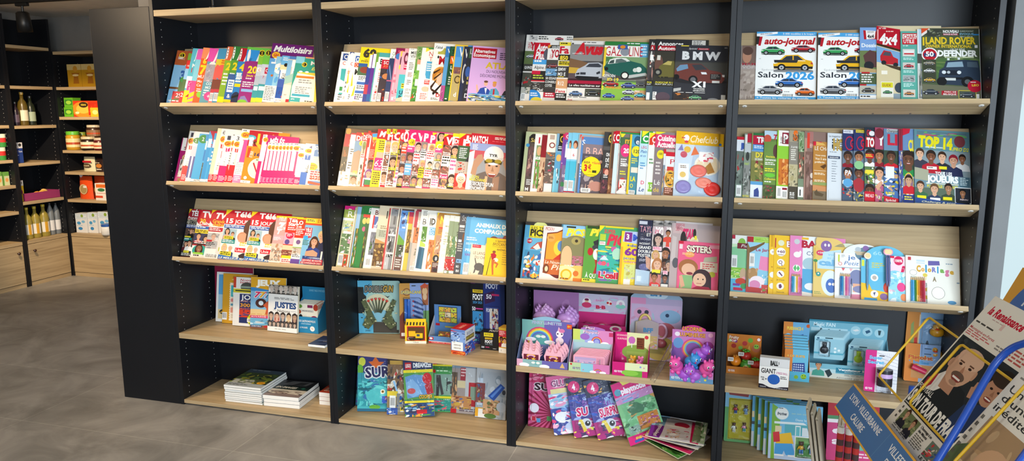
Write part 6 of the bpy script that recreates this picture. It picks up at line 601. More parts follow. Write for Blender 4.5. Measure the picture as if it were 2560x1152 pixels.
# third bookcase, third shelf: comics
row(2,2,8,.19,1270,530,4.491,2375,[(135,105,'5aa8cc','blue comic with red spine and parasol',[('r',0,0,1.9,.06,'3a3430'),('e',.8,.06,.35,.07,'d8dc8a'),('r',.25,.06,1.8,.28,'f0dc2a'),('t',.35,.08,.05,'LES TRÉSORS','3a3020',D(w=1.3)),('t',.3,.13,.11,'PICSOU','2a2418',D(w=1.4,b=4)),('t',.3,.25,.02,'LES GRANDES','6a5a20',D(w=.7)),('c',.3,.34,.045,'c8283a'),('t',.2,.31,.03,'148','W',D(w=.2)),('r',.08,.28,1.5,.55,'6ab4d4'),('c',.3,.34,.045,'c8283a'),('t',.2,.32,.035,'148','W',D(w=.2)),('p',[(.35,.48),(.7,.36),(1.1,.32),(1.1,.42),(.8,.48)],'c8503a'),('p',[(.5,.45),(.75,.37),(.9,.46),(.7,.49)],'efe6d8'),('ph',.1,.5,1.2,1,'4a9ac0 f0ece0 e8c03a 3a6ab0 e8822a c83a2a W 2a3a5a',3,26)],D(spine='b01a24',t=.008)),(345,152,'f0e4dc','cream comic with orange framed picture',[('t',.1,.02,.06,'PICSOU','b81a24',D(w=.45,i=1)),('p',[(.2,.13),(.7,.1),(1.2,0),(1.2,1),(.75,.95),(.5,.9),(.15,.88)],'6a1a14'),('p',[(.24,.15),(.7,.12),(1.2,.03),(1.2,.62),(.22,.62)],'e89a2a'),('c',.42,.22,.075,'d8a04a'),('ln',.3,.2,.55,.24,2,'8a3a1a'),('e',.85,.4,.26,.14,'e8c83a'),('e',.95,.36,.18,.1,'5a84b8'),('p',[(.6,.62),(.95,.5),(1.2,.55),(1.2,.62)],'c83020'),('r',.18,.62,1.2,.9,'c8642a'),('t',.22,.64,.06,'La Nouvelle','efe0c8',D(w=1.,i=1)),('t',.55,.71,.1,'Pic','efe0c8',D(w=.6,i=1)),('e',.3,.8,.16,.09,'7a3a1a'),('e',.32,.8,.08,.05,'e8d0a8'),('p',[(.15,.88),(.5,.9),(.8,.97),(1.2,.94),(1.2,1),(.1,1)],'f0e4dc')],D(spine='f4ece4')),(565,140,'8ab8d8','comic with crocodile head and sun',[('r',0,0,1.3,.15,'8ac0e4'),('r',.15,.02,.55,.05,'2a2a1a'),('t',.15,.06,.13,'PICSOU','f0dc3a',D(w=1.4,b=5,i=1)),('r',0,.24,1.2,.7,'8a8460'),('e',.6,.4,.6,.22,'857f56'),('e',.6,.28,.2,.07,'a89a5a'),('c',.62,.28,.028,'3a3020'),('e',.25,.56,.24,.19,'2a2a20'),('e',.25,.56,.23,.185,'e0b888'),('r',.03,.56,.48,.72,'e0b888'),('ph',.5,.55,1.2,.72,'b8687a 8a7a54 c8a8a8 5a4a3a',4,9),('r',0,.72,1.2,1,'e0c060'),('ln',.2,.72,.8,.76,1,'W'),('p',[(0,.75),(.3,.72),(.65,.78),(.6,1),(0,1)],'f0dca0'),('c',.3,.89,.1,'f0b020'),('c',.3,.89,.07,'f6d87a'),('c',.7,.86,.05,'d8722a'),('r',.6,.94,1,1,'e8802a'),('ln',.05,.95,.6,.99,1,'8a4a1a')]),(825,150,'5a9a3a','green comic with top hat on cover',[('r',.1,0,1,.05,'2a4a1a'),('t',.3,.05,.12,'PI','f0dc3a',D(w=.75,b=5,i=1)),('p',[(.6,.28),(1.2,.2),(1.2,.36),(.75,.38)],'2a2a30'),('e',.9,.38,.35,.05,'3a3a42'),('e',.45,.46,.2,.07,'b82024'),('p',[(.8,.6),(.95,.5),(1.2,.55),(1.2,.82),(.75,.85),(.9,.7)],'b82024'),('e',.9,.5,.25,.1,'f0ece0'),('p',[(.85,.44),(1.1,.42),(1.2,.5),(1,.53)],'e8a03a'),('t',.2,.84,.08,'À QUI','W',D(w=.8,b=1)),('r',0,.94,1,1,'e8dc3a'),('ln',.1,.95,.8,.99,1,'3a5a1a')]),(980,148,'4aa870','green comic with red lettering and parasol',[('p',[(0,0),(.25,0),(0,.12)],'f0dc1e'),('r',.25,0,1.5,.03,'e8d82a'),('t',.22,.06,.07,'SUPER','d8304a',D(w=.5,b=2)),('t',.35,.14,.19,'PiC','d8304a',D(w=.9,b=4,i=1)),('r',.05,.15,.3,.26,'b8cc3a'),('r',.05,.28,.3,.34,'W'),('ln',.07,.29,.28,.33,2,'c83a4a'),('r',0,.4,1.3,.8,'2aa09a'),('ph',0,.36,1.3,.8,'3ab0a0 8ae0b0 2a7a9a c85aa0 e8d84a 3a8a4a',6,18),('p',[(.1,.6),(.3,.52),(.5,.6)],'c8e0f0'),('e',.85,.48,.22,.1,'a8d8c0'),('c',.3,.66,.04,'e85a6a'),('r',0,.8,1.3,1,'8a7ab8'),('ph',0,.86,1.3,1,'4aa060 7a6ab0 5a9a50',3,8),('t',.1,.8,.11,"L'œil",'W',D(w=.85,b=7)),('t',.1,.8,.11,"L'œil",'c81a3a',D(w=.85,b=4))]),(1235,210,'f0d42a','yellow and white activity book in clear bag',[('p',[(.2,0),(1.2,0),(1.2,.24),(.1,.2)],'b8c8e8'),('r',.2,.02,.65,.2,'8a2a8a'),('t',.3,.05,.1,'3','W',D(b=3)),('t',.7,.05,.12,'M','3a62c8',D(w=.5,b=3)),('t',.35,.24,.05,'+de','2a5ac8',D(w=.6,b=2)),('t',.25,.32,.13,'60','8a2a9a',D(w=.85,b=4)),('t',.2,.48,.05,'jeux','2a5ac8',D(w=.7,b=1)),('t',.25,.55,.04,'ludiques','c85aa0',D(w=.75)),('ph',.3,.62,1.1,.9,'d8dc8a c8b85a e8e0a8 b8a8c8',4,7),('r',0,.3,.15,1,'e8a82a'),('r',.3,.9,.7,1,'W')],D(film=.012)),(1420,82,'2a2c48','navy poster magazine in clear bag',[('r',.05,.02,.6,.07,'d8d8e0'),('t',.12,.09,.1,'TAYLOR','e8a0b0',D(w=1.3,b=0)),('r',.4,.2,1.2,.24,'3a3a4a'),('t',.6,.2,.05,'ET S','W',D(w=.5)),('t',.2,.28,.03,'UN MEGA','c8c8d8',D(w=.7)),('t',.15,.35,.03,'INCLUANT','W',D(w=.7)),('t',.1,.4,.045,'GRAND','W',D(w=.85,b=2)),('t',.1,.46,.045,'DOUBLE','W',D(w=.85,b=2)),('t',.1,.52,.045,'POSTER','W',D(w=.85,b=2)),('t',.2,.6,.04,'SWIFT','c8c8d8',D(w=.5)),('e',.55,.72,.35,.05,'6a6a9a'),('p',[(.6,.55),(1.1,.6),(1.1,.78),(.7,.72)],'d8a48a'),('p',[(0,.76),(1.1,.78),(1.1,1),(0,1)],'b8ccdc'),('r',.1,.86,.4,.94,'d8e4ee')],D(film=.012,t=.002)),(1585,92,'d8ccc8','teen magazine with white and pink masthead',[('ph',0,0,1.5,.09,'9a9490 5a5450 c8c0b8 3a3a3a',2,8),('r',0,.09,1.5,.22,'c8b4b8'),('t',.25,.1,.13,'YOU','f6f2ee',D(w=1.2,b=4,i=1)),('t',.2,.2,.06,'STAR','d8206a',D(rot=86,w=.4)),('r',.1,.22,1,.4,'5a5458'),('face',.55,.28,.15,'c8a898','2a2428','4a464c',D(long=1)),('r',.1,.4,.9,.46,'f0d0dc'),('ln',.15,.41,.85,.45,2,'d8306a'),('r',0,.48,1.1,.62,'e8e0dc'),('face',.4,.52,.12,'d8a88a','c8a060','W',D(long=1)),('face',.6,.66,.16,'e0b498','b87a4a','2a2a2c',D(long=1)),('r',.15,.75,.9,.8,'e8dc3a'),('r',0,.82,1,.96,'c8807a'),('face',.4,.86,.12,'a86a4a','2a1a14','d83a3a'),('bar',.2,.97,.8,1)],D(t=.002)),(1710,92,'d4c8c6','teen magazine with singer in red dress',[('ph',0,0,1.5,.09,'9a9490 5a5450 c8c0b8 3a3a3a',2,8),('r',0,.09,1.6,.24,'b8a4a8'),('t',.35,.1,.14,'YOU','f6f2ee',D(w=1.,b=4,i=1)),('t',.3,.22,.06,'STAR','d8206a',D(rot=86,w=.4)),('r',0,.24,1.6,.4,'c8c0bc'),('p',[(.4,.28),(.75,.26),(.8,.4),(.35,.4)],'d84a3a'),('face',.58,.19,.09,'a8704a','2a1a14','d84a3a'),('r',.2,.4,.9,.44,'f0b8cc'),('face',.4,.5,.16,'a87050','2a1814','W',D(long=1)),('t',.75,.5,.08,'ME','3a4a6a',D(w=.5,b=2)),('face',.4,.67,.16,'6a4434','2a1a14','d8d4d0'),('face',.9,.67,.13,'c8a088','4a4a4a','K'),('r',.2,.76,.8,.82,'f0d0dc'),('ln',.25,.77,.75,.81,2,'d8306a'),('r',.05,.84,1,.95,'5a626c'),('face',.5,.87,.1,'8a5a44','K','3a3a44'),('r',.05,.96,.9,1,'W')]),(1800,120,'b9a8a8','pink and grey pop star magazine behind comic',[('r',.2,0,3.2,.16,'c8b0b0'),('ph',.5,0,1.6,.12,'c88a90 a86a74 e0c0c0',3,8),('t',1.3,.08,.16,'STAR','d8306a',D(w=1.6,b=5,i=1)),('ph',1.2,.2,2,.4,'6a5a5a 4a4040 8a7a78',2,7),('e',1.5,.24,.35,.12,'2a2424'),('ln',2,.24,2.6,.34,3,'efe8e4'),('face',2.9,.28,.15,'e0c0a8','e8dcb0','b8b0a8'),('e',2.9,.14,.2,.07,'2a2a24'),('r',2.9,.18,3.2,.24,'e8dc3a'),('p',[(.2,.2),(.7,.22),(.6,.6),(.1,.6)],'c8bcba'),('e',.7,.62,.4,.08,'5a5a60')],D(vw=1,W=.2)),(1890,320,'e85f88','pink comic with two cartoon girls',[('r',0,0,.12,.06,'c81a3a'),('r',.02,.07,.1,.17,'f0d8dc'),('t',.2,.08,.14,'SiSTERS','6a2a3a',D(w=.62,b=9)),('t',.2,.08,.14,'SiSTERS','f4ecd8',D(w=.62,b=3)),('p',[(.75,.05),(1,.04),(1,.12),(.78,.12)],'e8a0b4'),('e',.28,.28,.12,.06,'f0a05a'),('ln',.1,.25,.4,.3,2,'f6d0a0'),('p',[(.65,.32),(.95,.28),(.95,.4),(.62,.42)],'b8b49c'),('r',.55,.42,.97,.62,'d8cdb8'),('ln',.6,.45,.92,.58,3,'c84a4a'),('e',.85,.67,.08,.06,'b8b43a'),('e',.26,.55,.24,.17,'a8683a'),('e',.27,.6,.17,.13,'e8b898'),('e',.3,.68,.08,.03,'8a2a3a'),('p',[(.08,.72),(.4,.72),(.36,1),(.06,1)],'8ab87a'),('p',[(.05,.75),(.12,.72),(.2,.95),(.1,1)],'e0a888'),('e',.6,.76,.23,.19,'3a2028'),('p',[(.6,.7),(.83,.72),(.84,1),(.68,1)],'3a2028'),('e',.55,.8,.16,.14,'e8bc9c'),('r',.5,.77,.53,.8,'2a1a1a'),('r',.62,.77,.65,.8,'2a1a1a'),('r',.48,.87,.6,.88,'a83a3a'),('p',[(.35,1),(.5,.93),(.78,.94),(.85,1)],'a81a3a')],D(name='comic',cat='comic')),],'comics and teen magazines on the third shelf, third bookcase','comic','comic')
# rightmost bookcase, top shelf: cars
def salon(full):
 return[('r',0,0,1,.06,'4aa4dc'),('p',[(0,.03),(.35,0),(.35,.03),(0,.075)],'f2f2f2'),('t',.06,.028,.02,'400 PAGES','4a4a5a',D(w=.2,rot=5)),('t',.44,.015,.028,'5 000 modèles à la loupe !','W',D(w=.53)),('r',0,.07,.05,.19,'2a2a2a'),('p',[(.05,.075),(.1,.075),(.07,.21),(.03,.21)],'b81a2a'),('t',.13,.085,.1,'auto-journal','b8141e',D(w=.85,b=3,i=1)),('car',.28,.28,.4,'3aa05a',.12),('car',.78,.25,.4,'b81e2c',.1),('car',.62,.46,.66,'e9b01e',.24),('p',[(.3,.42),(.7,.42),(.68,.46),(.31,.46)],'2a2c30'),('t',.1,.55,.03,'Spécial','b8b8b8',D(w=.2,b=0)),('r',.3,.57,.95,.6,'8a8a8a'),('t',.04,.595,.085,'Salon','1e2430',D(w=.42,b=1)),('t',.5,.59,.11,'2026','3a9ad8',D(w=.47,b=3)),('car',.56,.75,.46,'2f6ab4',.12),('car',.25,.86,.42,'8a8d92',.12),('car',.82,.88,.32,'d8641e',.11),('bar',.44,.91,.65,.965),('ln',.48,.88,.62,.9,1,'8a8a8a'),('ln',.1,.81,.2,.82,1,'b8b8b8'),('ln',.05,.4,.1,.42,1,'b8b8b8'),('r',0,.955,1,1,'4aa4dc'),('t',.03,.962,.028,'+ Toutes les voitures du monde','W',D(w=.85))]
row(3,0,4,.212,1820,50,3.765,2395,[(105,240,'9a8d86','faded sepia photo magazine at far left',[('r',.05,0,1,.35,'7a6258'),('e',.4,.2,.3,.13,'b8846a'),('e',.45,.1,.35,.08,'5a4038'),('p',[(0,.36),(1.6,.36),(1.6,.45),(0,.45)],'a89a94'),('t',.1,.32,.05,'MAM','a83a44',D(w=.9)),('t',.1,.38,.05,'VOPI','c8bcb4',D(w=.9)),('ph',0,.44,1.6,1,'a8978c b8a89c 8f7d72 c0b0a4 98887c',4,12),('t',.05,.81,.03,'50 ANS','4a3a34',D(w=.4))],D(W=.17)),(250,110,'f3f2ee','white car show magazine, left copy in full view',salon(1),D(vw=1,full=1,spine='2a5a8a')),(840,120,'f3f2ee','white car show magazine, right copy half covered',salon(0),D(full=1,spine='2a5a8a')),(1240,70,'7aa8d4','off-road magazine with red ribbon flash',[('r',0,0,1.2,.36,'7aa0d4'),('p',[(.2,.04),(1.2,.06),(1.2,.17),(.25,.17)],'b81a2a'),('p',[(.35,.04),(.95,.05),(.9,.16),(.4,.17)],'efe8e4'),('t',.45,.05,.025,"GUIDE D'ACHAT",'2a2a2a',D(w=.4)),('t',.45,.1,.05,'4x4','2a2a2a',D(w=.4,b=3)),('t',.1,.225,.055,'Dossier','W',D(w=1.1,b=2)),('r',0,.33,1.2,.62,'6a7a4a'),('p',[(.2,.4),(.6,.32),(1.1,.36),(1.1,.56),(.4,.58)],'5a3a3a'),('c',.55,.54,.06,'22242a'),('p',[(0,.56),(1.2,.6),(1.2,.64),(0,.64)],'b89a6a'),('r',.1,.63,.6,.65,'b81a2a'),('ln',.1,.66,.95,.78,4,'f0ece0'),('r',0,.65,1.2,.8,'4a5a3a'),('ln',.1,.66,.95,.79,4,'W',5),('r',0,.8,.4,.82,'b81a2a'),('r',0,.82,1.1,.94,'b8b4a4'),('car',.5,.88,.8,'4a4438'),('r',0,.95,1.2,1,'f0ece4'),('ln',.05,.96,.95,.99,1,'K')],D(W=.2)),(1400,55,'d8c9a4','sand coloured magazine with red jeep picture',[('p',[(0,0),(1,.05),(1,.33),(0,.24)],'b8142a'),('t',.15,.1,.15,'4x4','W',D(w=.75,b=3,rot=-4)),('r',.03,.05,.08,.2,'e8b0b0'),('t',.1,.02,.025,'N°186','W',D(w=.3)),('ln',.4,.07,.9,.1,1,'e8c0b8'),('p',[(0,.24),(1,.33),(1,.36),(0,.27)],'3a2a14'),('p',[(0,.28),(1,.37),(1,.56),(0,.5)],'7aa4cc'),('p',[(.15,.42),(.3,.34),(.6,.36),(.7,.43),(.9,.46),(.9,.54),(.3,.53),(.16,.48)],'b8202c'),('p',[(.25,.41),(.35,.36),(.58,.37),(.62,.42)],'4a4a54'),('c',.3,.51,.03,'22222a'),('c',.8,.54,.03,'22222a'),('p',[(.2,.52),(1,.57),(1,.7),(.6,.58)],'4a3a2a'),('r',0,.56,1,.85,'d4c49c'),('p',[(.2,.52),(1,.57),(1,.62),(.6,.58)],'4a3a2a'),('r',.2,.62,.45,.67,'efe8d8'),('r',.18,.77,.7,.98,'e8e4d8'),('r',.2,.78,.68,.85,'d8d02a'),('t',.24,.8,.035,'GUIDE','8a2a1a',D(w=.35)),('car',.45,.91,.4,'3a8a4a'),('e',.95,.85,.2,.07,'3a4450'),('r',.7,.93,1,1,'8a9aa4')],D(vw=1)),(1630,105,'5aa89a','teal truck magazine with red two-line masthead',[('p',[(.1,.03),(1.2,.03),(1.2,.2),(.1,.2)],'c8202e'),('p',[(.13,.045),(1.2,.045),(1.2,.185),(.13,.185)],'efe6e0'),('t',.18,.05,.06,'CHARGE','c8202e',D(w=1.,b=2)),('r',.13,.115,1.2,.187,'c8202e'),('t',.18,.125,.055,'UTILE','W',D(w=.65,b=2)),('t',.15,.21,.02,'N° 389','W',D(w=.3)),('r',.12,.27,.85,.38,'d4d0c8'),('r',.2,.29,.8,.34,'e8e8e4'),('r',.2,.33,.8,.35,'c8202e'),('ln',.15,.4,.8,.44,2,'d8f0ea'),('r',.12,.47,.85,.57,'c8c4bc'),('car',.48,.52,.6,'c8202e'),('ln',.15,.59,.8,.63,2,'d8f0ea'),('r',.12,.66,.85,.76,'b8bcbc'),('ph',.15,.67,.8,.75,'9aa0a0 5a6460 c8ccc8 3a3f3c',3,8),('ln',.15,.78,.8,.84,3,'d8f0ea'),('r',.12,.87,.85,.98,'d4ccc0'),('car',.48,.925,.6,'c87a2a')]),(1790,85,'e6e6e4','thin white and blue magazine strip',[('r',.3,0,1,.35,'b8d0e0'),('r',0,.36,1,.5,'4a4a44'),('ph',.2,.5,1,1,'8a8a80 3a5a9a e0e0dc 4a4a44',2,8)]),(1830,78,'4c5a3e','off-road magazine with dark blue utility car',[('r',0,0,1,.1,'3f4638'),('p',[(0,0),(.14,0),(0,.08)],'d8502a'),('p',[(0,.08),(.14,0),(.16,.03),(0,.12)],'efe0d8'),('ph',.1,.02,.36,.12,'3c4038 5a6048 8a8f7a',2,6),('t',.38,.025,.04,'NOUVEAU','W',D(w=.27,b=3)),('r',.38,.075,.64,.1,'a81a4a'),('t',.39,.075,.022,'RANGE ROVER','W',D(w=.24)),('t',.67,.03,.02,"GUIDE D'ACHAT",'b8c4b8',D(w=.24)),('t',.67,.065,.03,'EVOQUE','7ab0c8',D(w=.24,b=2)),('t',.67,.11,.02,'2011-2018','c8d0c8',D(w=.22)),('r',.9,.08,1,.1,'3a8ac8'),('t',.07,.125,.1,'LAND ROVER','e6c42a',D(w=.87,b=3)),('t',.07,.235,.045,'OWNER INTERNATIONAL','e6c42a',D(w=.8,b=2)),('r',.92,.24,.97,.28,'e8e8f0'),('r',.02,.13,.05,.25,'e6c42a'),('t',.5,.29,.025,'130 DE RÊVE','d8dcd0',D(w=.25)),('t',.28,.315,.085,'DEFENDER','f2f2ee',D(w=.68,b=4)),('r',.4,.405,.9,.425,'c8d0a8'),('ln',.42,.408,.88,.422,1,'3a4a2a'),('c',.14,.38,.1,'f0f0ee'),('c',.14,.38,.085,'b81a2a'),('p',[(.04,.36),(.24,.36),(.24,.41),(.04,.41)],'2a3a6a'),('t',.07,.335,.07,'50','W',D(w=.14,b=3)),('ph',.25,.43,1,.72,'4a6a3a 5a7a40 3f5a34 6a8048',6,14),('r',.02,.45,.24,.78,'3a4030'),('car',.13,.5,.2,'9a927a'),('car',.13,.61,.2,'d8d8d4'),('car',.13,.74,.2,'d8a82a'),('p',[(.28,.72),(.3,.6),(.38,.56),(.42,.47),(.72,.45),(.97,.46),(1,.6),(1,.8),(.9,.82),(.34,.8)],'2c3a4c'),('p',[(.42,.56),(.45,.49),(.7,.475),(.72,.55)],'8aa4b4'),('p',[(.78,.55),(.78,.48),(.95,.48),(.97,.56)],'4a5a68'),('r',.36,.6,.66,.67,'1c2430'),('c',.38,.63,.025,'d8e0e4'),('c',.64,.63,.025,'d8e0e4'),('c',.46,.63,.02,'b8c0c4'),('r',.3,.7,.7,.73,'12181f'),('r',.4,.71,.58,.745,'d0d4d0'),('c',.78,.76,.075,'14161a'),('c',.34,.76,.06,'14161a'),('c',.78,.76,.035,'5a5e60'),('r',.44,.43,.48,.46,'d8e0e4'),('r',.62,.42,.66,.45,'d8e0e4'),('p',[(0,.8),(1,.84),(1,1),(0,1)],'6a6a54'),('car',.15,.91,.28,'2c3644'),('r',.33,.89,.6,.95,'a8202c'),('t',.38,.895,.02,'PARC DE','W',D(w=.2)),('t',.36,.925,.025,'BELGIQUE','W',D(w=.22)),('r',.62,.88,.92,1,'c8b43a'),('r',.63,.89,.91,.99,'4a5248'),('car',.77,.945,.24,'3a4048'),('c',.9,.82,.085,'b81a34'),('t',.85,.79,.03,'LEO','f0d03a',D(w=.12,b=3)),('ln',.83,.76,.97,.78,1,'W'),('r',.92,.93,.97,1,'W')]),],'car magazines on the top shelf, rightmost bookcase')
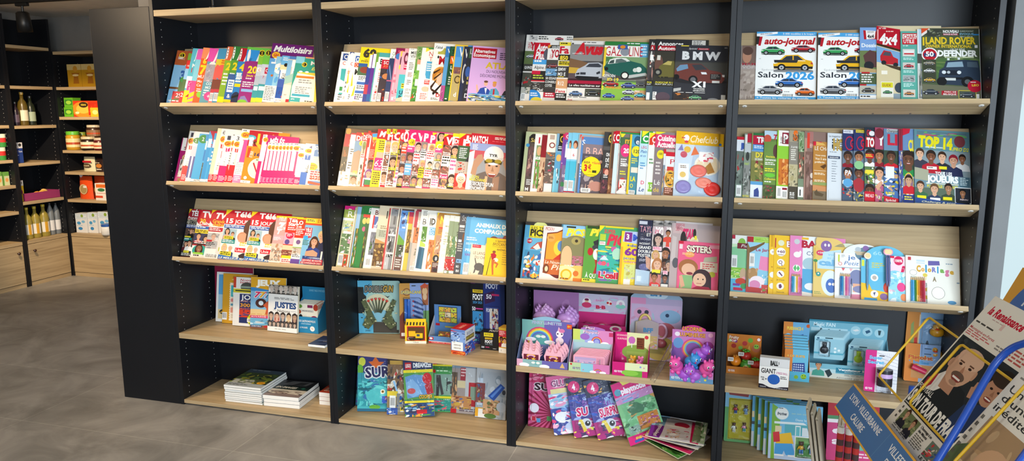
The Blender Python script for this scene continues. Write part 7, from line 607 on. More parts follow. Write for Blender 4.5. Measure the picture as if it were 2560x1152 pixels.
# rightmost bookcase, second shelf: nature and sport
def foot(c,blocks,seed,title,tc='W',hdr=None):
 rn=random.Random(seed);o=[('r',0,0,1.3,.3,hdr or c)]
 if title:o.append(('t',.25,.1,.14,title,tc,D(b=3,w=.9)))
 y=.3
 for bk in blocks:
  h=.7/len(blocks)
  sh=rn.choice(['2a3a8a','c81a2a','f0f0f0','1b2748','8a1a2a','2a8a4a'])
  if bk=='f':o+=[('r',0,y,1.2,y+h,rn.choice([c,'4a5a6a','6a7a8a','3a4a3a'])),('face',.5,y+h*.35,h*.62,rn.choice(['d8a17e','a8704e','6a4430']),'2a1a14',sh)]
  else:o+=[('ph',0,y,1.2,y+h,' '.join([c,sh,'c89a7a','W','2a2a34','d8c03a']),seed+int(y*10),10)]
  y+=h
 return o
row(3,1,9,.205,1820,300,3.765,2320,[(50,155,'7a8a7c','red topped hunting equipment magazine',[('r',0,0,1.3,.05,'c8202e'),('r',0,.05,1.3,.24,'e4e6ea'),('t',.45,.22,.2,'TRUCKS','2a4a9a',D(rot=88,w=.9)),('r',.6,.1,1.2,.2,'3a5aa8'),('ph',0,.24,1.2,.78,'6a746a b83a3a 4a4f4a 8a958a 3a3a3a',3,10),('r',.15,.8,.8,.98,'W'),('bar',.2,.83,.75,.98)]),(135,125,'8a9484','grey and green machinery magazine',[('r',.1,.02,.4,.2,'e4e2dc'),('r',.4,0,1.2,.14,'b81a34'),('r',.1,.16,1.2,.3,'c4c8c8'),('e',.5,.36,.25,.07,'3a3e3a'),('t',.15,.46,.035,'FIAT','b8d03a',D(w=.6)),('ph',0,.5,1.2,.95,'8a8a84 5a5f58 b0b4ac 3f443c',3,10),('t',0,.96,.03,'MATÉRIEL','e8d83a',D(w=.9))]),(205,118,'8a8a54','tractor magazine with red initials',[('r',.1,0,1.3,.04,'2a6a3a'),('r',.1,.04,1.4,.18,'b8143a'),('t',.4,.06,.09,'TR','W',D(w=.7,b=3)),('r',.1,.18,1.3,.27,'4a8ac8'),('ln',.2,.2,1,.25,2,'W'),('t',.35,.3,.08,'D7','f0d83a',D(w=.6,b=2)),('t',.3,.39,.035,'DE DINAN','W',D(w=.6)),('r',0,.27,1.3,.29,'6a9ac8'),('ph',0,.43,1.2,.74,'7a7a40 a8905a 5a6a34 8a2a3a c8b060',5,10),('r',0,.75,1.1,1,'dfe4ea'),('r',0,.75,1.1,.8,'5a9ac8'),('p',[(.3,.98),(.3,.88),(.6,.84),(.7,.9),(.7,.98)],'3a4a8a')]),(325,98,'5f7a44','green farm landscape magazine',[('r',0,0,1.2,.12,'b8d0e0'),('e',.25,.12,.3,.06,'c8503a'),('t',.7,.05,.08,'T','b81a3a',D(b=3,i=1)),('p',[(0,.17),(1.2,.15),(1.2,1),(0,1)],'6a8a44'),('e',.9,.3,.2,.1,'5a3a3a'),('t',.15,.37,.03,'Anciens','f0d83a',D(w=.7)),('t',.1,.41,.04,'Semences','W',D(w=.85)),('ln',.1,.47,.9,.52,2,'W'),('ln',.1,.56,.9,.62,2,'f0e03a'),('e',.5,.66,.4,.03,'6ac03a'),('t',.1,.7,.03,'Collection','f0d83a',D(w=.85)),('ln',.1,.75,.9,.78,1,'W'),('ph',0,.8,1.2,1,'4a5a34 8a4a4a 6a7a4a b8203a 3a4a2a',4,10)]),(450,95,'8ac02a','lime magazine with big burgundy letter',[('r',.1,0,1.3,.23,'efeae4'),('r',.4,.03,.95,.2,'8a1430'),('t',.5,.05,.13,'P','W',D(w=.4,b=3)),('t',.22,.19,.08,'PLAISIRS','5a4a44',D(rot=88,w=.6)),('r',0,.24,1.3,.8,'8ac43a'),('ph',.15,.42,1.2,.8,'c8702a e09a4a a8521e e8b070 b8602a',5,16),('r',0,.82,1.2,1,'efeae4'),('bar',.1,.83,.4,1),('r',.5,.84,.9,.87,'8a1430'),('bar',.5,.88,.9,1)]),(565,95,'7a7460','brown hunting magazine with orange letter',[('r',0,0,1.2,.17,'a49880'),('t',.4,0,.14,'S','e8701e',D(w=.5,b=5)),('t',.3,.16,.08,'CHASSE','3a342a',D(rot=88,w=.8)),('r',0,.17,1.2,.5,'8a8478'),('t',.2,.23,.03,'À LA NU','W',D(w=.7)),('ln',.2,.28,.8,.45,6,'e8e4d8'),('ph',0,.5,1.2,.82,'b8ae8a a89c70 c4b898 6a6450',4,10),('r',0,.82,1.2,1,'4a4438'),('t',.15,.9,.05,'SUS','W',D(w=.5,b=2)),('t',.15,.96,.03,'CHAS','W',D(w=.5))]),(655,110,'7a8a70','green and white wildlife magazine',[('ph',0,0,1.2,.3,'8aa07a 5a7a4a b8c8a8 3a5a34',4,10),('ph',0,.3,1.2,.7,'6a5a4a c84a3a 4a4a3a e0b8a0 8a9a7a',3,12),('t',.8,.68,.25,'LE PIE','e8d84a',D(rot=87,w=.8)),('r',0,.82,1.2,.97,'e8e6e0'),('r',.3,.86,.5,.95,'2a2a2a')]),(710,105,'8a6f66','mauve brown magazine with red side label',[('r',.5,0,1,.22,'a8706a'),('r',.3,.02,.6,.25,'d8402e'),('t',.55,.24,.12,'CHIENS','e8c0b0',D(rot=88,w=.5)),('p',[(0,.1),(.3,.1),(.25,1),(0,1)],'b08a7a'),('ph',.1,.3,1.2,1,'7a5a50 9a7a70 5a4238 6a5048',4,10),('e',.9,.65,.2,.04,'d8ccc0'),('e',.9,.75,.2,.04,'c8bcb0')]),(795,200,'b8803a','small ochre hunting magazine with deer',[('r',0,0,.6,.07,'c81a3a'),('p',[(.2,0),(.7,.02),(.9,.06),(.2,.07)],'d8ac5a'),('t',.12,.08,.07,'LE CHASSEUR','f0ece0',D(w=1.8,b=0)),('t',.15,.22,.03,'Vous avez','f0e8d0',D(w=.75)),('t',.15,.275,.04,'Vos 5 ans','f0e8d0',D(w=.8)),('t',.12,.335,.035,'préférés','f0e8d0',D(w=.7)),('p',[(.5,.43),(.9,.38),(.95,.42),(.8,.46),(.85,.48)],'5a3a1a'),('r',.05,.5,.95,.505,'f0e8d0'),('ln',.1,.54,.9,.58,2,'f0e8d0'),('ln',.1,.66,.9,.7,2,'f0e8d0'),('r',0,.7,1.2,.75,'8a9a5a'),('p',[(0,.75),(1.2,.78),(1.2,.86),(0,.84)],'c88a5a'),('r',0,.85,1.2,1,'7a6a54'),('p',[(.1,.88),(.3,.82),(.35,.86),(.8,.9),(.7,.94),(.2,.93)],'5a4a34')],D(W=.17)),(930,120,'d3d9df','pale grey magazine with gold capital letters',[('t',.1,.03,.03,'Le magazine de','3a4450',D(w=.95)),('t',.28,.24,.17,'STYLE','2a3440',D(rot=89,w=.75,b=3)),('t',.38,.08,.17,'HO','b8984a',D(w=.75,b=5)),('ln',.15,.28,.9,.3,1,'7a8490'),('r',.05,.345,.85,.385,'2a3a5a'),('t',.15,.355,.02,'MARJOLAINE','W',D(w=.6)),('ln',.3,.42,.7,.75,9,'6a7480',4,.25),('r',.08,.85,.09,.97,'5a6470')],D(t=.007)),(1075,90,'2a3660','football magazine with white flash on navy',foot('4a5a70','ffp',5,'','W','2a3464')+[('r',.05,0,1,.05,'e8e8ee'),('t',.1,.01,.03,'4 POSTERS','2a3464',D(w=.7)),('e',.65,.19,.42,.1,'c8203a'),('e',.65,.19,.36,.085,'2a3464'),('t',.7,.13,.11,'G','c8203a',D(w=.35,b=3)),('t',.25,.57,.07,'PA','e8e8ee',D(w=.6,b=2)),('c',.5,.75,.06,'5aa0d0')]),(1180,90,'2a3660','football magazine with yellow flash on navy',foot('5a6a74','ffp',9,'','W','2a3464')+[('r',.2,0,1,.04,'e8d02a'),('t',.25,.008,.025,'4 POSTERS','2a3464',D(w=.7)),('e',.65,.19,.4,.1,'c8203a'),('e',.65,.19,.34,.085,'2a3464'),('t',.65,.13,.11,'G','c8203a',D(w=.35,b=3)),('e',.5,.5,.45,.06,'8ac08a'),('e',.5,.78,.5,.1,'a8303a')]),(1285,68,'3a4a5a','football magazine with ball and red title',foot('5a7a4a','fpf',13,'','W','2a3440')+[('t',.2,.03,.08,'GO','c8203a',D(w=.5,b=3)),('c',.72,.08,.035,'e8e8e8'),('r',.1,.13,1.1,.27,'b8182a'),('t',.2,.14,.12,'TO','W',D(w=.75,b=4)),('r',.1,.36,.9,.42,'c8202a'),('ln',.1,.37,.8,.41,2,'f0e03a'),('r',0,.87,1.1,1,'c81a30'),('t',.1,.9,.045,'MAIS ALO','W',D(w=.8)),('r',.1,.58,.9,.63,'e8d83a')]),(1385,68,'a8506a','pink football magazine with white letter',foot('b85a7a','ffp',17,'Y','W','a84a64')+[('e',.5,.08,.5,.07,'7a2a34'),('p',[(0,.8),(.7,.72),(.9,.75),(.3,.86)],'d8a080'),('t',.2,.92,.04,'13','W')]),(1470,80,'5a86b4','blue football magazine with red foot band',foot('4a70a8','fpp',21,'','W','6a8aa8')+[('r',.2,0,1.1,.05,'b8b8b8'),('t',.25,.01,.035,'Champions','K',D(w=.8)),('t',.25,.07,.15,'LI','c8203a',D(w=.7,b=3)),('r',.1,.52,.7,.68,'e8e8e4'),('t',.3,.86,.04,'MINI','f0e03a',D(w=.4)),('p',[(0,.92),(1,.95),(1,1),(0,1)],'c8202e'),('t',.1,.96,.03,'Spécial','W',D(w=.7))],D(W=.2)),(1612,85,'3a4a8a','narrow blue football strip, first of three',foot('4a5a9a','pp',23,'','W','8a2a3a')),(1632,82,'3a4a8a','narrow blue football strip, middle of three',foot('4a5a9a','pp',25,'','W','9a2a3a')),(1650,78,'3a5a9a','blue football magazine with yellow ring',foot('5a7ab0','fp',27,'','W','6a8ab4')+[('p',[(0,0),(.7,0),(.6,.06),(0,.1)],'c8203a'),('t',.5,.15,.15,'CL','f0dc2a',D(w=.6,b=3)),('e',.5,.74,.45,.14,'e8c83a'),('e',.5,.74,.41,.125,'8a6a7a'),('face',.5,.7,.12,'c89a7a','2a1a14','c8202e'),('r',0,.9,1,1,'2a3a7a'),('ln',.1,.92,.9,.98,2,'f0e03a')]),(1760,85,'6f8f9c','rugby magazine with yellow title and five players',[('r',0,0,1,.3,'5f8a94'),('ph',.05,.02,.95,.1,'5a7a84 c83a4a 8a9aa4 6ac04a',3,10),('e',.82,.14,.1,.08,'7a3a40'),('t',.08,.08,.15,'TOP 14','e9dc1e',D(w=.62,b=5,rot=-3)),('t',.68,.22,.05,'/PRO D2','e9dc1e',D(w=.3,b=2,i=1)),('ln',.2,.23,.7,.26,1,'cfe0e4'),('r',0,.28,1,.62,'8a9aa0'),('face',.1,.33,.13,'e0b090','4a3020','3a3a4a'),('face',.86,.37,.11,'8a5a40','2a1a14','d8d8d8'),('face',.5,.36,.13,'e0b090','3a2418','2a2c38'),('face',.3,.36,.15,'7a4c34','2a1a14','b81a2c'),('face',.7,.4,.14,'c8987a','8a1a2a','2a3050'),('r',.22,.5,.4,.54,'f0e8e0'),('ln',.24,.51,.38,.53,1,'K'),('r',.44,.49,.58,.53,'e8dc2a'),('p',[(0,.52),(.25,.55),(.25,.7),(0,.68)],'a8a890'),('t',.37,.565,.05,'TOUS LES','f4f4f4',D(w=.3,b=3)),('t',.22,.62,.085,'JOUEURS','f4f4f4',D(w=.56,b=5)),('r',.2,.72,.78,.735,'d8d8c8'),('t',.22,.745,.04,'POSTE / ÂGE / PALMARÈS','e9dc1e',D(w=.55,b=2)),('r',.8,.62,.98,.75,'4a6a7a'),('ln',.81,.63,.96,.74,5,'cfe0e4'),('r',0,.79,.7,.95,'5a6a5a'),('face',.1,.77,.12,'d8a888','4a3020','3a6a4a'),('face',.35,.8,.13,'d8a888','6a4a30','2a3a5a'),('face',.6,.78,.12,'a87a5a','2a1a14','3a4a3a'),('r',.71,.76,1,.97,'e8e8e8'),('r',.72,.77,.99,.96,'2a2e38'),('face',.85,.83,.1,'9a6a4a','1a1a1a','1f242c'),('r',.04,.9,.2,.94,'e9dc1e'),('r',.27,.92,.45,.96,'W'),('r',.5,.9,.66,.94,'e9dc1e'),('p',[(0,.93),(1,.98),(1,1),(0,1)],'2a4a8a'),('t',.12,.965,.025,'Challenge & pros','e8e8c0',D(w=.6,i=1)),('t',.8,.91,.02,'PEROU','e8d0d0',D(w=.14))]),],'nature and sport magazines on the second shelf, rightmost bookcase')
# rightmost bookcase, third shelf: colouring books
PC=['2a7ab8','3aa0d0','f0e8e0','e0609a','f0a0c0','b89ad0']
row(3,2,7,.2,1800,560,3.879,2350,[(85,103,'cfe9c0','green picture book with rabbit and name banner',[('r',0,0,1.4,.16,'f2f2ea'),('r',0,0,.2,.07,'b81a3a'),('e',.65,.14,.25,.09,'8ac04a'),('p',[(0,.22),(.5,.2),(1.2,.3),(1.2,.6),(0,.6)],'8acc9a'),('r',.35,.14,1.2,.24,'7a1a2a'),('t',.6,.155,.06,'Pierre','W',D(w=.9,i=1,b=0)),('r',0,.36,.38,.6,'f0f0ec'),('bar',.04,.4,.34,.6),('r',0,.58,1.3,.76,'8acc3a'),('ph',0,.6,1.2,.75,'8ac84a c8e06a 6ab03a f0f4d0',4,10),('e',.8,.7,.22,.12,'c8a888'),('e',.85,.78,.14,.05,'e8a0a8'),('r',0,.78,1.3,1,'5ab8dc'),('e',.65,.82,.35,.06,'c8402a'),('r',.15,.86,.6,.9,'7a3a9a'),('r',.18,.93,.8,.98,'c81a4a'),('e',.85,.9,.2,.05,'4a9a5a')]),(248,118,'9ad0e8','blue garden picture book with mice',[('r',0,0,1.2,.1,'a8d05a'),('ph',.25,0,1.2,.08,'a8d45a 8ac040 c8e08a',3,8),('r',0,0,.28,.1,'b81a2a'),('p',[(.1,.2),(.4,.16),(.8,.08),(.78,.12),(.35,.24),(.1,.3)],'7a5a34'),('p',[(0,.1),(.12,.2),(.12,1),(0,1)],'8a6a40'),('t',.4,.2,.055,'Le Jardin','a82a5a',D(w=.85,b=2)),('r',.12,.3,.36,.54,'f0f0ec'),('bar',.15,.34,.33,.52),('p',[(.62,.34),(1.1,.36),(1.1,.62),(.55,.58)],'e88ab8'),('e',.3,.68,.22,.12,'b08858'),('e',.15,.62,.06,.04,'c89a70'),('e',.48,.6,.06,.04,'c89a70'),('ph',.5,.6,1.2,.85,'8ac8e4 b0e0f0 6ab0d8 W',3,8),('e',.5,.8,.34,.1,'f0e4ec'),('e',.4,.86,.25,.08,'d88ab8'),('p',[(0,.9),(1.1,.92),(1.1,1),(0,1)],'b83a3a'),('ph',.7,.85,1.1,1,'c84a4a 6aa04a e0c8b0',3,6)]),(465,105,'f0c22a','first yellow sticker book, mostly covered',[('r',.3,0,.8,.2,'d8a41a'),('c',.8,.29,.05,'W'),('t',.6,.27,.04,'+','7a2a3a'),('ln',.5,.54,1,.57,1,'a86a1a'),('c',.85,.68,.05,'W'),('ln',.5,.77,1,.79,1,'a86a1a'),('c',.85,.87,.05,'W')]),(512,105,'f0c42a','second yellow sticker book with round icons',[('r',.05,.05,.12,.22,'b82a3a'),('c',.45,.13,.05,'e0e4c8'),('r',.78,.08,1.2,.2,'b81a3a'),('t',.8,.09,.1,'BA','W',D(w=.7,b=3)),('c',.45,.285,.075,'f6f2ea'),('t',.2,.255,.045,'+60','6a2a5a',D(w=.5,b=2)),('t',.25,.315,.025,'stickers','6a2a5a',D(w=.4)),('c',.45,.465,.06,'f6f2ea'),('c',.43,.46,.03,'6a3a6a'),('c',.43,.46,.02,'f6f2ea'),('p',[(.5,.485),(.56,.51),(.54,.53),(.48,.5)],'6a3a6a'),('t',.2,.545,.025,"J'observe",'8a5a1a',D(w=.55)),('c',.45,.66,.06,'f6f2ea'),('p',[(.32,.64),(.38,.62),(.58,.68),(.55,.7)],'6a3a6a'),('t',.2,.745,.025,'Je trace','8a5a1a',D(w=.5)),('c',.45,.865,.06,'f6f2ea'),('p',[(.35,.85),(.42,.83),(.5,.83),(.56,.87),(.5,.9),(.38,.9)],'6a3a6a'),('t',.2,.95,.025,"J'associe",'8a5a1a',D(w=.5))]),(668,108,'e68ac0','pink and white colouring book with pencils',[('r',.55,0,1.5,1,'eaf0f2'),('c',.3,.1,.045,'c8d0d4'),('r',.5,.02,.8,.06,'e8b83a'),('t',.5,.07,.12,'BABAR','b8183a',D(w=1.6,b=4)),('t',.72,.25,.07,'CO','4a5a8a',D(w=.4,b=0)),('e',.32,.32,.16,.05,'f6f2ee'),('e',.45,.28,.05,.03,'f6f2ee'),('c',.3,.55,.06,'f2f2ea'),('p',[(.16,.55),(.25,.49),(.3,.55),(.25,.61)],'5ab870'),('p',[(.44,.55),(.36,.5),(.3,.55),(.36,.6)],'5ab870'),('e',.85,.46,.3,.1,'a8c8d4'),('r',.55,.55,1.5,.95,'5aaad8'),('e',.9,.84,.25,.06,'e8ecee'),('p',[(.55,.93),(1.5,.97),(1.5,1),(.55,1)],'efeae0')],D(post=pencils(.12,.62,['2a8ac0','5ac0d8','f0f0ec','f0c83a','f0a0c8','e86aa0'],.0055,.072))),(900,205,'e4c46a','yellow beach activity book with rounded top',[('e',.5,-.08,.4,.16,'e8c878'),('e',.6,0,.26,.11,'8a6aa8'),('e',.55,-.02,.05,.03,'W'),('e',.72,-.02,.05,.03,'W'),('r',.04,.05,.08,.25,'d8a83a'),('e',.33,.14,.2,.055,'d84a6a'),('t',.2,.12,.03,'+26','W',D(w=.26,b=2)),('p',[(.45,.12),(1.3,.05),(1.3,.45),(.2,.45),(.18,.3),(.42,.25)],'bfe0f0'),('t',.68,.13,.055,'voy','8ac8e8',D(w=.4)),('t',.65,.2,.05,'au pays','8ac8e8',D(w=.6)),('t',.25,.26,.12,'cali','7ab8e0',D(w=.9,b=4)),('e',.1,.3,.1,.03,'3a9a5a'),('p',[(.07,.3),(.1,.3),(.14,.55),(.1,.55)],'8a6a34'),('c',.24,.56,.045,'3a9a94'),('c',.24,.55,.015,'W'),('r',0,.62,1.2,1,'e6ca7a'),('e',.8,.72,.42,.25,'dfeef6'),('e',.85,.77,.26,.14,'4a74c0'),('c',.78,.74,.028,'W'),('c',.95,.74,.028,'W'),('ln',.05,.9,.4,.96,2,'8a9a5a')],D(dome=[(.3,.04,.27,.2,'e8c878'),(.62,.1,.3,.18,'d9e3d0')])),(1112,275,'f0f0ee','white sleeve shaped colouring book with handle',[('e',1.4,0,.62,.18,'6a8a9a'),('e',.9,-.1,.12,.06,'b8c4cc'),('e',1.2,-.14,.12,.06,'8a6aa8'),('p',[(.75,-.06),(1.3,-.06),(1.25,.02),(.85,.02)],'c8b89c'),('r',.12,.04,.18,.2,'c8d43a'),('c',.2,.24,.04,'d84a4a'),('c',.2,.24,.03,'f6f0ea'),('ln',.25,.04,.4,.1,3,'8a9aa8'),('t',.5,.03,.1,'je colorie','4a7ab8',D(w=1.6,b=1)),('t',.35,.17,.09,'Petit Ours','4a7ab8',D(w=1.3,b=0,i=1)),('p',[(0,.32),(1.2,.3),(1.2,.315),(0,.335)],'8ab0c0'),('p',[(.25,.33),(.4,.33),(.32,.4)],'d8606a'),('p',[(.55,.33),(.7,.33),(.62,.4)],'e8b0b8'),('e',.85,.55,.3,.2,'8088b0'),('r',.7,.66,1.3,.85,'e8b090'),('e',1.,.78,.3,.08,'8a8ab0'),('p',[(.6,.9),(1.3,.88),(1.3,1),(.6,1)],'e08aa0'),('p',[(.35,.9),(.5,.88),(.55,1),(.4,1)],'d8dcdc')],D(vw=.95,dome=[(.5,.02,.36,.24,'e9eceb')],post=pencils(.22,.42,PC,.0062,.085))),(1368,325,'62b8dc','blue domed colouring book with pen',[('e',.7,.02,.6,.3,'6ac0e0'),('t',.45,-.18,.09,'60','a8dcf0',D(w=.35)),('ln',.4,.1,.9,.24,3,'d8c84a'),('p',[(0,.6),(.3,.62),(.4,.75),(1.1,.8),(1.1,1),(0,1)],'f0c02a'),('c',.5,.46,.085,'f0f4f4'),('c',.5,.46,.05,'b8b0a8'),('c',.5,.85,.085,'f4f4f0'),('p',[(.45,.82),(.55,.8),(.5,.9)],'5a5a7a'),('e',.95,.68,.12,.12,'c84a3a'),('e',.85,.9,.15,.08,'8a6a9a'),('r',.12,.95,.6,1,'3a9ad0'),('r',.02,.05,.12,.2,'d8e04a')],D(dome=[(.42,.05,.38,.36,'6ac0e0')],post=pen_with_ball(.22,.03,'5a8ab0','efe8d8'))),(1635,305,'f2d6e4','pink and blue activity book with speech bubble',[('r',0,0,.35,.05,'d8184a'),('r',0,.05,.2,.2,'f6f4f4'),('t',.05,.13,.06,'B','4a6ac0'),('e',.6,.1,.28,.1,'d81a5a'),('t',.38,.07,.06,'100%','W',D(w=.45,b=3)),('t',.6,.2,.2,'j','d81a5a',D(b=6,i=1)),('e',.4,.6,.7,.28,'8ad0e8'),('ph',0,.35,1.1,1,'9ad8ee b8e4f2 7ac8e4 e8f4f8',6,16),('e',.75,.68,.25,.1,'e84a90'),('e',.9,.9,.2,.08,'e8905a'),('ln',.05,.75,.4,.8,2,'e88ab0')],D(post=pen_with_ball(-.12,0,'4a5a90','f0a0b8',2))),(1805,300,'efeee4','cream colouring book with pencils and lettering',[('r',.04,.03,.1,.1,'c83a4a'),('p',[(.42,.09),(.63,.08),(.64,.17),(.42,.19)],'6a62a8'),('r',.2,.08,.36,.12,'c8dcec'),('r',.2,.14,.36,.16,'c8dcec'),('t',.2,.2,.13,'C','d8a83a',D(w=.08,b=5)),('t',.285,.22,.1,'o','e8b05a',D(w=.07,b=5)),('t',.365,.18,.15,'l','3a9ac8',D(w=.03,b=5)),('t',.41,.22,.1,'o','d8a83a',D(w=.07,b=5)),('t',.49,.22,.1,'R','7a7ac0',D(w=.08,b=4)),('t',.585,.19,.14,'i','3aa0d0',D(w=.03,b=5)),('t',.64,.22,.1,'a','7ab05a',D(w=.08,b=5)),('t',.73,.22,.13,'g','d87aa0',D(w=.08,b=5)),('t',.82,.24,.1,'e','d8a83a',D(w=.08,b=5)),('e',.14,.36,.07,.06,'8a8a8a'),('e',.14,.36,.064,.054,'f6f4ea'),('e',.36,.4,.045,.04,'e0cc5a'),('r',.34,.43,.35,.5,'e0cc5a'),('r',.37,.43,.38,.5,'e0cc5a'),('t',.5,.42,.1,'A','8a7a5a',D(w=.07,b=3)),('ln',.75,.12,.95,.16,1,'8aa0b0'),('e',.97,.52,.03,.015,'8aa0b0'),('e',.85,.94,.08,.04,'5a9ac8'),('c',.6,.76,.13,'4a4a4a'),('c',.6,.76,.124,'f4f2e8'),('p',[(.3,.68),(.4,.66),(.38,.74),(.28,.74)],'e0b83a'),('p',[(.3,.86),(.38,.82),(.4,.9),(.3,.92)],'e0b83a')],D(post=pencils(.1,.42,['3a9ad0','6ac0e8','3a8a4a','f0c83a','e8902a','c83a3a','b82a44','d84a6a'],.0062,.092))),],'colouring and activity books on the third shelf, rightmost bookcase','colouring book','colouring_book')
# things standing on the flat shelves
ZU=Vector((0,0,1))
def stand(z,a,b,vtop,lean=0,w=None,roll=0,h=None,ymax=.27):
 """frame of an upright sheet whose bottom corners are seen at a and b (b may be a yaw angle with w given)"""
 P1=onz(a[0],a[1],z)
 if P1.y>ymax:P1=Vector((ony(a[0],a[1],ymax).x,ymax,z))
 P1.z+=.003 if lean else .0006
 if isinstance(b,(int,float)):X=Vector((math.cos(math.radians(b)),math.sin(math.radians(b)),0))
 else:
  P2=onz(b[0],b[1],z);P2.y=min(P2.y,ymax);X=P2-P1;X.z=0;w=w or X.length;X.normalize()
 N=X.cross(ZU);l=math.radians(lean)
 far=max(P1.y,P1.y+X.y*(w or .1))
 l=max(0,min(l,math.asin(max(0,min(.9,(DEP-.013-far)/.28)))))
 Y=ZU*math.cos(l)-N*math.sin(l)
 if roll:
  r=math.radians(roll);X,Y=X*math.cos(r)+Y*math.sin(r),Y*math.cos(r)-X*math.sin(r)
 Zn=X.cross(Y)
 if h is None:h=max(.03,min(reach(P1,Y,vtop),.31))
 return frame(P1,X,Y,Zn),w,h
def sheet(z,a,b,vtop,base,name,cat,label,ops,lean=9,t=.006,group=None,**k):
 M,w,h=stand(z,a,b,vtop,lean,k.pop('w',None),k.pop('roll',0),k.pop('h',None),k.pop('ymax',.27))
 return magazine(name,label,cat,M,w,h,t,base,ops,k.pop('vw',None)and k.get('vwv'),k.pop('spine',None),group,k.pop('pages','C'),k.pop('film',0),None,k.pop('post',None))
def lying(name,cat,label,P,ang,w,l,t,base,ops,group=None,spine=None,pages='W',tilt=None):
 """a book lying flat: P its near left bottom corner, w across, l away from the viewer"""
 X=Vector((math.cos(ang),math.sin(ang),0));Y=Vector((-math.sin(ang),math.cos(ang),0))
 M=frame(P+ZU*t,X,Y,ZU)
 if tilt:M=M@Matrix.Rotation(math.radians(tilt[0]),4,'X')@Matrix.Rotation(math.radians(tilt[1]),4,'Y')
 return magazine(name,label,cat,M,w,l,t,base,ops,None,spine,group,pages)
G1='magazines standing on the flat shelf of the leftmost bookcase'
sheet(Z4,(540,798),2,668,'8a1c3c','magazine','magazine','dark red magazine furthest left on the flat shelf of the leftmost bookcase',[('bar',.03,.82,.16,.97)],9,w=.22,h=.275,group=G1)
sheet(Z4,(539,804),2,678,'ecebe6','magazine','magazine','white bordered magazine with blue beach strip, behind the orange stamp magazine',[('r',.06,.05,1,.94,'5aa0d0'),('r',.06,.45,1,.75,'a8c8d8'),('p',[(.06,.75),(.6,.72),(.6,.94),(.06,.94)],'e0c890'),('e',.2,.8,.1,.05,'3a3a3a'),('p',[(.1,.82),(.3,.74),(.3,.82)],'d8a83a')],9,w=.2,h=.25,group=G1)
sheet(Z4,(555,808),2,680,'d29a28','magazine','magazine','orange magazine with postage stamp picture on the leftmost flat shelf',[('t',.3,.04,.035,'Le 7ème','7a2a1a',D(w=.25,i=1)),('t',.26,.105,.02,'SPÉCIAL','f0e0b0',D(w=.3)),('r',.2,.18,.95,.94,'efe2cc'),('r',.24,.23,.95,.46,'4ab4bc'),('t',.3,.26,.06,'JOUER','2a6a7a',D(w=.45)),('t',.3,.36,.07,'LES','d8f0f0',D(w=.3,b=0)),('p',[(.24,.5),(.6,.47),(.9,.5),(.9,.58),(.24,.56)],'e08a84'),('p',[(.24,.6),(.9,.57),(.9,.64),(.24,.64)],'5a9ab0'),('p',[(.24,.68),(.6,.64),(.9,.68),(.9,.78),(.24,.78)],'e89a84'),('ln',.26,.82,.8,.9,2,'c8b8a0')]+[('c',.2,.2+.046*i,.014,'d29a28')for i in range(16)]+[('bar',0,.78,.14,.93)],9,w=.19,h=.248,group=G1)
sheet(Z4,(581,814),2,682,'e9e6e0','magazine','magazine','white quiz magazine with round yellow sticker on the leftmost flat shelf',[('r',0,0,.08,.22,'c8402a'),('t',.2,.03,.05,'Notre','b81a2a',D(w=.35,i=1)),('t',.2,.075,.05,'temps','b81a2a',D(w=.4,i=1)),('e',.42,.2,.2,.1,'4a4a44'),('r',.22,.18,.62,.22,'8a9a8a'),('r',0,.24,.62,.32,'d8c83a'),('r',.06,.265,.6,.29,'3a3a1a'),('r',.2,.34,1,.94,'2a3464'),('t',.24,.355,.1,'JOUEZ','f4f4f0',D(w=.8,b=2)),('t',.22,.47,.035,'AVEC LES MOTS','f0b09a',D(w=.75)),('t',.22,.53,.075,'300 QUIZ','f0a02a',D(w=.9,b=2)),('t',.22,.625,.03,'MOTS ET QUESTIONS','e86a4a',D(w=.75)),('ph',.2,.66,1,.82,'c8402a 3a3a7a e0602a 2a2a5a',3,9),('t',.86,.15,.1,'H','2a2a2a'),('c',.62,.86,.125,'dfe83a'),('c',.62,.86,.118,'e6ee4a'),('bar',.45,.84,.85,.91),('ln',.45,.78,.8,.82,2,'5a5a1a'),('ln',.5,.93,.8,.96,1,'5a5a1a')],9,w=.18,h=.24,group=G1)
sheet(Z4,(625,822),5,684,'7fb0d0','magazine','magazine','games magazine with yellow top and ring-shaped float picture',[('p',[(0,0),(1,0),(1,.2),(.5,.24),(0,.22)],'d8a020'),('t',.15,.05,.11,'JEUX','f6f2e4',D(w=.7,b=5)),('r',0,.2,1,.27,'3a84c0'),('p',[(0,.19),(.5,.24),(1,.2),(1,.12),(0,.12)],'d8a020'),('t',.15,.05,.11,'JEUX','f6f2e4',D(w=.7,b=5)),('T',.1,.28,.11,'777','d0245a','f4f0e8',D(w=.5,b=4,i=1)),('t',.26,.28,.11,'7','e0b02a',D(w=.16,b=4,i=1)),('t',.42,.28,.11,'7','2a8ab0',D(w=.16,b=4,i=1)),('r',0,.62,1,.75,'e0c088'),('e',.3,.5,.16,.09,'4a2a24'),('e',.3,.5,.07,.045,'cfe0ea'),('p',[(.36,.54),(.5,.45),(.56,.6),(.5,.74),(.42,.72),(.46,.6)],'c85a34'),('ln',.02,.71,.95,.73,1,'c89a4a'),('r',0,.74,1,.79,'c81a5a'),('t',.03,.75,.025,'MOTS FLÉCHÉS  MOTS CROISÉS','W',D(w=.9)),('ph',0,.79,1,.93,'6aa8c8 c8dce8 b08a5a 4a7a9a',3,8),('r',0,.93,1,1,'8a5a3a'),('r',.02,.93,.34,.97,'2a3a6a'),('t',.04,.937,.022,'LE BIEN PUBLIC','W',D(w=.28)),('r',.4,.93,.7,.97,'b82a2a')],9,w=.185,h=.252,group=G1)
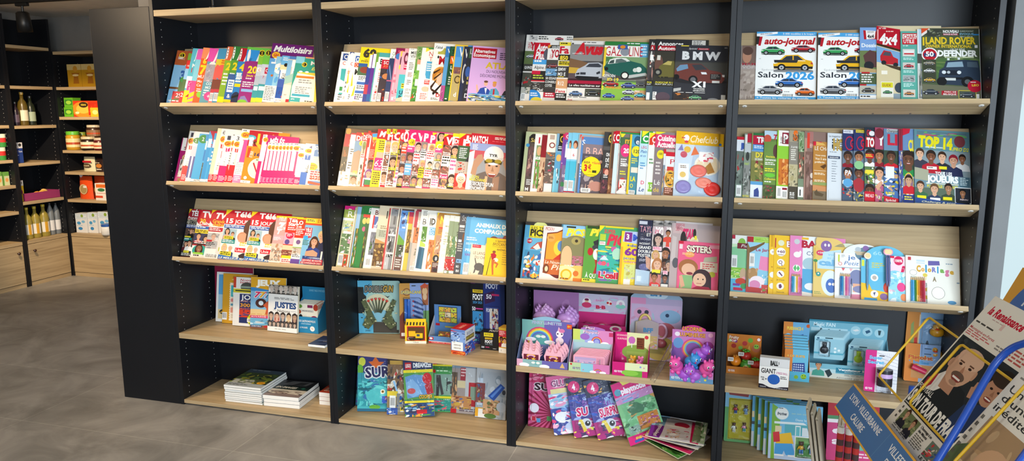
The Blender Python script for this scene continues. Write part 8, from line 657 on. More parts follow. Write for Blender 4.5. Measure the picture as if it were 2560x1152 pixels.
sheet(Z4,(669,827),-2,701,'e9e8e4','magazine','book','white history book with blue title and portrait photos',[('ph',.05,.01,.98,.19,'b8b4ac 4a4440 8a847c 2a2624 d8d4cc',3,14)]+[('face',.1+.16*i,.05,.16,['c8bcb0','a89c90','d0c4b8'][i%3],['3a3430','8a847c'][i%2],'4a4640')for i in range(6)]+[('r',0,.19,1,.75,'e9e8e4'),('ln',.2,.26,.9,.31,2,'6a6a6a'),('t',.2,.355,.125,'JUSTES','2a4a80',D(w=.75,b=4)),('t',.32,.515,.06,'Nations','5a5650',D(w=.42,b=1)),('r',.17,.54,.29,.545,'5a5650'),('r',.76,.54,.96,.545,'5a5650')]+[('r',.02+.2*i,.6+.03*(i%2),.2+.2*i,.82,['6a7a84','a85a50','5a6a7a','d8ccb0','5a4444'][i])for i in range(5)]+[('face',.11+.2*i,.66,.15,['c8a890','d8b098','c0a898','d8b890','b89880'][i],'3a2e28',['3a4a5a','c88a80','3a3a44','6a5a4a','3a3034'][i])for i in range(5)]+[('r',.02,.8,.98,.91,'5a5654')]+[('face',.08+.14*i,.83,.09,'c8b0a0','3a3430',['3a3a40','5a6a74','8a847c'][i%3])for i in range(7)]+[('r',0,.9,1,1,'ecebe8'),('ln',.25,.94,.85,.96,1,'8a8a8a')],8,w=.165,h=.222,t=.012,group=G1)
def tray(name,cat,label,z,a,b,vlip,vback,depth,base,lipops,backops,inside='d8d4d0',side=None,bump=None,group=None,h2=None,lean=0,backw=1.):
 """cardboard counter box: front lip, two sloping sides, floor and a tall printed back"""
 M,w,hl=stand(z,a,b,vlip);sq=(M.translation.y+(M@Vector((w,0,0))).y)/2
 M=frame(Vector((M.translation.x,max(.001,sq),z+.0006)),XH,ZU,Vector((0,-1,0)))
 root=thing(name,label,cat,M,group);depth=min(depth,DEP-.006-max(M.translation.y,(M@Vector((w,0,0))).y))
 P=M@Vector((0,0,-depth));hb=h2 or max(hl+.02,min(reach(P,Vector((0,0,1)),vback),.33))
 side=side or base;t=.0014
 mb=MB();mb.box((0,0,-t),(w,hl,0),base);A=Art(mb,w,hl,0);A.run(lipops);mb.build('front_lip',CARD,root)
 for x in(0,w-t):
  mb=MB();pl=[(-depth,0),(-.0016,0),(-.0016,hl),(-depth*.55,hl+(hb-hl)*.35),(-depth,hl+(hb-hl)*.6)]
  vs=[(x,p[1],p[0])for p in pl]+[(x+t,p[1],p[0])for p in pl];n=len(pl)
  mb.add(vs,[tuple(range(n)),tuple(range(2*n-1,n-1,-1))]+[(i,i+n,(i+1)%n+n,(i+1)%n)for i in range(n)],side);mb.build('side_wall',CARD,root)
 mb=MB();mb.box((t,0,-depth),(w-t,t,-t),inside);mb.build('floor_panel',CARD,root)
 mb=MB();mb.box((0,0,-depth-t),(w,hb,-depth-.0001),base)
 A=Art(mb,w,hb,-depth)
 if bump:
  x0,x1,bh,bc=bump;n=10
  pts=[(w*x0,hb-.002)]+[(w*(x0+(x1-x0)*i/n),hb+bh*hb*math.sin(math.pi*min(1,max(0,.12+.76*i/n))))for i in range(n+1)]+[(w*x1,hb-.002)]
  mb.prism(pts[::-1],-depth-t,-depth-.0001,bc);A.R=(0,0,w,hb*(1+bh))
 A.run(backops);mb.build('back_panel',CARD,root)
 return root,M,w,hl,hb
t,M,w,hl,hb=tray('display_box','display box','blue counter box of restaurant guides at the right of the leftmost flat shelf',Z4,(735,830),(797,834),790,715,.085,'2a86b4',[('t',.12,.2,.13,'GUIDE GASTRONOMIQUE','W',D(w=.78)),('t',.3,.4,.07,'LYON ET SA RÉGION','d8ecf4',D(w=.4)),('t',.24,.63,.09,'LE PROGRÈS','W',D(w=.32)),('c',.76,.72,.16,'f2f2ee'),('t',.71,.65,.11,'7e','d8602a')],[('t',.3,.06,.05,'BONNES TABLES À PARTAGER','8ac4dc',D(w=.65))],'c8d8e0')
for i in range(6):
 Mi=M@Matrix.Translation((.006+i*.0006,.0022,-.012-.0105*i))@Matrix.Rotation(math.radians(-5),4,'X')
 ops=[('e',.12,.1,.14,.07,'6a9a3a'),('e',.35,.1,.1,.06,'efe8d4'),('r',.5,.04,.75,.14,'8a2a5a'),('e',.9,.12,.12,.12,'b8402a'),('r',.2,.22,.8,.3,'c8c4bc'),('ln',.25,.24,.75,.28,2,'5a5a5a'),('e',.1,.3,.1,.08,'c8502a'),('c',.18,.46,.07,'2a2a2a'),('e',.82,.52,.16,.1,'9a2a5a'),('c',.5,.42,.06,'e8e0cc'),('c',.5,.42,.05,'f3eee0'),('t',.33,.56,.07,'BONNES','5a5040',D(w=.38,b=0)),('t',.36,.67,.07,'TABLES','5a5040',D(w=.33,b=0)),('e',.1,.7,.07,.1,'6a9a3a'),('e',.9,.72,.1,.08,'8ab04a')]
 magazine('guide_booklet','cream restaurant guide booklet '+('foremost' if i==0 else ORD[i]+' from the front')+' in the blue counter box','booklet',Mi,w-.016,.135+.001*i,.006,'f0ead8',ops,None,'d8d0bc','guide booklets in the blue counter box')
P=onz(770,866,Z4);P.z+=.0006
lying('book','book','dark blue book lying flat at the right end of the leftmost flat shelf',P,math.radians(-1),(PW-TH-.004-P.x),.13,.011,'2c3454',[('p',[(.2,.5),(1,.3),(1,.4),(.2,.6)],'5a6a94'),('t',.5,.55,.06,'ATLAS','d8d8e4',D(w=.4,i=1)),('p',[(.1,.9),(1,.7),(1,.76),(.1,.96)],'4a5a84')])
P=onz(812,822,Z4)
M=frame(Vector((PW-TH-.006,P.y+.02,Z4+.0006)),Vector((0,-1,0)),ZU,Vector((-1,0,0)))
magazine('price_card','small yellow price card against the divider beside the blue counter box','card',M,.03,.045,.001,'e0b020',[('ln',.1,.2,.9,.8,3,'7a5a10')])
# base shelf of the leftmost bookcase: stacks of magazines
def stack(label,group,corner,ang,w,l,ts,base,ops,name='magazine',cat='magazine',spine='W',jit=.002,seed=1,where=''):
 rn=random.Random(seed);z=0;n=len(ts)
 for i,t in enumerate(ts):
  P=Vector((corner.x+rn.uniform(-jit,jit),corner.y+rn.uniform(-jit,jit),Z5+.0006+z))
  pos='topmost in' if i==n-1 else('at the bottom of' if i==0 else ORD[n-1-i]+' from the top of')
  lying(name,cat,label+', '+pos+' '+where,P,ang+rn.uniform(-.01,.01),w,l,t,base,ops if i==n-1 else[],group,spine if isinstance(spine,str)else spine[i%len(spine)])
  z+=t+.0006
c=onz(563,1003,Z5);d=onz(655,1013,Z5);an=math.atan2(d.y-c.y,d.x-c.x)
stack('white edged green nature magazine','nature magazines in the stack on the base shelf',c,an,(d-c).length,.225,[.0095]*5+[.012,.0105,.0105],'6a7464',[('r',0,0,1,.22,'4a5a68'),('ln',.1,.04,.9,.12,1,'8a98a4'),('ph',0,.2,1,.85,'4a5a3a 8a9a3a 3a4630 6a8a4a 2a3428 b8b04a',3,16),('r',0,.82,1,1,'aab4ba'),('ln',.05,.86,.6,.96,3,'3a3a3a'),('ph',.05,.62,.6,.82,'b8bcb4 5a6a4a 3a4430 8aa04a',5,10),('e',.82,.74,.11,.07,'e8a82a'),('t',.76,.71,.05,'20','5a3a10',D(w=.12))],spine='e4e8ec',seed=2,where='the left stack')
c=onz(659,1014,Z5);d=onz(748,1023,Z5);an=math.atan2(d.y-c.y,d.x-c.x)
stack('thick history book with dark cover','history books in the stack on the base shelf',c,an,(d-c).length,.2,[.018,.018,.018],'3a3030',[('r',0,0,1,.35,'2a2a2c'),('p',[(.1,.3),(.3,.05),(.9,.04),(.8,.3)],'6a6a6a'),('p',[(.4,.3),(.55,.1),(.8,.08),(.7,.28)],'3a3a3a'),('r',0,.35,1,.58,'20302a'),('t',.05,.4,.1,'EN IMAGES','ece6d8',D(w=.6,b=3,i=1)),('c',.82,.46,.05,'2a6a5a'),('r',0,.58,1,.8,'cfc8ba'),('ph',.05,.66,.9,.85,'cfc8ba 4a3a3a 6a5050 3a2c2c 8a7068',4,16),('r',0,.85,1,1,'8a7a78')],'book','book',['2a7a5a','d8d8dc','d8d8dc'],seed=5,where='the middle stack')
c=onz(799,1011,Z5)
stack('cream paged paperback with red cover','paperbacks in the stack beside the divider',c,an*.5,PW-TH-.004-c.x,.15,[.02,.02,.021],'b8442a',[('r',0,0,1,.5,'8a2a1a'),('ln',.1,.6,.9,.9,3,'e8d8c0')],'book','book','efe3c8',jit=.0008,seed=7,where='the right stack')
# second bookcase, flat shelf
def rcard(w,h,r=.008,n=5):
 o=[]
 for cx,cy,a0 in((w-r,r,-90),(w-r,h-r,0),(r,h-r,90),(r,r,180)):
  for i in range(n+1):
   a=math.radians(a0+90*i/n);o.append((cx+r*math.cos(a),cy+r*math.sin(a)))
 return o
def card(name,cat,label,z,a,b,vtop,base,ops,lean=8,t=.0012,w=None,roll=0,h=None,group=None,r=.006,ymax=.27):
 M,w,h=stand(z,a,b,vtop,lean,w,roll,h,ymax)
 root=thing(name,label,cat,M,group)
 mb=MB();mb.prism(rcard(w,h,r),-t,0,base);A=Art(mb,w,h,0);A.run(ops);mb.build('backing_card',CARD,root)
 return root,w,h
CAMO='5a6440 8a9060 3a4030 c8c49a 4a5234 2e3428'
root,w,h=card('toy_card','toy','large camouflage toy gun card with dart fan on the second flat shelf',Z4,(898,834),(1006,833),701,'9cc0ba',[('r',0,0,.34,1,'5aaed0'),('e',.5,.5,.4,.34,'a8cabc'),('ph',0,.12,.14,.62,'2c2e2c 3a3c38 1f211f',3,8),('e',.06,.17,.05,.04,'242622'),('p',[(0,.25),(.1,.22),(.2,.3),(.14,.62),(0,.62)],'2a2c2a'),('p',[(.2,.07),(.24,.09),(.3,.05),(.25,.11)],'2a2a2a'),('p',[(.6,.05),(.66,.08),(.72,.05),(.66,.1)],'2a2a2a'),('p',[(.62,.27),(.7,.3),(.76,.28),(.7,.33)],'3a3a3a'),('e',.47,.45,.3,.2,'d8d4b0'),('e',.5,.66,.24,.12,'8ac0d0'),('T',.16,.095,.12,'DOUBLE','8a8478','2a2a24',D(w=.44,b=5,i=1)),('T',.6,.09,.12,'GUN','c8a04a','2a2a24',D(w=.24,b=5,i=1)),('r',.34,.93,.95,.99,'3f3a34'),('t',.15,.93,.03,'Jouets','2a2a2a'),('r',.34,.78,.9,.98,'4a443c')],r=.01)
def camo_gun(sx,x0,x1):
 mb=MB();n=8
 def pp(a):return a if sx>0 else 1-a
 pl=[(x0*w,h*.15),(x0*w+.03*sx,h*.1),(x1*w+.02*sx,h*.28),(x1*w-.028*sx,h*.64),(x1*w-.045*sx,h*.62),(x0*w+.03*sx,h*.36)]
 return pl
for sx,pts in((1,[(.1,.17),(.24,.09),(.42,.25),(.36,.36),(.17,.66),(.09,.62),(.22,.36)]),(-1,[(.9,.17),(.76,.09),(.58,.25),(.64,.36),(.83,.66),(.91,.62),(.78,.36)])):
 mb=MB();q=[(p[0]*w,p[1]*h)for p in pts]
 if sx<0:q=q[::-1]
 mb.prism(q if sx>0 else q,.0012,.014,'59613f')
 A=Art(mb,w,h,.0141);L=A.lim(0,0,1,1);rn=random.Random(4+sx)
 for k in range(46):
  i=rn.randint(0,len(pts)-1);j=rn.randint(0,len(pts)-1);f=rn.uniform(.2,.8)
  cx,cy=pts[i][0]*f+pts[j][0]*(1-f),1-(pts[i][1]*f+pts[j][1]*(1-f))
  if not(.02<cx<.98):continue
  A.e(cx+rn.uniform(-.008,.008),cy,rn.uniform(.012,.03),rn.uniform(.008,.018),rn.choice(['8a9060','3a4030','c8c49a','2e3428','6f7850']),7)
 mb.build('toy_gun',PLAST,root)
for k in range(6):
 a=math.radians(62+56*(5-k)/5);mb=MB();o=Vector((.47*w,.3*h,.006));d=Vector((math.cos(a),math.sin(a)*1.,0))
 mb.tube([o+d*.028,o+d*.088],.0034,'4c5238',8);mb.tube([o+d*.088,o+d*.094],[.0034,.0062],'c8342a',8);mb.tube([o+d*.094,o+d*.0985],[.0072,.0058],'d84a3a',8)
 mb.build('foam_dart',PLAST,root)
root,w,h=card('toy_card','toy','tall orange and blue blowpipe toy card beside the camouflage toy card',Z4,(1000,847),(1073,846),708,'c8903f',[('r',.36,0,1,1,'8aa0d0'),('r',.8,.5,1,1,'6a9a5a'),('p',[(0,.6),(.14,.5),(.2,1),(0,1)],'7a3a2a'),('e',.25,.16,.14,.07,'8a5a2a'),('e',.25,.16,.1,.05,'d09a48'),('p',[(.72,.05),(1,.02),(.98,.4),(.8,.4)],'a05a34'),('e',.87,.15,.09,.07,'d8b080'),('e',.87,.25,.07,.06,'d8b48a'),('p',[(.7,.06),(.87,0),(1,.05),(.87,.1)],'c8502a'),('T',.05,.135,.055,'SARBACANE','e8d03a','2a5a9a',D(w=.7,b=2)),('r',.42,.04,.56,.055,'1a1a1a'),('r',.05,.9,.18,.96,'f0f0f0')])
for k in range(2):
 mb=MB();mb.tube([(w*(.22+.11*k),h*.33,.0095),(w*(.22+.11*k),h*.72,.0095)],.0072,'2a6ac0',12);mb.build('blow_tube',PLAST,root)
for k in range(5):
 mb=MB();o=Vector((w*.46,h*(.68-.085*k),.007));e=Vector((w*.82,h*(.6-.085*k),.007))
 mb.tube([o,o.lerp(e,.1)],.004,'c83a3a',8);mb.tube([o.lerp(e,.1),e],.0044,'24407a',8);mb.build('foam_dart',PLAST,root)
mb=MB();mb.prism([(w*.14,h*.28),(w*.9,h*.28),(w*.92,h*.6),(w*.7,h*.74),(w*.14,h*.75)],.0013,.0185,'W');mb.build('blister',BLIST,root,bevel=.004)
def carton(name,cat,label,z,a,b,vtop,depth,base,front,side='W',top='W',group=None,sideops=None,topops=None,h=None,hollow=None):
 M,w,h=stand(z,a,b,vtop,0,None,0,h)
 root=thing(name,label,cat,M,group)
 mb=MB();mb.box((0,0,-depth),(w,h,0),base,cols=[base,base,side,side,side,side])
 Art(mb,w,h,0).run(front)
 if sideops is not None:
  Ms=frame(Vector((w,0,0)),Vector((0,0,-1)),Vector((0,1,0)),Vector((1,0,0)));Art(mb,depth,h,0,M=Ms).run([('r',0,0,1,1,side)]+sideops)
  Ms=frame(Vector((0,0,-depth)),Vector((0,0,1)),Vector((0,1,0)),Vector((-1,0,0)));Art(mb,depth,h,0,M=Ms).run([('r',0,0,1,1,side)]+sideops)
 Mt=frame(Vector((0,h,0)),Vector((1,0,0)),Vector((0,0,-1)),Vector((0,1,0)));Art(mb,w,depth,0,M=Mt).run([('r',0,0,1,1,top)]+(topops or[]))
 mb.build('carton',CARD,root)
 return root,M,w,h
root,M,w,h=carton('toy_box','toy','yellow window box with toy lorry in front of the blowpipe card',Z4,(1013,859),(1066,859),813,.05,'f0c41e',[('r',0,.86,1,1,'f0ead8'),('t',.38,.9,.05,'FOURNIER','3a3020',D(w=.26)),('r',.1,.05,.95,.84,'c8202a'),('r',.14,.1,.91,.8,'5a3a1c'),('r',.08,.62,.42,.84,'8a1a1a'),('t',.11,.65,.06,'CONSTRUCTION','f0e8d8',D(w=.28)),('t',.11,.73,.06,'TRUCK','f0e8d8',D(w=.2))],'e0b018','e8b81a')
mb=MB();mb.box((w*.06,h+.0004,-.0025),(w*1.,h+.03,-.0008),'f0c41e');A=Art(mb,w,.03,-.0007,y0=h)
for k in range(6):A.p([(.1+.15*k,.5),(.17+.15*k,.5),(.15+.15*k,1),(.08+.15*k,1)],'2a2418')
mb.build('hang_tab',CARD,root)
mb=MB();mb.box((w*.5,h*.3,.0004),(w*.84,h*.58,.006),'f0c01a');mb.box((w*.18,h*.42,.0004),(w*.5,h*.7,.006),'e8b41a');mb.box((w*.56,h*.42,.006),(w*.7,h*.54,.0065),'3a4a5a');mb.box((w*.18,h*.26,.0004),(w*.84,h*.33,.006),'2a2a2a')
for cx in(.28,.42,.74):mb.lathe([(.004,0),(.004,.008)],'1c1c1c',14,Matrix.Translation((w*cx,h*.25,.0005)))
mb.build('toy_lorry',PLAST,root)
root,M,w,hl,hb=tray('display_box','display box','empty-looking blue counter box with comic picture grid on the second flat shelf',Z4,(1071,857),(1140,862),839,760,.075,'5a86bc',[('r',0,.7,1,1,'d8d8dc'),('r',0,.78,1,1,'c8202a'),('t',.1,.83,.1,'COLLECTOR CARDS','f0e0e0',D(w=.8)),('r',0,.15,.18,.55,'b81a2a'),('e',.09,.35,.06,.13,'f0f0f0')],[('r',0,.5,1,1,'5a86bc'),('r',.16,.05,.86,.52,'2a3a5a')]+[('ph',.18+.225*i,.07+.15*j,.39+.225*i,.205+.15*j,['e8c83a','e8b04a','c8d84a','e8d8b0'][(i+2*j)%4]+' c83a2a 3a8a4a 6a3a8a 2a2a2a e8a07a',i+3*j,7)for i in range(3)for j in range(3)]+[('r',.4,.62,.95,.66,'c8b43a'),('r',.05,.55,.2,.62,'b81a2a')],'4a70a0','c4c8d0')
Mi=M@Matrix.Translation((w*.34,.003,-.03))@Matrix.Rotation(math.radians(-60),4,'X')
magazine('card_pack','yellow card pack lying inside the blue counter box','card pack',M@Matrix.Translation((w*.3,.003,-.012))@Matrix.Rotation(math.radians(-20),4,'X'),w*.42,.05,.004,'d8b82a',[('ph',0,0,1,.5,'6a4a2a e8d04a 3a3a3a c83a2a',3,8),('ln',.1,.55,.9,.9,2,'4a3a10')])
a=onz(1163,889,Z4);b=onz(1188,872,Z4);X=(b-a);X.z=0;w=X.length;X.normalize();N=X.cross(ZU)
P2=onz(1134,881,Z4);dep=(P2-a).length
Mx=frame(a+ZU*.0006,X,ZU,N);h=reach(a,ZU,826)
root=thing('card_box','red topped white and blue collector card box standing cornerwise','box',Mx)
mb=MB();mb.box((0,0,-dep),(w,h,0),'c8202a')
Art(mb,w,h,0).run([('r',0,0,1,1,'4a6ac0'),('r',0,.02,1,.55,'e8e8ec'),('t',.2,.12,.12,'BOOSTER','3a4a7a',D(w=.6)),('r',.1,.28,.9,.46,'6a5a40'),('t',.15,.31,.1,'MASCARADE','e8d04a',D(w=.7)),('ph',0,.55,1,1,'3a5ac0 f0e8e0 c8502a 8ab0e8 2a2a6a e89a3a',4,16)])
Ms=frame(Vector((0,0,-dep)),Vector((0,0,1)),ZU.copy()if False else Vector((0,1,0)),Vector((-1,0,0)))
Art(mb,dep,h,0,M=Ms).run([('r',0,0,1,1,'5a7ab8'),('p',[(0,.05),(.5,.1),(.4,.25),(0,.3)],'b81a2a'),('ph',0,.1,1,.5,'7a9ad0 3a4a7a c8d8e8 2a3050 8aa8d0',4,12),('r',.05,.5,.85,.84,'f0eee6'),('ln',.12,.52,.4,.55,1,'K'),('bar',.15,.58,.75,.68),('bar',.15,.7,.75,.8),('ph',0,.85,1,1,'c8502a 8a2a1a e8b04a',3,8)])
Mt=frame(Vector((0,h,0)),Vector((1,0,0)),Vector((0,0,-1)),Vector((0,1,0)));Art(mb,w,dep,0,M=Mt).run([('r',0,0,1,1,'b8202a'),('p',[(.1,.2),(.9,.3),(.8,.7),(.2,.6)],'d8403a'),('ln',.2,.4,.8,.6,2,'f0d0c0')])
mb.build('carton',CARD,root)
root,M,w,h=carton('display_box','display box','tall dark football card display box at the right end of the second flat shelf',Z4,(1178,858),(1262,866),700,.05,'1c2038',[('r',0,0,.14,.09,'5a2a5a'),('r',0,.05,.36,1,'15161c'),('r',.06,.14,.36,.19,'e8c42a'),('t',.1,.145,.035,'PANINI','2a2410',D(w=.22)),('t',.06,.21,.09,'FOOT','f0f0f0',D(w=.3,b=3)),('t',.06,.32,.04,'2024 2025','4a9ad0',D(w=.28)),('t',.04,.41,.06,'50','e8e8f0',D(w=.1,b=2)),('r',.15,.43,.36,.45,'c83a8a'),('ph',.05,.48,.36,.8,'3a8ac0 5a3a2a 6aa8d0 2a3450',3,8),('r',.38,0,1,1,'24357a'),('t',.45,.03,.08,'FOOT','dfe4f0',D(w=.36,b=3)),('p',[(.4,.2),(.7,.14),(.72,.3),(.42,.36)],'3a1f4a'),('t',.46,.2,.07,'50','e8e8f4',D(w=.16,b=2)),('r',.62,.19,.84,.22,'c8306a'),('r',.42,.38,.84,.92,'1f2c6a'),('r',.44,.4,.82,.76,'3a4a90'),('t',.46,.42,.06,'FOOT','dfe4f0',D(w=.18,b=3)),('ph',.56,.42,.81,.76,'e0dcd4 a83a34 5a4a9a 2a2438 c89a7a',5,12),('t',.5,.8,.05,'50 %','c8d0e8',D(w=.24)),('p',[(.86,0),(1,0),(1,1),(.92,1)],'1a2c60'),('ph',.02,.84,.36,1,'3a4a90 5ac0b0 6a2a6a 2a3050',4,8)],'20264a','20264a')
root,M,w,h=carton('card_box','box','black football card box with yellow flap in front of the tall display',Z4,(1201,873),(1246,877),830,.055,'1e1d1c',[('r',.2,0,.72,.22,'d8c42a'),('ln',.25,.05,.68,.17,2,'5a5010'),('r',.26,.28,.66,.38,'e0b82a'),('t',.3,.3,.06,'PANINI','2a2410',D(w=.32)),('t',.26,.43,.17,'FOOT','f0f0f0',D(w=.42,b=3)),('t',.26,.64,.06,'2025 2026','8a9aa8',D(w=.42)),('t',.06,.8,.1,'50','e0e0e8',D(w=.16,b=2)),('r',.28,.82,.5,.87,'b83a6a'),('t',.7,.88,.05,'FAMILY','c8c8c8',D(w=.2))],'161514','201f1e',topops=[('t',.4,.2,.4,'FOOT','e8e8e8',D(w=.5,b=3))])
root,M,w,h=carton('card_box','box','red yellow and white box cut off by the divider',Z4,(1247,881),(1265.5,884),818,.05,'e0ded8',[('r',0,0,1,.12,'c8a83a'),('r',0,.1,1,.36,'c83a4a'),('ln',.1,.14,.9,.32,3,'f0d8d8'),('r',0,.36,1,.8,'e0b02a'),('face',.35,.46,.2,'7a4a34','2a1a14','8a1a2a'),('face',.8,.48,.18,'d8a080','2a1a14','f0f0f0'),('r',0,.8,1,1,'f0eee8'),('t',.3,.86,.08,'1','3a3a3a')],'c8b87a','c89a3a')
# second bookcase, base shelf: bagged children's magazines
G2='bagged children’s magazines on the second base shelf'
def bag(z,a,b,vtop,base,label,ops,w=None,roll=0,h=None,lean=12,group=G2,film=.004,ymax=.2,t=.012):
 M,w,h=stand(z,a,b,vtop,lean,w,roll,h,ymax)
 return magazine('bagged_magazine',label,'magazine',M,w,h,t,base,ops,None,None,group,'C',film)
bag(Z5,(889,1015),4,895,'3a5a8a','blue bagged magazine at far left of the second base shelf',[('ph',0,0,1,1,'2a4a7a 3a8ab0 2a5a6a 7a4ab0 4aa0a0 1b2748',3,18)],w=.17,h=.25)
bag(Z5,(893,1029),14,898,'4ab4bc','turquoise dragon surprise bag with large white lettering',[('r',0,0,1,.3,'3a3a7a'),('e',.12,.1,.1,.08,'d8d84a'),('e',.06,.25,.1,.1,'6ab03a'),('p',[(.3,.1),(.42,.09),(.5,0),(.6,.1),(.75,.1),(.64,.17),(.7,.28),(.52,.2),(.38,.28),(.42,.17)],'e0702a'),('r',0,.3,1,.9,'3a9aa8'),('T',.2,.2,.19,'SUR','2c2a5c','f0eee8',D(w=.72,b=7,rot=4)),('p',[(.2,.5),(.4,.46),(.42,.56),(.24,.58)],'e0602a'),('ph',.02,.42,1,.9,'3aa4ac 5ac8c8 2a8a94 7adcd4 3a7ab0 1f6a78',4,26),('e',.55,.72,.3,.14,'5ac4c4'),('e',.78,.66,.12,.1,'6ad0cc'),('c',.72,.64,.045,'f0f0e0'),('c',.72,.64,.025,'d89a2a'),('c',.72,.64,.012,'1a1a1a'),('ph',.7,.72,1,.85,'3a6ac8 e8e8f0 5a8ae0 c83a4a',5,8),('e',.5,.92,.16,.04,'6ab03a'),('r',0,.95,1,1,'2a6a8a')],w=.165,h=.255)
bag(Z5,(967,1037),12,899,'8a7a5a','brown bagged magazine with silver warrior figure',[('r',0,0,1,.2,'3a2a24'),('r',.1,.03,.9,.18,'c8a04a'),('ph',0,.1,1,.65,'8a6a4a 5a4a3a d8c8b0 3a3a4a c83a3a e8e0d0',3,18),('p',[(.25,.4),(.35,.4),(.65,.75),(.6,.78)],'9ac8e8'),('r',0,.58,.5,.68,'e0c83a'),('r',.12,.66,.4,.9,'f0f0ec'),('bar',.14,.68,.38,.88),('ph',.45,.62,1,.95,'8a8a84 3a3a34 e0c02a c8c8c0 2a5a9a',5,12),('ph',0,.88,.5,1,'3a5aa8 8ac0e8 f0f0f0',4,6)],w=.1,h=.255)
bag(Z5,(1013,1044),14,905,'3a7a5a','green building toy magazine with shark and red hood figure',[('r',0,0,1,.18,'23305a'),('r',.06,.05,.28,.17,'c81a24'),('t',.08,.075,.06,'LEGO','W',D(w=.18,b=3)),('t',.34,.06,.08,'DREAMZzz','f0f0f0',D(w=.62,b=4)),('r',0,.18,1,.23,'e8d82a'),('r',0,.23,1,.7,'5a9a4a'),('p',[(.05,.3),(.35,.26),(.9,.3),(.95,.62),(.1,.68)],'6a9ac8'),('p',[(.08,.4),(.3,.34),(.5,.46),(.6,.6),(.3,.66),(.1,.6)],'8ab4d8'),('e',.8,.34,.16,.1,'c8202a'),('p',[(.7,.45),(.95,.42),(1,.6),(.78,.62)],'b82a34'),('e',.25,.55,.14,.05,'c85a5a'),('T',.5,.62,.065,'COOPER','e8b82a','3a1a14',D(w=.45,b=3,i=1)),('r',0,.72,1,.76,'e8d82a'),('ph',0,.76,1,1,'2a4a7a f0f0ec 5a9a3a e8a03a 3a3a5a 8ac0e0',4,16),('r',.4,.88,.75,.95,'c8202a')],w=.135,h=.26,roll=3)
bag(Z5,(1060,1021),10,908,'3a8a4a','green strip bagged magazine half hidden behind the block figure magazine',[('r',0,0,1,.1,'b81a24'),('r',0,.1,1,.13,'e8d82a'),('r',0,.13,1,.72,'4aa05a'),('r',0,.72,1,.76,'e8d82a'),('r',0,.76,1,1,'b82a3a')],w=.11,h=.245,roll=2)
bag(Z5,(1077,1030),10,908,'4a9a54','green block figure magazine with grey character on cover',[('r',0,0,1,.1,'4a3a2a'),('r',0,.02,.2,.1,'c81a24'),('t',.03,.035,.05,'LEGO','W',D(w=.15,b=2)),('r',0,.1,1,.13,'e8d82a'),('r',0,.13,1,.2,'3a7a3a'),('r',.02,.2,.16,.26,'c81a24'),('ln',.2,.21,.9,.25,1,'d8f0d0'),('r',.12,.28,.98,.68,'8aa898'),('p',[(.2,.3),(.36,.3),(.4,.45),(.5,.66),(.4,.68),(.32,.5),(.3,.7),(.2,.7)],'4a4444'),('p',[(.6,.35),(.64,.35),(.64,.42),(.85,.4),(.85,.44),(.64,.48),(.64,.6),(.6,.6)],'3a3a38'),('r',.75,.5,.9,.65,'4a4a48'),('r',0,.7,1,.74,'e8d82a'),('t',.5,.75,.04,'LIVRE','W'),('ph',0,.77,1,.98,'3a9a8a c83a5a e85a6a 5ab0a0 2a6a5a',4,14)],w=.12,h=.245,lean=10)
bag(Z5,(1126,1027),3,912,'a89a94','beige bagged magazine with red toy walkie-talkie',[('r',0,0,1,.12,'8a9aa8'),('r',.3,.1,.55,.35,'a83a44'),('ln',.32,.12,.52,.3,3,'f0d0d0'),('r',.2,.36,.48,.5,'d8c8a0'),('ph',0,.2,.2,.9,'6a5a4a c88a5a 8a6a4a e0b080',3,9),('r',.48,.1,1,.95,'c4c4c4'),('r',.6,.38,.95,.85,'b82a34'),('r',.66,.46,.9,.72,'8aa08a'),('ph',0,.66,.7,.92,'c8905a 8a4a34 e8c090 4a6aa8 d8b04a',4,14),('r',0,.92,.2,1,'c8202a'),('ln',.3,.9,.95,.97,2,'5a4a5a')],w=.14,h=.235,lean=10)
bag(Z5,(1187,1043),0,922,'aeb4b8','grey bagged magazine with blue torch toy beside the divider',[('ph',0,0,1,1,'b8bcc0 9aa4ac d0d4d8 a0a8b0',3,10),('r',0,.8,.25,.98,'e8a82a'),('r',.1,.82,.4,.99,'f0ece4'),('r',.05,.2,.22,.75,'c8d4e0'),('ph',0,.3,.3,.7,'8a4a4a 4a6a9a e0b08a 6a8a4a',4,8),('ph',.25,.62,.8,.92,'d8a878 8a5a3a b88a5a e8c8a0 6a7a4a',5,12),('p',[(.4,.55),(.8,.28),(.95,.35),(.6,.64)],'2a5ab0'),('p',[(.48,.55),(.82,.32),(.86,.34),(.55,.58)],'6a9ae0'),('e',.85,.75,.16,.1,'c8ccd0'),('e',.92,.45,.06,.05,'3a3a44'),('e',.5,.95,.2,.05,'5a7a3a')],w=.145,h=.225,lean=10)
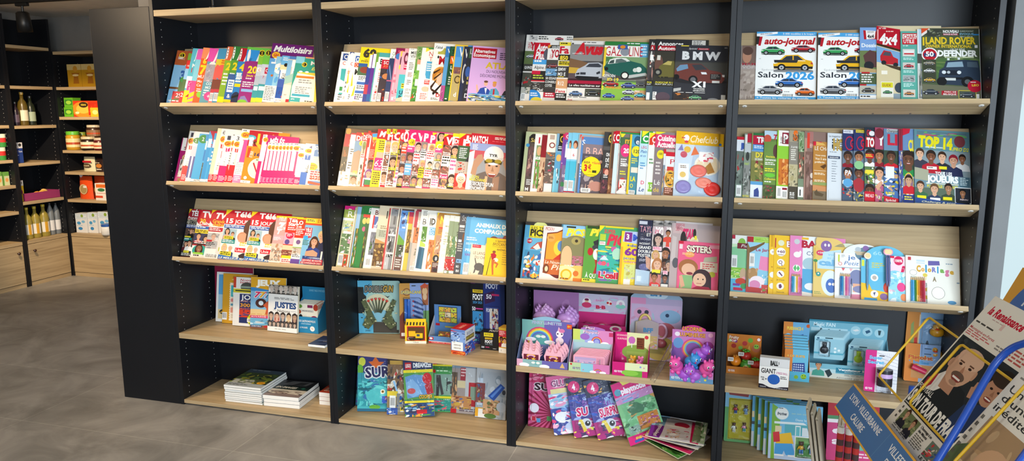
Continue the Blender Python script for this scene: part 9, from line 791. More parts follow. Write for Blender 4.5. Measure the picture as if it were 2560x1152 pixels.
# third bookcase, flat shelf: unicorn toys
def unicorn_mask(root,x,y,z,s,c1,c2,name='unicorn_mask'):
 mb=MB();M=Matrix.Translation((x,y,z))@Matrix.Scale(s,4)
 mb.ball((0,0,0),.5,c1,1,.8,.5,M=M);mb.ball((.1,-.12,.2),.26,c2,1,.8,.6,14,8,M);mb.ball((-.28,-.18,.16),.2,c2,1,.8,.6,14,8,M)
 for a,b,r in((.3,.2,.2),(.42,0,.2),(.42,-.22,.18),(.12,.35,.18)):mb.ball((a,b,.04),r,c1,1,1,.6,12,8,M)
 mb.lathe([(.1,0),(.07,.1),(.005,.24)],c1,10,M@Matrix.Translation((-.28,.34,0))@Matrix.Rotation(math.radians(25),4,'Z')@Matrix.Rotation(math.radians(-90),4,'X'))
 mb.lathe([(.1,0),(.08,.1),(.005,.2)],c2,10,M@Matrix.Translation((.05,.4,0))@Matrix.Rotation(math.radians(-90),4,'X'))
 mb.tube([M@Vector((-.3+.03*i,.02-.05*math.sin(i*.7),.27))for i in range(5)],.02*s,'c07ab0',6)
 return mb.build(name,PLAST,root,smooth=True)
yb=.17
t,M,w,hl,hb=tray('display_box','display box','tall mauve box of lilac unicorn heads at the back left of the third flat shelf',Z4,(1323,885),(1438,893),850,700,.07,'a87ab0',[('ph',0,0,1,1,'9a6aa0 8a5a94 a87ab0',2,6)],[('ph',0,0,1,1,'9a6a9c 8f5f92 a474a6',3,8)],'a884b0',h2=.27)
for i in range(2):
 for k in range(3):
  Mt=M@Matrix.Translation((w*(.26+.52*i)+.004*k,.165+.006*k,-.004-.014*k))
  r=thing('unicorn_toy','lilac plastic unicorn head, '+('front one','middle one','rear one')[k]+(' in the left row',' in the right row')[i]+' of the tall mauve box','toy',Mt,'unicorn heads in the mauve box')
  unicorn_mask(r,0,0,0,.078,['d09ad0','c48fd2'][i],['e8bce0','d8aee0'][i],'head_shell')
  if k==0:
   mb=MB();mb.tube([(0,-.02,-.004),(0,-.16,-.004)],.003,'a87ac0',8);mb.build('stick',PLAST,r)
t,M,w,hl,hb=tray('display_box','display box','pink counter box with baby doll pictures on its header',Z4,(1440,880),(1562,893),806,732,.075,'d0307a',[('p',[(0,0),(1,0),(1,1),(0,1)],'d0307a'),('e',.2,.1,.06,.05,'f0e0d0'),('e',.8,.1,.12,.1,'e8e0d4'),('e',.8,.1,.07,.06,'c83a7a')],[('ph',0,0,1,.32,'c8c4d8 d4a8d0 b8d0dc d8b8d8',3,12),('c',.17,.15,.075,'f2eef0'),('e',.17,.2,.1,.05,'d03a6a'),('c',.17,.12,.035,'e8b898'),('e',.17,.105,.045,.02,'7a1f4a'),('c',.86,.15,.075,'f2eef0'),('e',.86,.19,.1,.04,'8ad0c0'),('c',.86,.14,.03,'d8b0c8'),('c',.63,.14,.045,'efe4dc'),('c',.6,.14,.02,'c8202a'),('c',.66,.15,.02,'c8202a'),('t',.36,.09,.035,'BABY','d880b0',D(w=.17,b=2)),('t',.36,.195,.055,'B·B','c8204a',D(w=.2,b=5)),('r',.32,.275,.62,.3,'e8e4e8')],'6a6670','b8c0c8')
for i in range(3):
 Mt=M@Matrix.Translation((w*(.24+.27*i),.11,-.04))
 r=thing('toy_cradle',('grey','white knitted','crimson')[i]+' doll cradle ball inside the pink counter box','toy',Mt,'doll cradles in the pink counter box')
 mb=MB();mb.ball((0,0,0),.021+.004*(i==1),['8a6a80','e4dcd8','a82a4a'][i],1.1,.9,.9);mb.build('cradle_body',PLAST,r,smooth=True)
 mb=MB();mb.tube([(.026*math.cos(a*.35),.024*math.sin(a*.35),.012)for a in range(18)],.003,['b83a6a','d0306a','7a1f34'][i],6,True);mb.build('rim',PLAST,r)
root,w,h=card('toy_card','toy','pastel arched friendship toy card at the back of the third flat shelf',Z4,(1571,896),(1700,908),742,'b8a8c8',[('r',0,0,.3,.6,'d890b8'),('ph',.02,.1,.98,.95,'c8b0d0 a8c0d4 d8a8c8 b8b8d8 c898b8',3,16),('e',.24,.25,.17,.1,'d8a0c0'),('c',.18,.23,.035,'3a3a4a'),('c',.32,.23,.035,'3a3a4a'),('e',.78,.28,.2,.11,'8ab0d0'),('c',.72,.26,.03,'2a3a5a'),('e',.2,.5,.2,.14,'b8bcc8'),('e',.7,.5,.18,.12,'b8606a'),('e',.6,.8,.3,.2,'b8a45a'),('c',.85,.82,.05,'d8d0d8')],6,.0015)
mb=MB();n=18;mb.prism([(w*(.5+.5*math.cos(math.pi*i/n)),h-.001+.034*math.sin(math.pi*i/n))for i in range(n+1)],-.0014,-.0001,'9ab4cc')
A=Art(mb,w,.045,0,y0=h);A.e(.5,.62,.22,.5,'c8dce8',20,(0,0,w,.045));A.t(.38,.35,.4,'BFF','4a90c0',D(w=.26)['w'],5);mb.build('arched_header',CARD,root)
for k,(cx,cy,c1,c2)in enumerate(((.3,.62,'e8c86a','b8505a'),(.62,.48,'d8a8c0','9a4a54'))):
 mb=MB();mb.tube([(w*cx+.022*math.cos(a*.33),h*cy+.03*math.sin(a*.33),.006)for a in range(19)],.0055,c1,8,True);mb.build('keyring_strap',PLAST,root)
 mb=MB();mb.ball((w*cx,h*cy-.05,.01),.022,c2,1.1,.9,.5);mb.build('keyring_charm',PLAST,root,smooth=True)
for k in range(3):
 mb=MB();Mx=Matrix.Translation((w*.12+.004*k,h*.2,.016+.004*k))
 mb.prism([(0,0),(.09,0),(.09,.11),(.045,.125),(0,.11)],0,.0012,['c8b8a0','d8c8b0','b8a8a8'][k],Mx);A=Art(mb,.09,.11,.0013,M=Mx);A.t(.3,.2,.16,'BFF','4a90c0',.45,4);A.ph(.05,.5,.95,.98,'c8b070 d8a0b8 a8c0d0 e0c890',k,8);mb.build('charm_bag',CARD,root)
t,M,w,hl,hb=tray('display_box','display box','rainbow counter box of pink unicorn sunglasses at front left',Z4,(1291,914),(1419,924),897,797,.085,'7a6ab0',[('r',0,0,.5,1,'8ab0b0'),('r',0,0,.12,1,'d8a0b8'),('p',[(.5,0),(1,0),(1,1),(.5,1)],'6a62a8'),('e',.15,.8,.1,.3,'f0f0f4'),('e',.55,.85,.1,.3,'f0f0f4'),('c',.38,.4,.25,'5aa0a0'),('e',.33,.4,.04,.15,'e8e8e0'),('e',.42,.4,.04,.15,'e8e8e0'),('p',[(.85,.8),(.9,.1),(.95,.8)],'d8b070')],[('r',0,0,.45,1,'7ab0a8'),('r',.45,0,1,1,'6a60a8'),('c',.36,.5,.34,'c83a7a'),('c',.36,.5,.31,'e8a03a'),('c',.36,.5,.28,'e8d84a'),('c',.36,.5,.25,'5ab0c8'),('c',.36,.5,.22,'5a6ab8'),('c',.36,.52,.19,'5aa0a0'),('e',.33,.4,.05,.035,'e0e4dc'),('e',.43,.4,.05,.035,'e0e4dc'),('r',0,.6,1,1,'6a78b0'),('e',.18,.48,.11,.05,'f0f0f6'),('e',.56,.53,.11,.05,'f0f0f6'),('c',.76,.3,.09,'f4e6ea'),('p',[(.72,.22),(.74,.12),(.78,.22)],'e8b0c8'),('e',.8,.22,.06,.05,'d87aa8'),('c',.72,.3,.02,'3a2a4a'),('c',.8,.3,.02,'3a2a4a'),('e',.76,.47,.08,.09,'f0dce4'),('r',.9,.05,1,.16,'d8502a'),('t',.91,.07,.06,'4+','f0d83a'),('t',.2,.02,.07,'PINKY LUNETTES','e87ab8',.6,5),('t',.2,.02,.07,'PINKY LUNETTES','7ac8d0',.6,2)],'8a8ab8','8a9ac0',(.22,.78,.1,'8ab4cc'))
def glasses(root,c,k):
 mb=MB();pl=[(-.03,-.018),(-.022,-.028),(.022,-.028),(.03,-.018),(.034,.002),(.028,.02),(.018,.03),(.012,.016),(.004,.016),(-.004,.036),(-.01,.016),(-.02,.02),(-.024,.03),(-.03,.012),(-.034,0)]
 mb.prism(pl,-.002,.002,c);mb.build('frame',PLAST,root)
 mb=MB();mb.prism([(-.027,-.016),(-.02,-.024),(.02,-.024),(.027,-.016),(.027,.004),(-.027,.004)],.0021,.0026,'6a1f34');A=Art(mb,.054,.028,.0027,x0=-.027,y0=-.024);A.e(.5,.2,.3,.25,'e8a84a');A.e(.5,.28,.24,.2,'d8a0d0');A.e(.5,.36,.18,.16,'6a1f34');A.p([(.6,.5),(.66,.4),(.72,.5),(.85,.52),(.74,.62),(.78,.78),(.66,.68),(.54,.78),(.58,.6),(.5,.5)],'e8b83a');A.c(.25,.6,.1,'e8c04a');A.c(.42,.72,.08,'e8907a');mb.build('lens',PRINT,root)
 for sx in(-1,1):mb=MB();mb.tube([(sx*.033,0,0),(sx*.035,0,-.016),(sx*.03,-.004,-.03)],.002,c,6);mb.build('temple',PLAST,root)
for i in range(2):
 for k in range(4):
  Mt=M@Matrix.Translation((w*(.28+.44*i)+(.006 if i else-.002)*k,hl*.35+.036+.007*k,-.008-.011*k))
  Mt=Mt@Matrix.Scale(1.18,4)
  r=thing('unicorn_sunglasses','pale pink unicorn sunglasses, '+ORD[k]+' from the front in the '+('left','right')[i]+' row of the rainbow box','sunglasses',Mt,'unicorn sunglasses in the rainbow box')
  glasses(r,['f0b8c4','eab0c0'][i],k)
t,M,w,hl,hb=tray('display_box','display box','rainbow counter box of pink pinball toys in the middle of the third flat shelf',Z4,(1421,927),(1523,937),905,821,.085,'d890c0',[('r',0,0,.45,1,'b8d0a0'),('r',.3,0,.6,1,'8ac8d8'),('r',.6,0,1,1,'d87ab0'),('c',.72,1.,.5,'c83a6a'),('c',.72,1.,.42,'e8a84a'),('c',.72,1.,.34,'6a5ac0'),('c',.72,1.,.26,'d87ab0'),('e',.6,.9,.08,.16,'f4f4f8'),('e',.84,.92,.08,.16,'f4f4f8'),('t',.1,.5,.25,'KID TOYS','6a3a9a',.18,3),('c',.06,.2,.12,'c8302a'),('c',.36,.75,.06,'e84a8a')],[('r',0,0,.3,.5,'a8d0c0'),('r',0,0,.18,.3,'c8d86a'),('r',.3,0,.62,.5,'9aa8e0'),('r',.62,0,1,.5,'d88ac0'),('r',.9,.04,1,.15,'c83a6a'),('e',.3,.2,.12,.09,'9a6ac0'),('c',.6,.32,.15,'c83a6a'),('c',.6,.32,.125,'e8b04a'),('c',.6,.32,.1,'6a5ac0'),('c',.6,.32,.07,'9aa8e0'),('e',.45,.34,.08,.04,'f4f4f8'),('e',.8,.36,.1,.05,'f4f4f8'),('r',0,.36,1,1,'a8c8d0'),('t',.32,-.09,.075,'Mini','5a2a6a',.22,6),('t',.32,-.09,.075,'Mini','f0d0e4',.22,2),('t',.26,.02,.075,'Flipper','5a2a6a',.42,6),('t',.26,.02,.075,'Flipper','f0d0e4',.42,2)],'c8c0d0','d8b0cc',(.2,.8,.1,'a86ab8'))
for k in range(6):
 Mt=M@Matrix.Translation((w*.1+.003*k,.003,-.008-.0115*k));gw,gh=w*.78,.066+.002*k
 r=thing('pinball_toy','pink handheld pinball toy, '+ORD[k]+' from the front in the rainbow counter box','toy',Mt,'pinball toys in the rainbow counter box')
 mb=MB();mb.prism(rcard(gw,gh,.008),-.0075,0,'eaa4b8');mb.build('case',PLAST,r,bevel=.001)
 if k<2:
  mb=MB();A=Art(mb,gw,gh,.0004);A.r(.05,.14,.72,.92,'b8a0c8');A.ph(.05,.3,.72,.92,'c8a8c8 8a9ac8 d8b8d0 e8d8e4 c85a8a',3,18);A.r(.74,.14,.95,.92,'d890a8');A.ln(.76,.3,.86,.6,3,'b86a8a');mb.build('playfield',PRINT,r)
  mb=MB();mb.tube([(gw*.84,gh*.12,.002),(gw*.84,gh*.8,.002)],.0016,'c8c8cc',6);mb.build('plunger',STEEL,r)
t,M,w,hl,hb=tray('display_box','display box','pink and green counter box of sweet-shaped figurines',Z4,(1528,942),(1617,949),908,828,.075,'cf1f78',[('r',.35,0,.85,1,'6aa83a'),('r',.35,0,1,.55,'dfe8b8'),('r',0,0,.36,1,'cf1f78'),('e',.5,.75,.25,.2,'8ac44a'),('t',.06,.62,.14,'KID TOYS','e8f0f4',.22,3),('c',.8,.25,.07,'8aa0d8'),('c',.9,.3,.05,'d87ab0')],[('r',0,0,.34,1,'cf1f78'),('r',.34,0,1,1,'e4e6b0'),('e',.6,.52,.4,.2,'8aa84a'),('r',.34,.5,1,1,'98b054'),('e',.48,.2,.1,.1,'c86ab8'),('r',.47,.28,.49,.4,'f0f0f0'),('r',.62,.12,.84,.42,'7a3f24'),('ln',.64,.15,.82,.4,4,'5a2c18'),('c',.9,.1,.05,'d83a4a'),('t',.04,.06,.05,'GOURMANDISES','f0b0c0',.36,3),('t',.06,.15,.05,'SURPRISES','f0b0c0',.3,3)],'b01a66','c01a70')
for i in range(2):
 for k in range(2):
  Mt=M@Matrix.Translation((w*(.52+.22*i)+.004*k,.018+hl*.25+.006*k,-.016-.028*k))
  r=thing('figurine',('yellow','pink')[i]+' little sweet figurine '+('in front','behind')[k]+' in the clear bag of the pink and green box','toy',Mt,'sweet figurines in the pink and green box')
  c=[['f0c03a','e8a02a'],['f08ab8','e86aa0']][i]
  mb=MB();mb.ball((0,0,0),.011,c[0],1,1.3,.9);mb.ball((0,.02,0),.012,c[1]);mb.ball((-.007,.031,0),.005,c[0]);mb.ball((.007,.031,0),.005,c[0]);mb.build('body',PLAST,r,smooth=True)
  mb=MB();mb.ball((-.004,.021,.011),.002,'K');mb.ball((.004,.021,.011),.002,'K');mb.build('eyes',PLAST,r)
r=thing('plastic_bag','clear crinkled plastic bag around the sweet figurines','bag',M@Matrix.Translation((w*.2,.004,-.004)))
mb=MB();rn=random.Random(9)
g=[[(w*.72*i/8+(.1-.02*j)*0,.085*j/8*(1 if j<8 else 1.25),.002*rn.uniform(-1,1)+.004*math.sin(i*.8)*math.sin(j*.4))for i in range(9)]for j in range(9)]
for j in range(8):
 for i in range(8):mb.face([g[j][i],g[j][i+1],g[j+1][i+1],g[j+1][i]])
mb.build('film',FILM,r,smooth=True)
a=onz(1626,951,Z4);a.z+=.001;q=ony(1676,860,a.y+.05);d=(q-a);L=d.length;Y=d.normalized();X=Vector((.96,-.28,0));X=(X-Y*X.dot(Y)).normalized()
mb=MB();Mx=frame(a,X,Y,X.cross(Y));mb.box((0,0,-.001),(.02,L,.001),'f0d8e4',Mx);mb.box((0,0,.001),(.0015,L,.006),'f0e0ea',Mx);mb.box((.0185,0,.001),(.02,L,.006),'f0e0ea',Mx)
tag(mb.build('shelf_rail',BLIST),'clear plastic shelf rail leaning beside the pink and green box','rail')
mb=MB();hk=onz(1668,930,Z4);Mx=Matrix.Translation((hk.x+.012,hk.y+.06,Z4))
t,M,w,hl,hb=tray('display_box','display box','pink and violet counter box of unicorn lights at front right of the third flat shelf',Z4,(1672,959),(1782,970),930,822,.085,'b06ac0',[('r',0,.3,1,1,'6a9ac0'),('r',0,0,.12,.6,'b07ac0'),('r',.88,0,1,.6,'c88ac0'),('p',[(.12,0),(.88,0),(.88,.3),(.12,.3)],'8a4a9a'),('e',.35,.72,.08,.2,'f4f4f8'),('t',.04,.6,.2,'KID TOYS','e8f0f4',.2,3),('c',.82,.7,.1,'e8d84a'),('c',.55,.75,.06,'5a6ac0'),('c',.7,.85,.06,'d890c0'),('p',[(.56,.2),(.6,.3),(.64,.2),(.6,.45)],'c83a6a')],[('r',0,0,1,1,'c880c0'),('r',0,.3,1,1,'8a5aa8'),('e',.12,.1,.06,.05,'f0e8f4'),('e',.15,.3,.12,.12,'6a9ad0'),('c',.5,.42,.24,'d8508a'),('c',.5,.42,.21,'e8b04a'),('c',.5,.42,.18,'6ab0c8'),('c',.5,.42,.15,'8a5aa8'),('e',.85,.32,.12,.1,'9a3a8a'),('c',.9,.08,.05,'f0b0d0'),('t',.24,-.08,.09,'LICORNE','7a1f5a',.46,6),('t',.24,-.08,.09,'LICORNE','f0b03a',.46,2),('t',.18,.055,.085,'LUMINEUSE','7a1f5a',.6,6),('t',.18,.055,.085,'LUMINEUSE','f0b03a',.6,2)],'7a4a94','9a6ab4',(.22,.78,.12,'d03a8a'))
def unicorn_light(M,c,label,ry=0):
 M=M@Matrix.Translation((0,.004,.008))@Matrix.Scale(1.28,4)
 r=thing('unicorn_light',label,'toy',M,'squashy unicorn lights in the pink and violet box')
 mb=MB();R_=Matrix.Rotation(math.radians(ry),4,'Y')
 mb.ball((0,0,0),.019,c,1.,.95,1.25,M=R_);mb.ball((0,.016,.02),.0165,c,1.05,1,1,M=R_)
 for sx in(-1,1):
  mb.ball((sx*.009,-.014,.014),.007,c,M=R_);mb.ball((sx*.009,-.014,-.014),.007,c,M=R_);mb.ball((sx*.011,.031,.018),.005,c,1,1.3,.7,10,8,R_)
 mb.lathe([(.004,0),(.0005,.012)],c,8,R_@Matrix.Translation((0,.031,.024))@Matrix.Rotation(math.radians(-90),4,'X'))
 mb.build('body',PLAST,r,smooth=True)
 mb=MB()
 for sx in(-1,1):mb.ball((sx*.008,.018,.0355),.0036,'f4f0f4',1,1.2,.5,10,8,R_);mb.ball((sx*.008,.018,.0372),.0022,'2a1a3a',1,1.2,.5,10,8,R_)
 mb.ball((-.011,.01,.034),.0025,'d8306a',M=R_);mb.build('eyes',PLAST,r)
for x,y,z,c,ry,lb in((.16,.052,-.022,'ee5ab0',-15,'bright pink unicorn light at left'),(.82,.05,-.02,'e85aa8',25,'bright pink unicorn light at right'),(.48,.064,-.05,'3f9ae0',40,'blue unicorn light in the middle'),(.66,.1,-.052,'a85ad0',70,'violet unicorn light lying on top'),(.3,.024,-.024,'b05ad4',60,'violet unicorn light at the bottom left'),(.6,.022,-.024,'b868d8',-60,'violet unicorn light at the bottom right')):
 unicorn_light(M@Matrix.Translation((w*x,y,z)),c,lb+' of the pink and violet box',ry)
 # third bookcase, base shelf: pink bagged magazines
G3='bagged toy magazines on the third base shelf'
bag(Z5,(1320,1066),2,930,'d05a8a','pink sunray striped bagged magazine at far left of the third base shelf',[('ph',0,0,1,.25,'c83a6a e88aa8 8a2a44 f0c0d0',3,10)]+[('p',[(1,.75),(0,.42+.11*i),(0,.47+.11*i)],'8f1f44')for i in range(6)]+[('p',[(1,.75),(.15+.2*i,1),(.25+.2*i,1)],'8f1f44')for i in range(4)]+[('p',[(1,.75),(.15+.3*i,.4),(.25+.3*i,.4)],'8f1f44')for i in range(3)]+[('T',.2,.25,.12,'SU','3a1a2a','f0e8ec',.6,8),('c',.22,.68,.08,'e8e4ec'),('c',.2,.86,.05,'e8b0c0'),('r',.14,.82,.28,.9,'c8304a'),('r',.32,.85,.46,.92,'5aa0d0'),('r',.7,.8,.88,.88,'5aa060')],w=.12,h=.265,group=G3,lean=6)
bag(Z5,(1386,1090),14,936,'e878a8','pink and silver bagged magazine with fish-like toys',[('r',0,0,1,.3,'d85a94'),('t',.12,.07,.11,'GLUBSCHI','f4eef2',1.,7),('t',.12,.07,.11,'GLUBSCHI','8a2a6a',1.,3),('t',.5,.19,.07,'KIDS','5a1a4a',.4,4),('r',.08,.22,.7,.3,'e0d49a'),('ph',0,.3,1,.6,'a8c8e0 f0e8f4 d83a7a 5a8ac0 e8a0c0 8ab8d8',4,18),('c',.75,.44,.1,'c8204a'),('ph',0,.55,1,1,'3a4a9a e8e8f4 d8407a 6a9ad8 f0b0d0 4a5ab0 W',5,26),('e',.25,.7,.15,.08,'f0f0f6'),('e',.6,.88,.25,.08,'c8d4ec')],w=.15,h=.255,roll=9,group=G3,lean=8)
surp=[('r',0,0,1,.3,'2a3048'),('ph',0,0,1,.3,'2a3450 3a4a6a e0a84a 4a3a6a 8a9ab0',4,8),('c',.3,.14,.1,'c81a6a'),('c',.3,.14,.09,'d82a7a'),('t',.22,.09,.1,'4','f4f0f4',.14,4),('r',0,.3,1,.75,'4a3a8a'),('ph',0,.28,1,.7,'4a4a9a 3a62c0 8a5ab0 2a3a8a a8b8e8',6,14),('T',.25,.5,.14,'SU','d81a6a','f4f0f6',.5,8),('ph',0,.7,1,1,'a82a7a d83a8a 5a2a6a e8d84a e8e8f0 3a3a5a',5,12),('c',.6,.78,.09,'d8dce4'),('c',.66,.78,.045,'2a2a34'),('c',.68,.765,.015,'f0f0f0'),('p',[(.35,.72),(.45,.7),(.6,.9),(.45,.92)],'e8d04a')]
bag(Z5,(1436,1097),14,950,'5a4a9a','violet surprise bag with round number badge, left copy',surp,w=.1,h=.255,roll=9,group=G3,lean=8)
bag(Z5,(1496,1103),16,965,'5a4a9a','violet surprise bag with round number badge, right copy',[o if o[0]!='T' else('T',.3,.5,.14,'SURPRISE','d81a6a','f4f0f6',.9,8)for o in surp]+[('t',.62,.34,.12,'PNG','8ab0d8',.4,1)],w=.115,h=.26,roll=15,group=G3,lean=8)
bag(Z5,(1524,1089),4,952,'c8407a','pink bagged magazine with white barcode strip',[('r',0,0,.1,1,'e8d0dc'),('ph',0,0,1,.5,'d86a9a 8a8a7a e8b0c8 6a4a5a c83a6a',3,10),('r',.08,.52,.3,.56,'f0e8ec'),('r',.1,.58,.38,.8,'f0f0ee'),('bar',.12,.6,.36,.78)]+[('p',[(0+.12*i,1),(.06+.12*i,1),(.1+.12*i,.84),(.06+.12*i,.84)],'f0d8e4')for i in range(8)],w=.125,h=.255,roll=1,group=G3,lean=7)
bag(Z5,(1576,1117),24,962,'7ab884','large pink and green bagged horse magazine leaning sideways',[('r',0,0,1,.24,'d81a7a'),('p',[(.25,0),(.85,0),(.6,.06),(.3,.07)],'e8d86a'),('c',.12,.15,.055,'5aa0b8'),('t',.2,.1,.1,'playmobil','f4f0f4',.66,4),('ph',0,.22,1,.36,'c890c0 8ab0d8 d8b0d0 6a7ab0',4,10),('ph',0,.34,1,.85,'7ab884 5a9a6a 8ac89a 4a7a54 a8d4a8 c89a5a',5,18),('p',[(.2,.45),(.5,.38),(.7,.48),(.6,.56),(.3,.54)],'4a7a5a'),('r',.1,.72,.4,.84,'8aa898'),('ph',.1,.72,.4,.84,'8aa898 3a4a44 b8c8b8',2,5),('ph',.4,.6,.95,.82,'c8843a 8a5a3a d8a8b8 a84a7a',3,9),('r',0,.86,1,1,'d81a7a'),('t',.2,.88,.05,'super','e8d84a',.3,3),('r',.15,.94,.4,.98,'3a5ab0'),('bar',.5,.88,.7,.97)],w=.165,h=.27,roll=17,group=G3,lean=10)
hc=Vector((2.372,.1,Z5))
heap=[('green and white bagged magazine at the bottom of the fallen heap',0,-38,'a8b090',[('ph',0,0,1,1,'a8b8a0 5a8a4a e8e4dc 3a6a34 c8c4b8 d8c05a',3,18),('ph',0,.7,1,1,'4a8a3a 8ac06a 2a5a2a',5,8)],(4,-10)),('pink cornered bagged magazine second from the bottom of the fallen heap',.03,-26,'c8a8b4',[('ph',0,0,1,1,'d8c8c8 c84a7a 9a8a90 e8dce0 8a5a6a',7,14),('r',0,.85,1,1,'d8306a')],(5,-8)),('silver bagged magazine third from the bottom of the fallen heap',.06,-14,'c8c6c4',[('ph',0,0,1,1,'d0cecc a8a6a8 e4e2e0 b8a890 9a9aa0 d8b070',9,16)],(6,-6)),('white bagged pony magazine with purple label on top of the fallen heap',.088,-4,'d4d0d4',[('p',[(0,0),(.3,0),(.2,1),(0,1)],'8ab8d8'),('p',[(0,.5),(.26,.45),(.2,1),(0,1)],'7a1f94'),('t',.06,.93,.09,'playmobil','f4f0f4',.42,3,0,80),('p',[(.25,.1),(.75,.08),(.75,.96),(.22,.98)],'e0dce4'),('p',[(.72,.08),(.85,.1),(.9,1),(.75,.97)],'c81a5a'),('e',.55,.3,.14,.12,'c02a4a'),('e',.45,.4,.2,.04,'f0f0f0'),('ph',.3,.5,.7,.92,'d8d4dc c85a7a e8c8b0 b8a890 f0f0f4',4,14),('ph',.78,0,1,.95,'8a9a7a a8b09a 5a7a4a c8c4b4',6,10)],(8,-5))]
for lb,z,an,base,ops,tl in heap:
 a=math.radians(an);wd,ln_=.27,.2
 P=Vector((*{-38:(2.2,.13),-26:(2.22,.1),-14:(2.235,.07),-4:(2.25,.035)}[an],Z5+.03+z*.55));ln_=.17
 X=Vector((math.cos(a),math.sin(a),0));Y=Vector((-math.sin(a),math.cos(a),0))
 Mx=frame(P,X,Y,ZU)@Matrix.Rotation(math.radians(tl[0]),4,'X')@Matrix.Rotation(math.radians(-tl[1]*.35),4,'Y')
 magazine('bagged_magazine',lb,'magazine',Mx,wd*.82,ln_,.0035,base,ops,None,None,'bagged magazines in the fallen heap','C',.004)
 # rightmost bookcase, flat shelf
t,M,w,hl,hb=tray('display_box','display box','orange counter box of squashy fruit at the left of the rightmost flat shelf',Z4,(1815,932),(1902,940),917,833,.075,'c8782a',[('t',.06,.45,.28,'KID TOYS','f0e8e0',.18,3),('r',.06,.42,.26,.46,'5a3a9a')],[('t',.06,.05,.09,'Fruity','8a1f3a',.28,7),('t',.06,.05,.09,'Fruity','f0d8c0',.28,3),('c',.09,.2,.05,'7ab04a'),('c',.17,.2,.05,'b82a4a'),('c',.25,.21,.05,'8a3a7a'),('t',.07,.17,.06,'POP','f4ecd8',.2,3),('c',.2,.35,.07,'a8302a'),('c',.52,.26,.07,'b83a3a'),('c',.68,.16,.07,'6aa83a'),('c',.4,.4,.06,'7ab04a'),('p',[(.6,.44),(.66,.3),(.7,.46)],'d8a84a'),('c',.86,.38,.12,'b86a4a'),('c',.86,.33,.07,'8ac04a'),('c',.83,.32,.015,'2a2a1a'),('c',.89,.32,.015,'2a2a1a'),('c',.92,.12,.06,'d8502a'),('c',.92,.12,.045,'f0e8e0')],'7a3f14','b86a22')
def fruit(x,y,z,kind,label):
 r=thing('squashy_fruit',label,'toy',M@Matrix.Translation((w*x,y,z)),'squashy fruit in the orange counter box')
 mb=MB()
 if kind=='orange':mb.ball((0,0,0),.022,'f08a1e',1,.95,1)
 elif kind=='avocado':mb.ball((0,0,0),.023,'4a9a34',1,1.05,.8);mb.ball((0,-.002,.006),.017,'c0b040',1,1.05,.8);mb.ball((0,-.004,.012),.011,'8a2a24',1,1,.9)
 else:mb.ball((0,0,0),.022,'c83024',1,.9,1)
 mb.build('flesh',PLAST,r,smooth=True)
 mb=MB()
 if kind=='orange':
  for k in range(5):mb.ball((.008*math.cos(k*1.25),.021,.008*math.sin(k*1.25)),.0045,'f0a03a',1,.6,1,8,6)
 else:
  for k in range(7):mb.ball((.011*math.cos(k*.9),.021+.002*(k%2),.011*math.sin(k*.9)),.0055,'5ab03a',1,.8,1,8,6)
 mb.build('leaves',PLAST,r,smooth=True)
 if kind!='avocado':
  mb=MB();mb.box((-.03,.004,.018),(-.008,.02,.0188),'f0f0ee');Art(mb,.022,.016,.0189,x0=-.03,y0=.004).run([('bar',.06,.1,.94,.9)]);mb.build('barcode_tag',CARD,r)
fruit(.26,.045,-.026,'orange','orange squashy fruit with barcode tag in the orange counter box')
fruit(.56,.028,-.026,'avocado','green avocado squashy fruit in the orange counter box')
fruit(.56,.062,-.05,'leafy','leafy red squashy fruit at the back of the orange counter box')
fruit(.84,.036,-.03,'apple','red squashy fruit with barcode tag at the right of the orange counter box')
t,M,w,hl,hb=tray('display_box','display box','blue and orange counter box of four-in-a-row games',Z4,(1957,953),(2019,953),929,803,.09,'5ab4d4',[('r',0,0,.25,1,'d8843a'),('c',.5,.55,.2,'8ab83a'),('c',.78,.45,.28,'9ac43a'),('c',.74,.35,.05,'2a3a1a'),('c',.84,.35,.05,'2a3a1a'),('r',.72,.6,.86,.64,'3a5a1a')],[('r',0,0,.36,1,'d08038'),('r',.36,0,1,1,'6aa8d0'),('t',.14,.09,.06,'PUISSANCE 4','e8c84a',.62,4),('p',[(.36,.3),(.78,.22),(.84,.5),(.4,.58)],'2a4a9a')]+[('c',.42+.075*i,.35+.065*j-.012*i,.02,'b8cce4')for i in range(5)for j in range(4)]+[('c',.2,.28,.06,'8ac0e0'),('c',.84,.5,.06,'7ab03a'),('c',.95,.06,.035,'c85a2a')],'4a94b4','c87a34')
for k in range(6):
 Mt=M@Matrix.Translation((w*.03,.003,-.006-.0138*k));gw,gh=w*.9,.125+.007*k
 magazine('game_box','small orange and blue four-in-a-row game box, '+ORD[k]+' from the front','game',Mt,gw,gh,.0125,'6ab8d8',[('r',0,0,.34,1,'d8843a'),('t',.1,.18,.07,'4 DE SUITE','5a3a9a',.75,6),('t',.1,.18,.07,'4 DE SUITE','f0c03a',.75,3),('p',[(.34,.45),(.85,.42),(.9,.8),(.38,.86)],'2a4590')]+[('c',.42+.09*i,.5+.075*j,.024,'c0d4ea')for i in range(5)for j in range(4)]+[('c',.9,.88,.05,'7ab03a')]if k==0 else[('r',0,0,.34,1,'d8843a')],None,'d08038','four-in-a-row games in the counter box','8ac0d4')
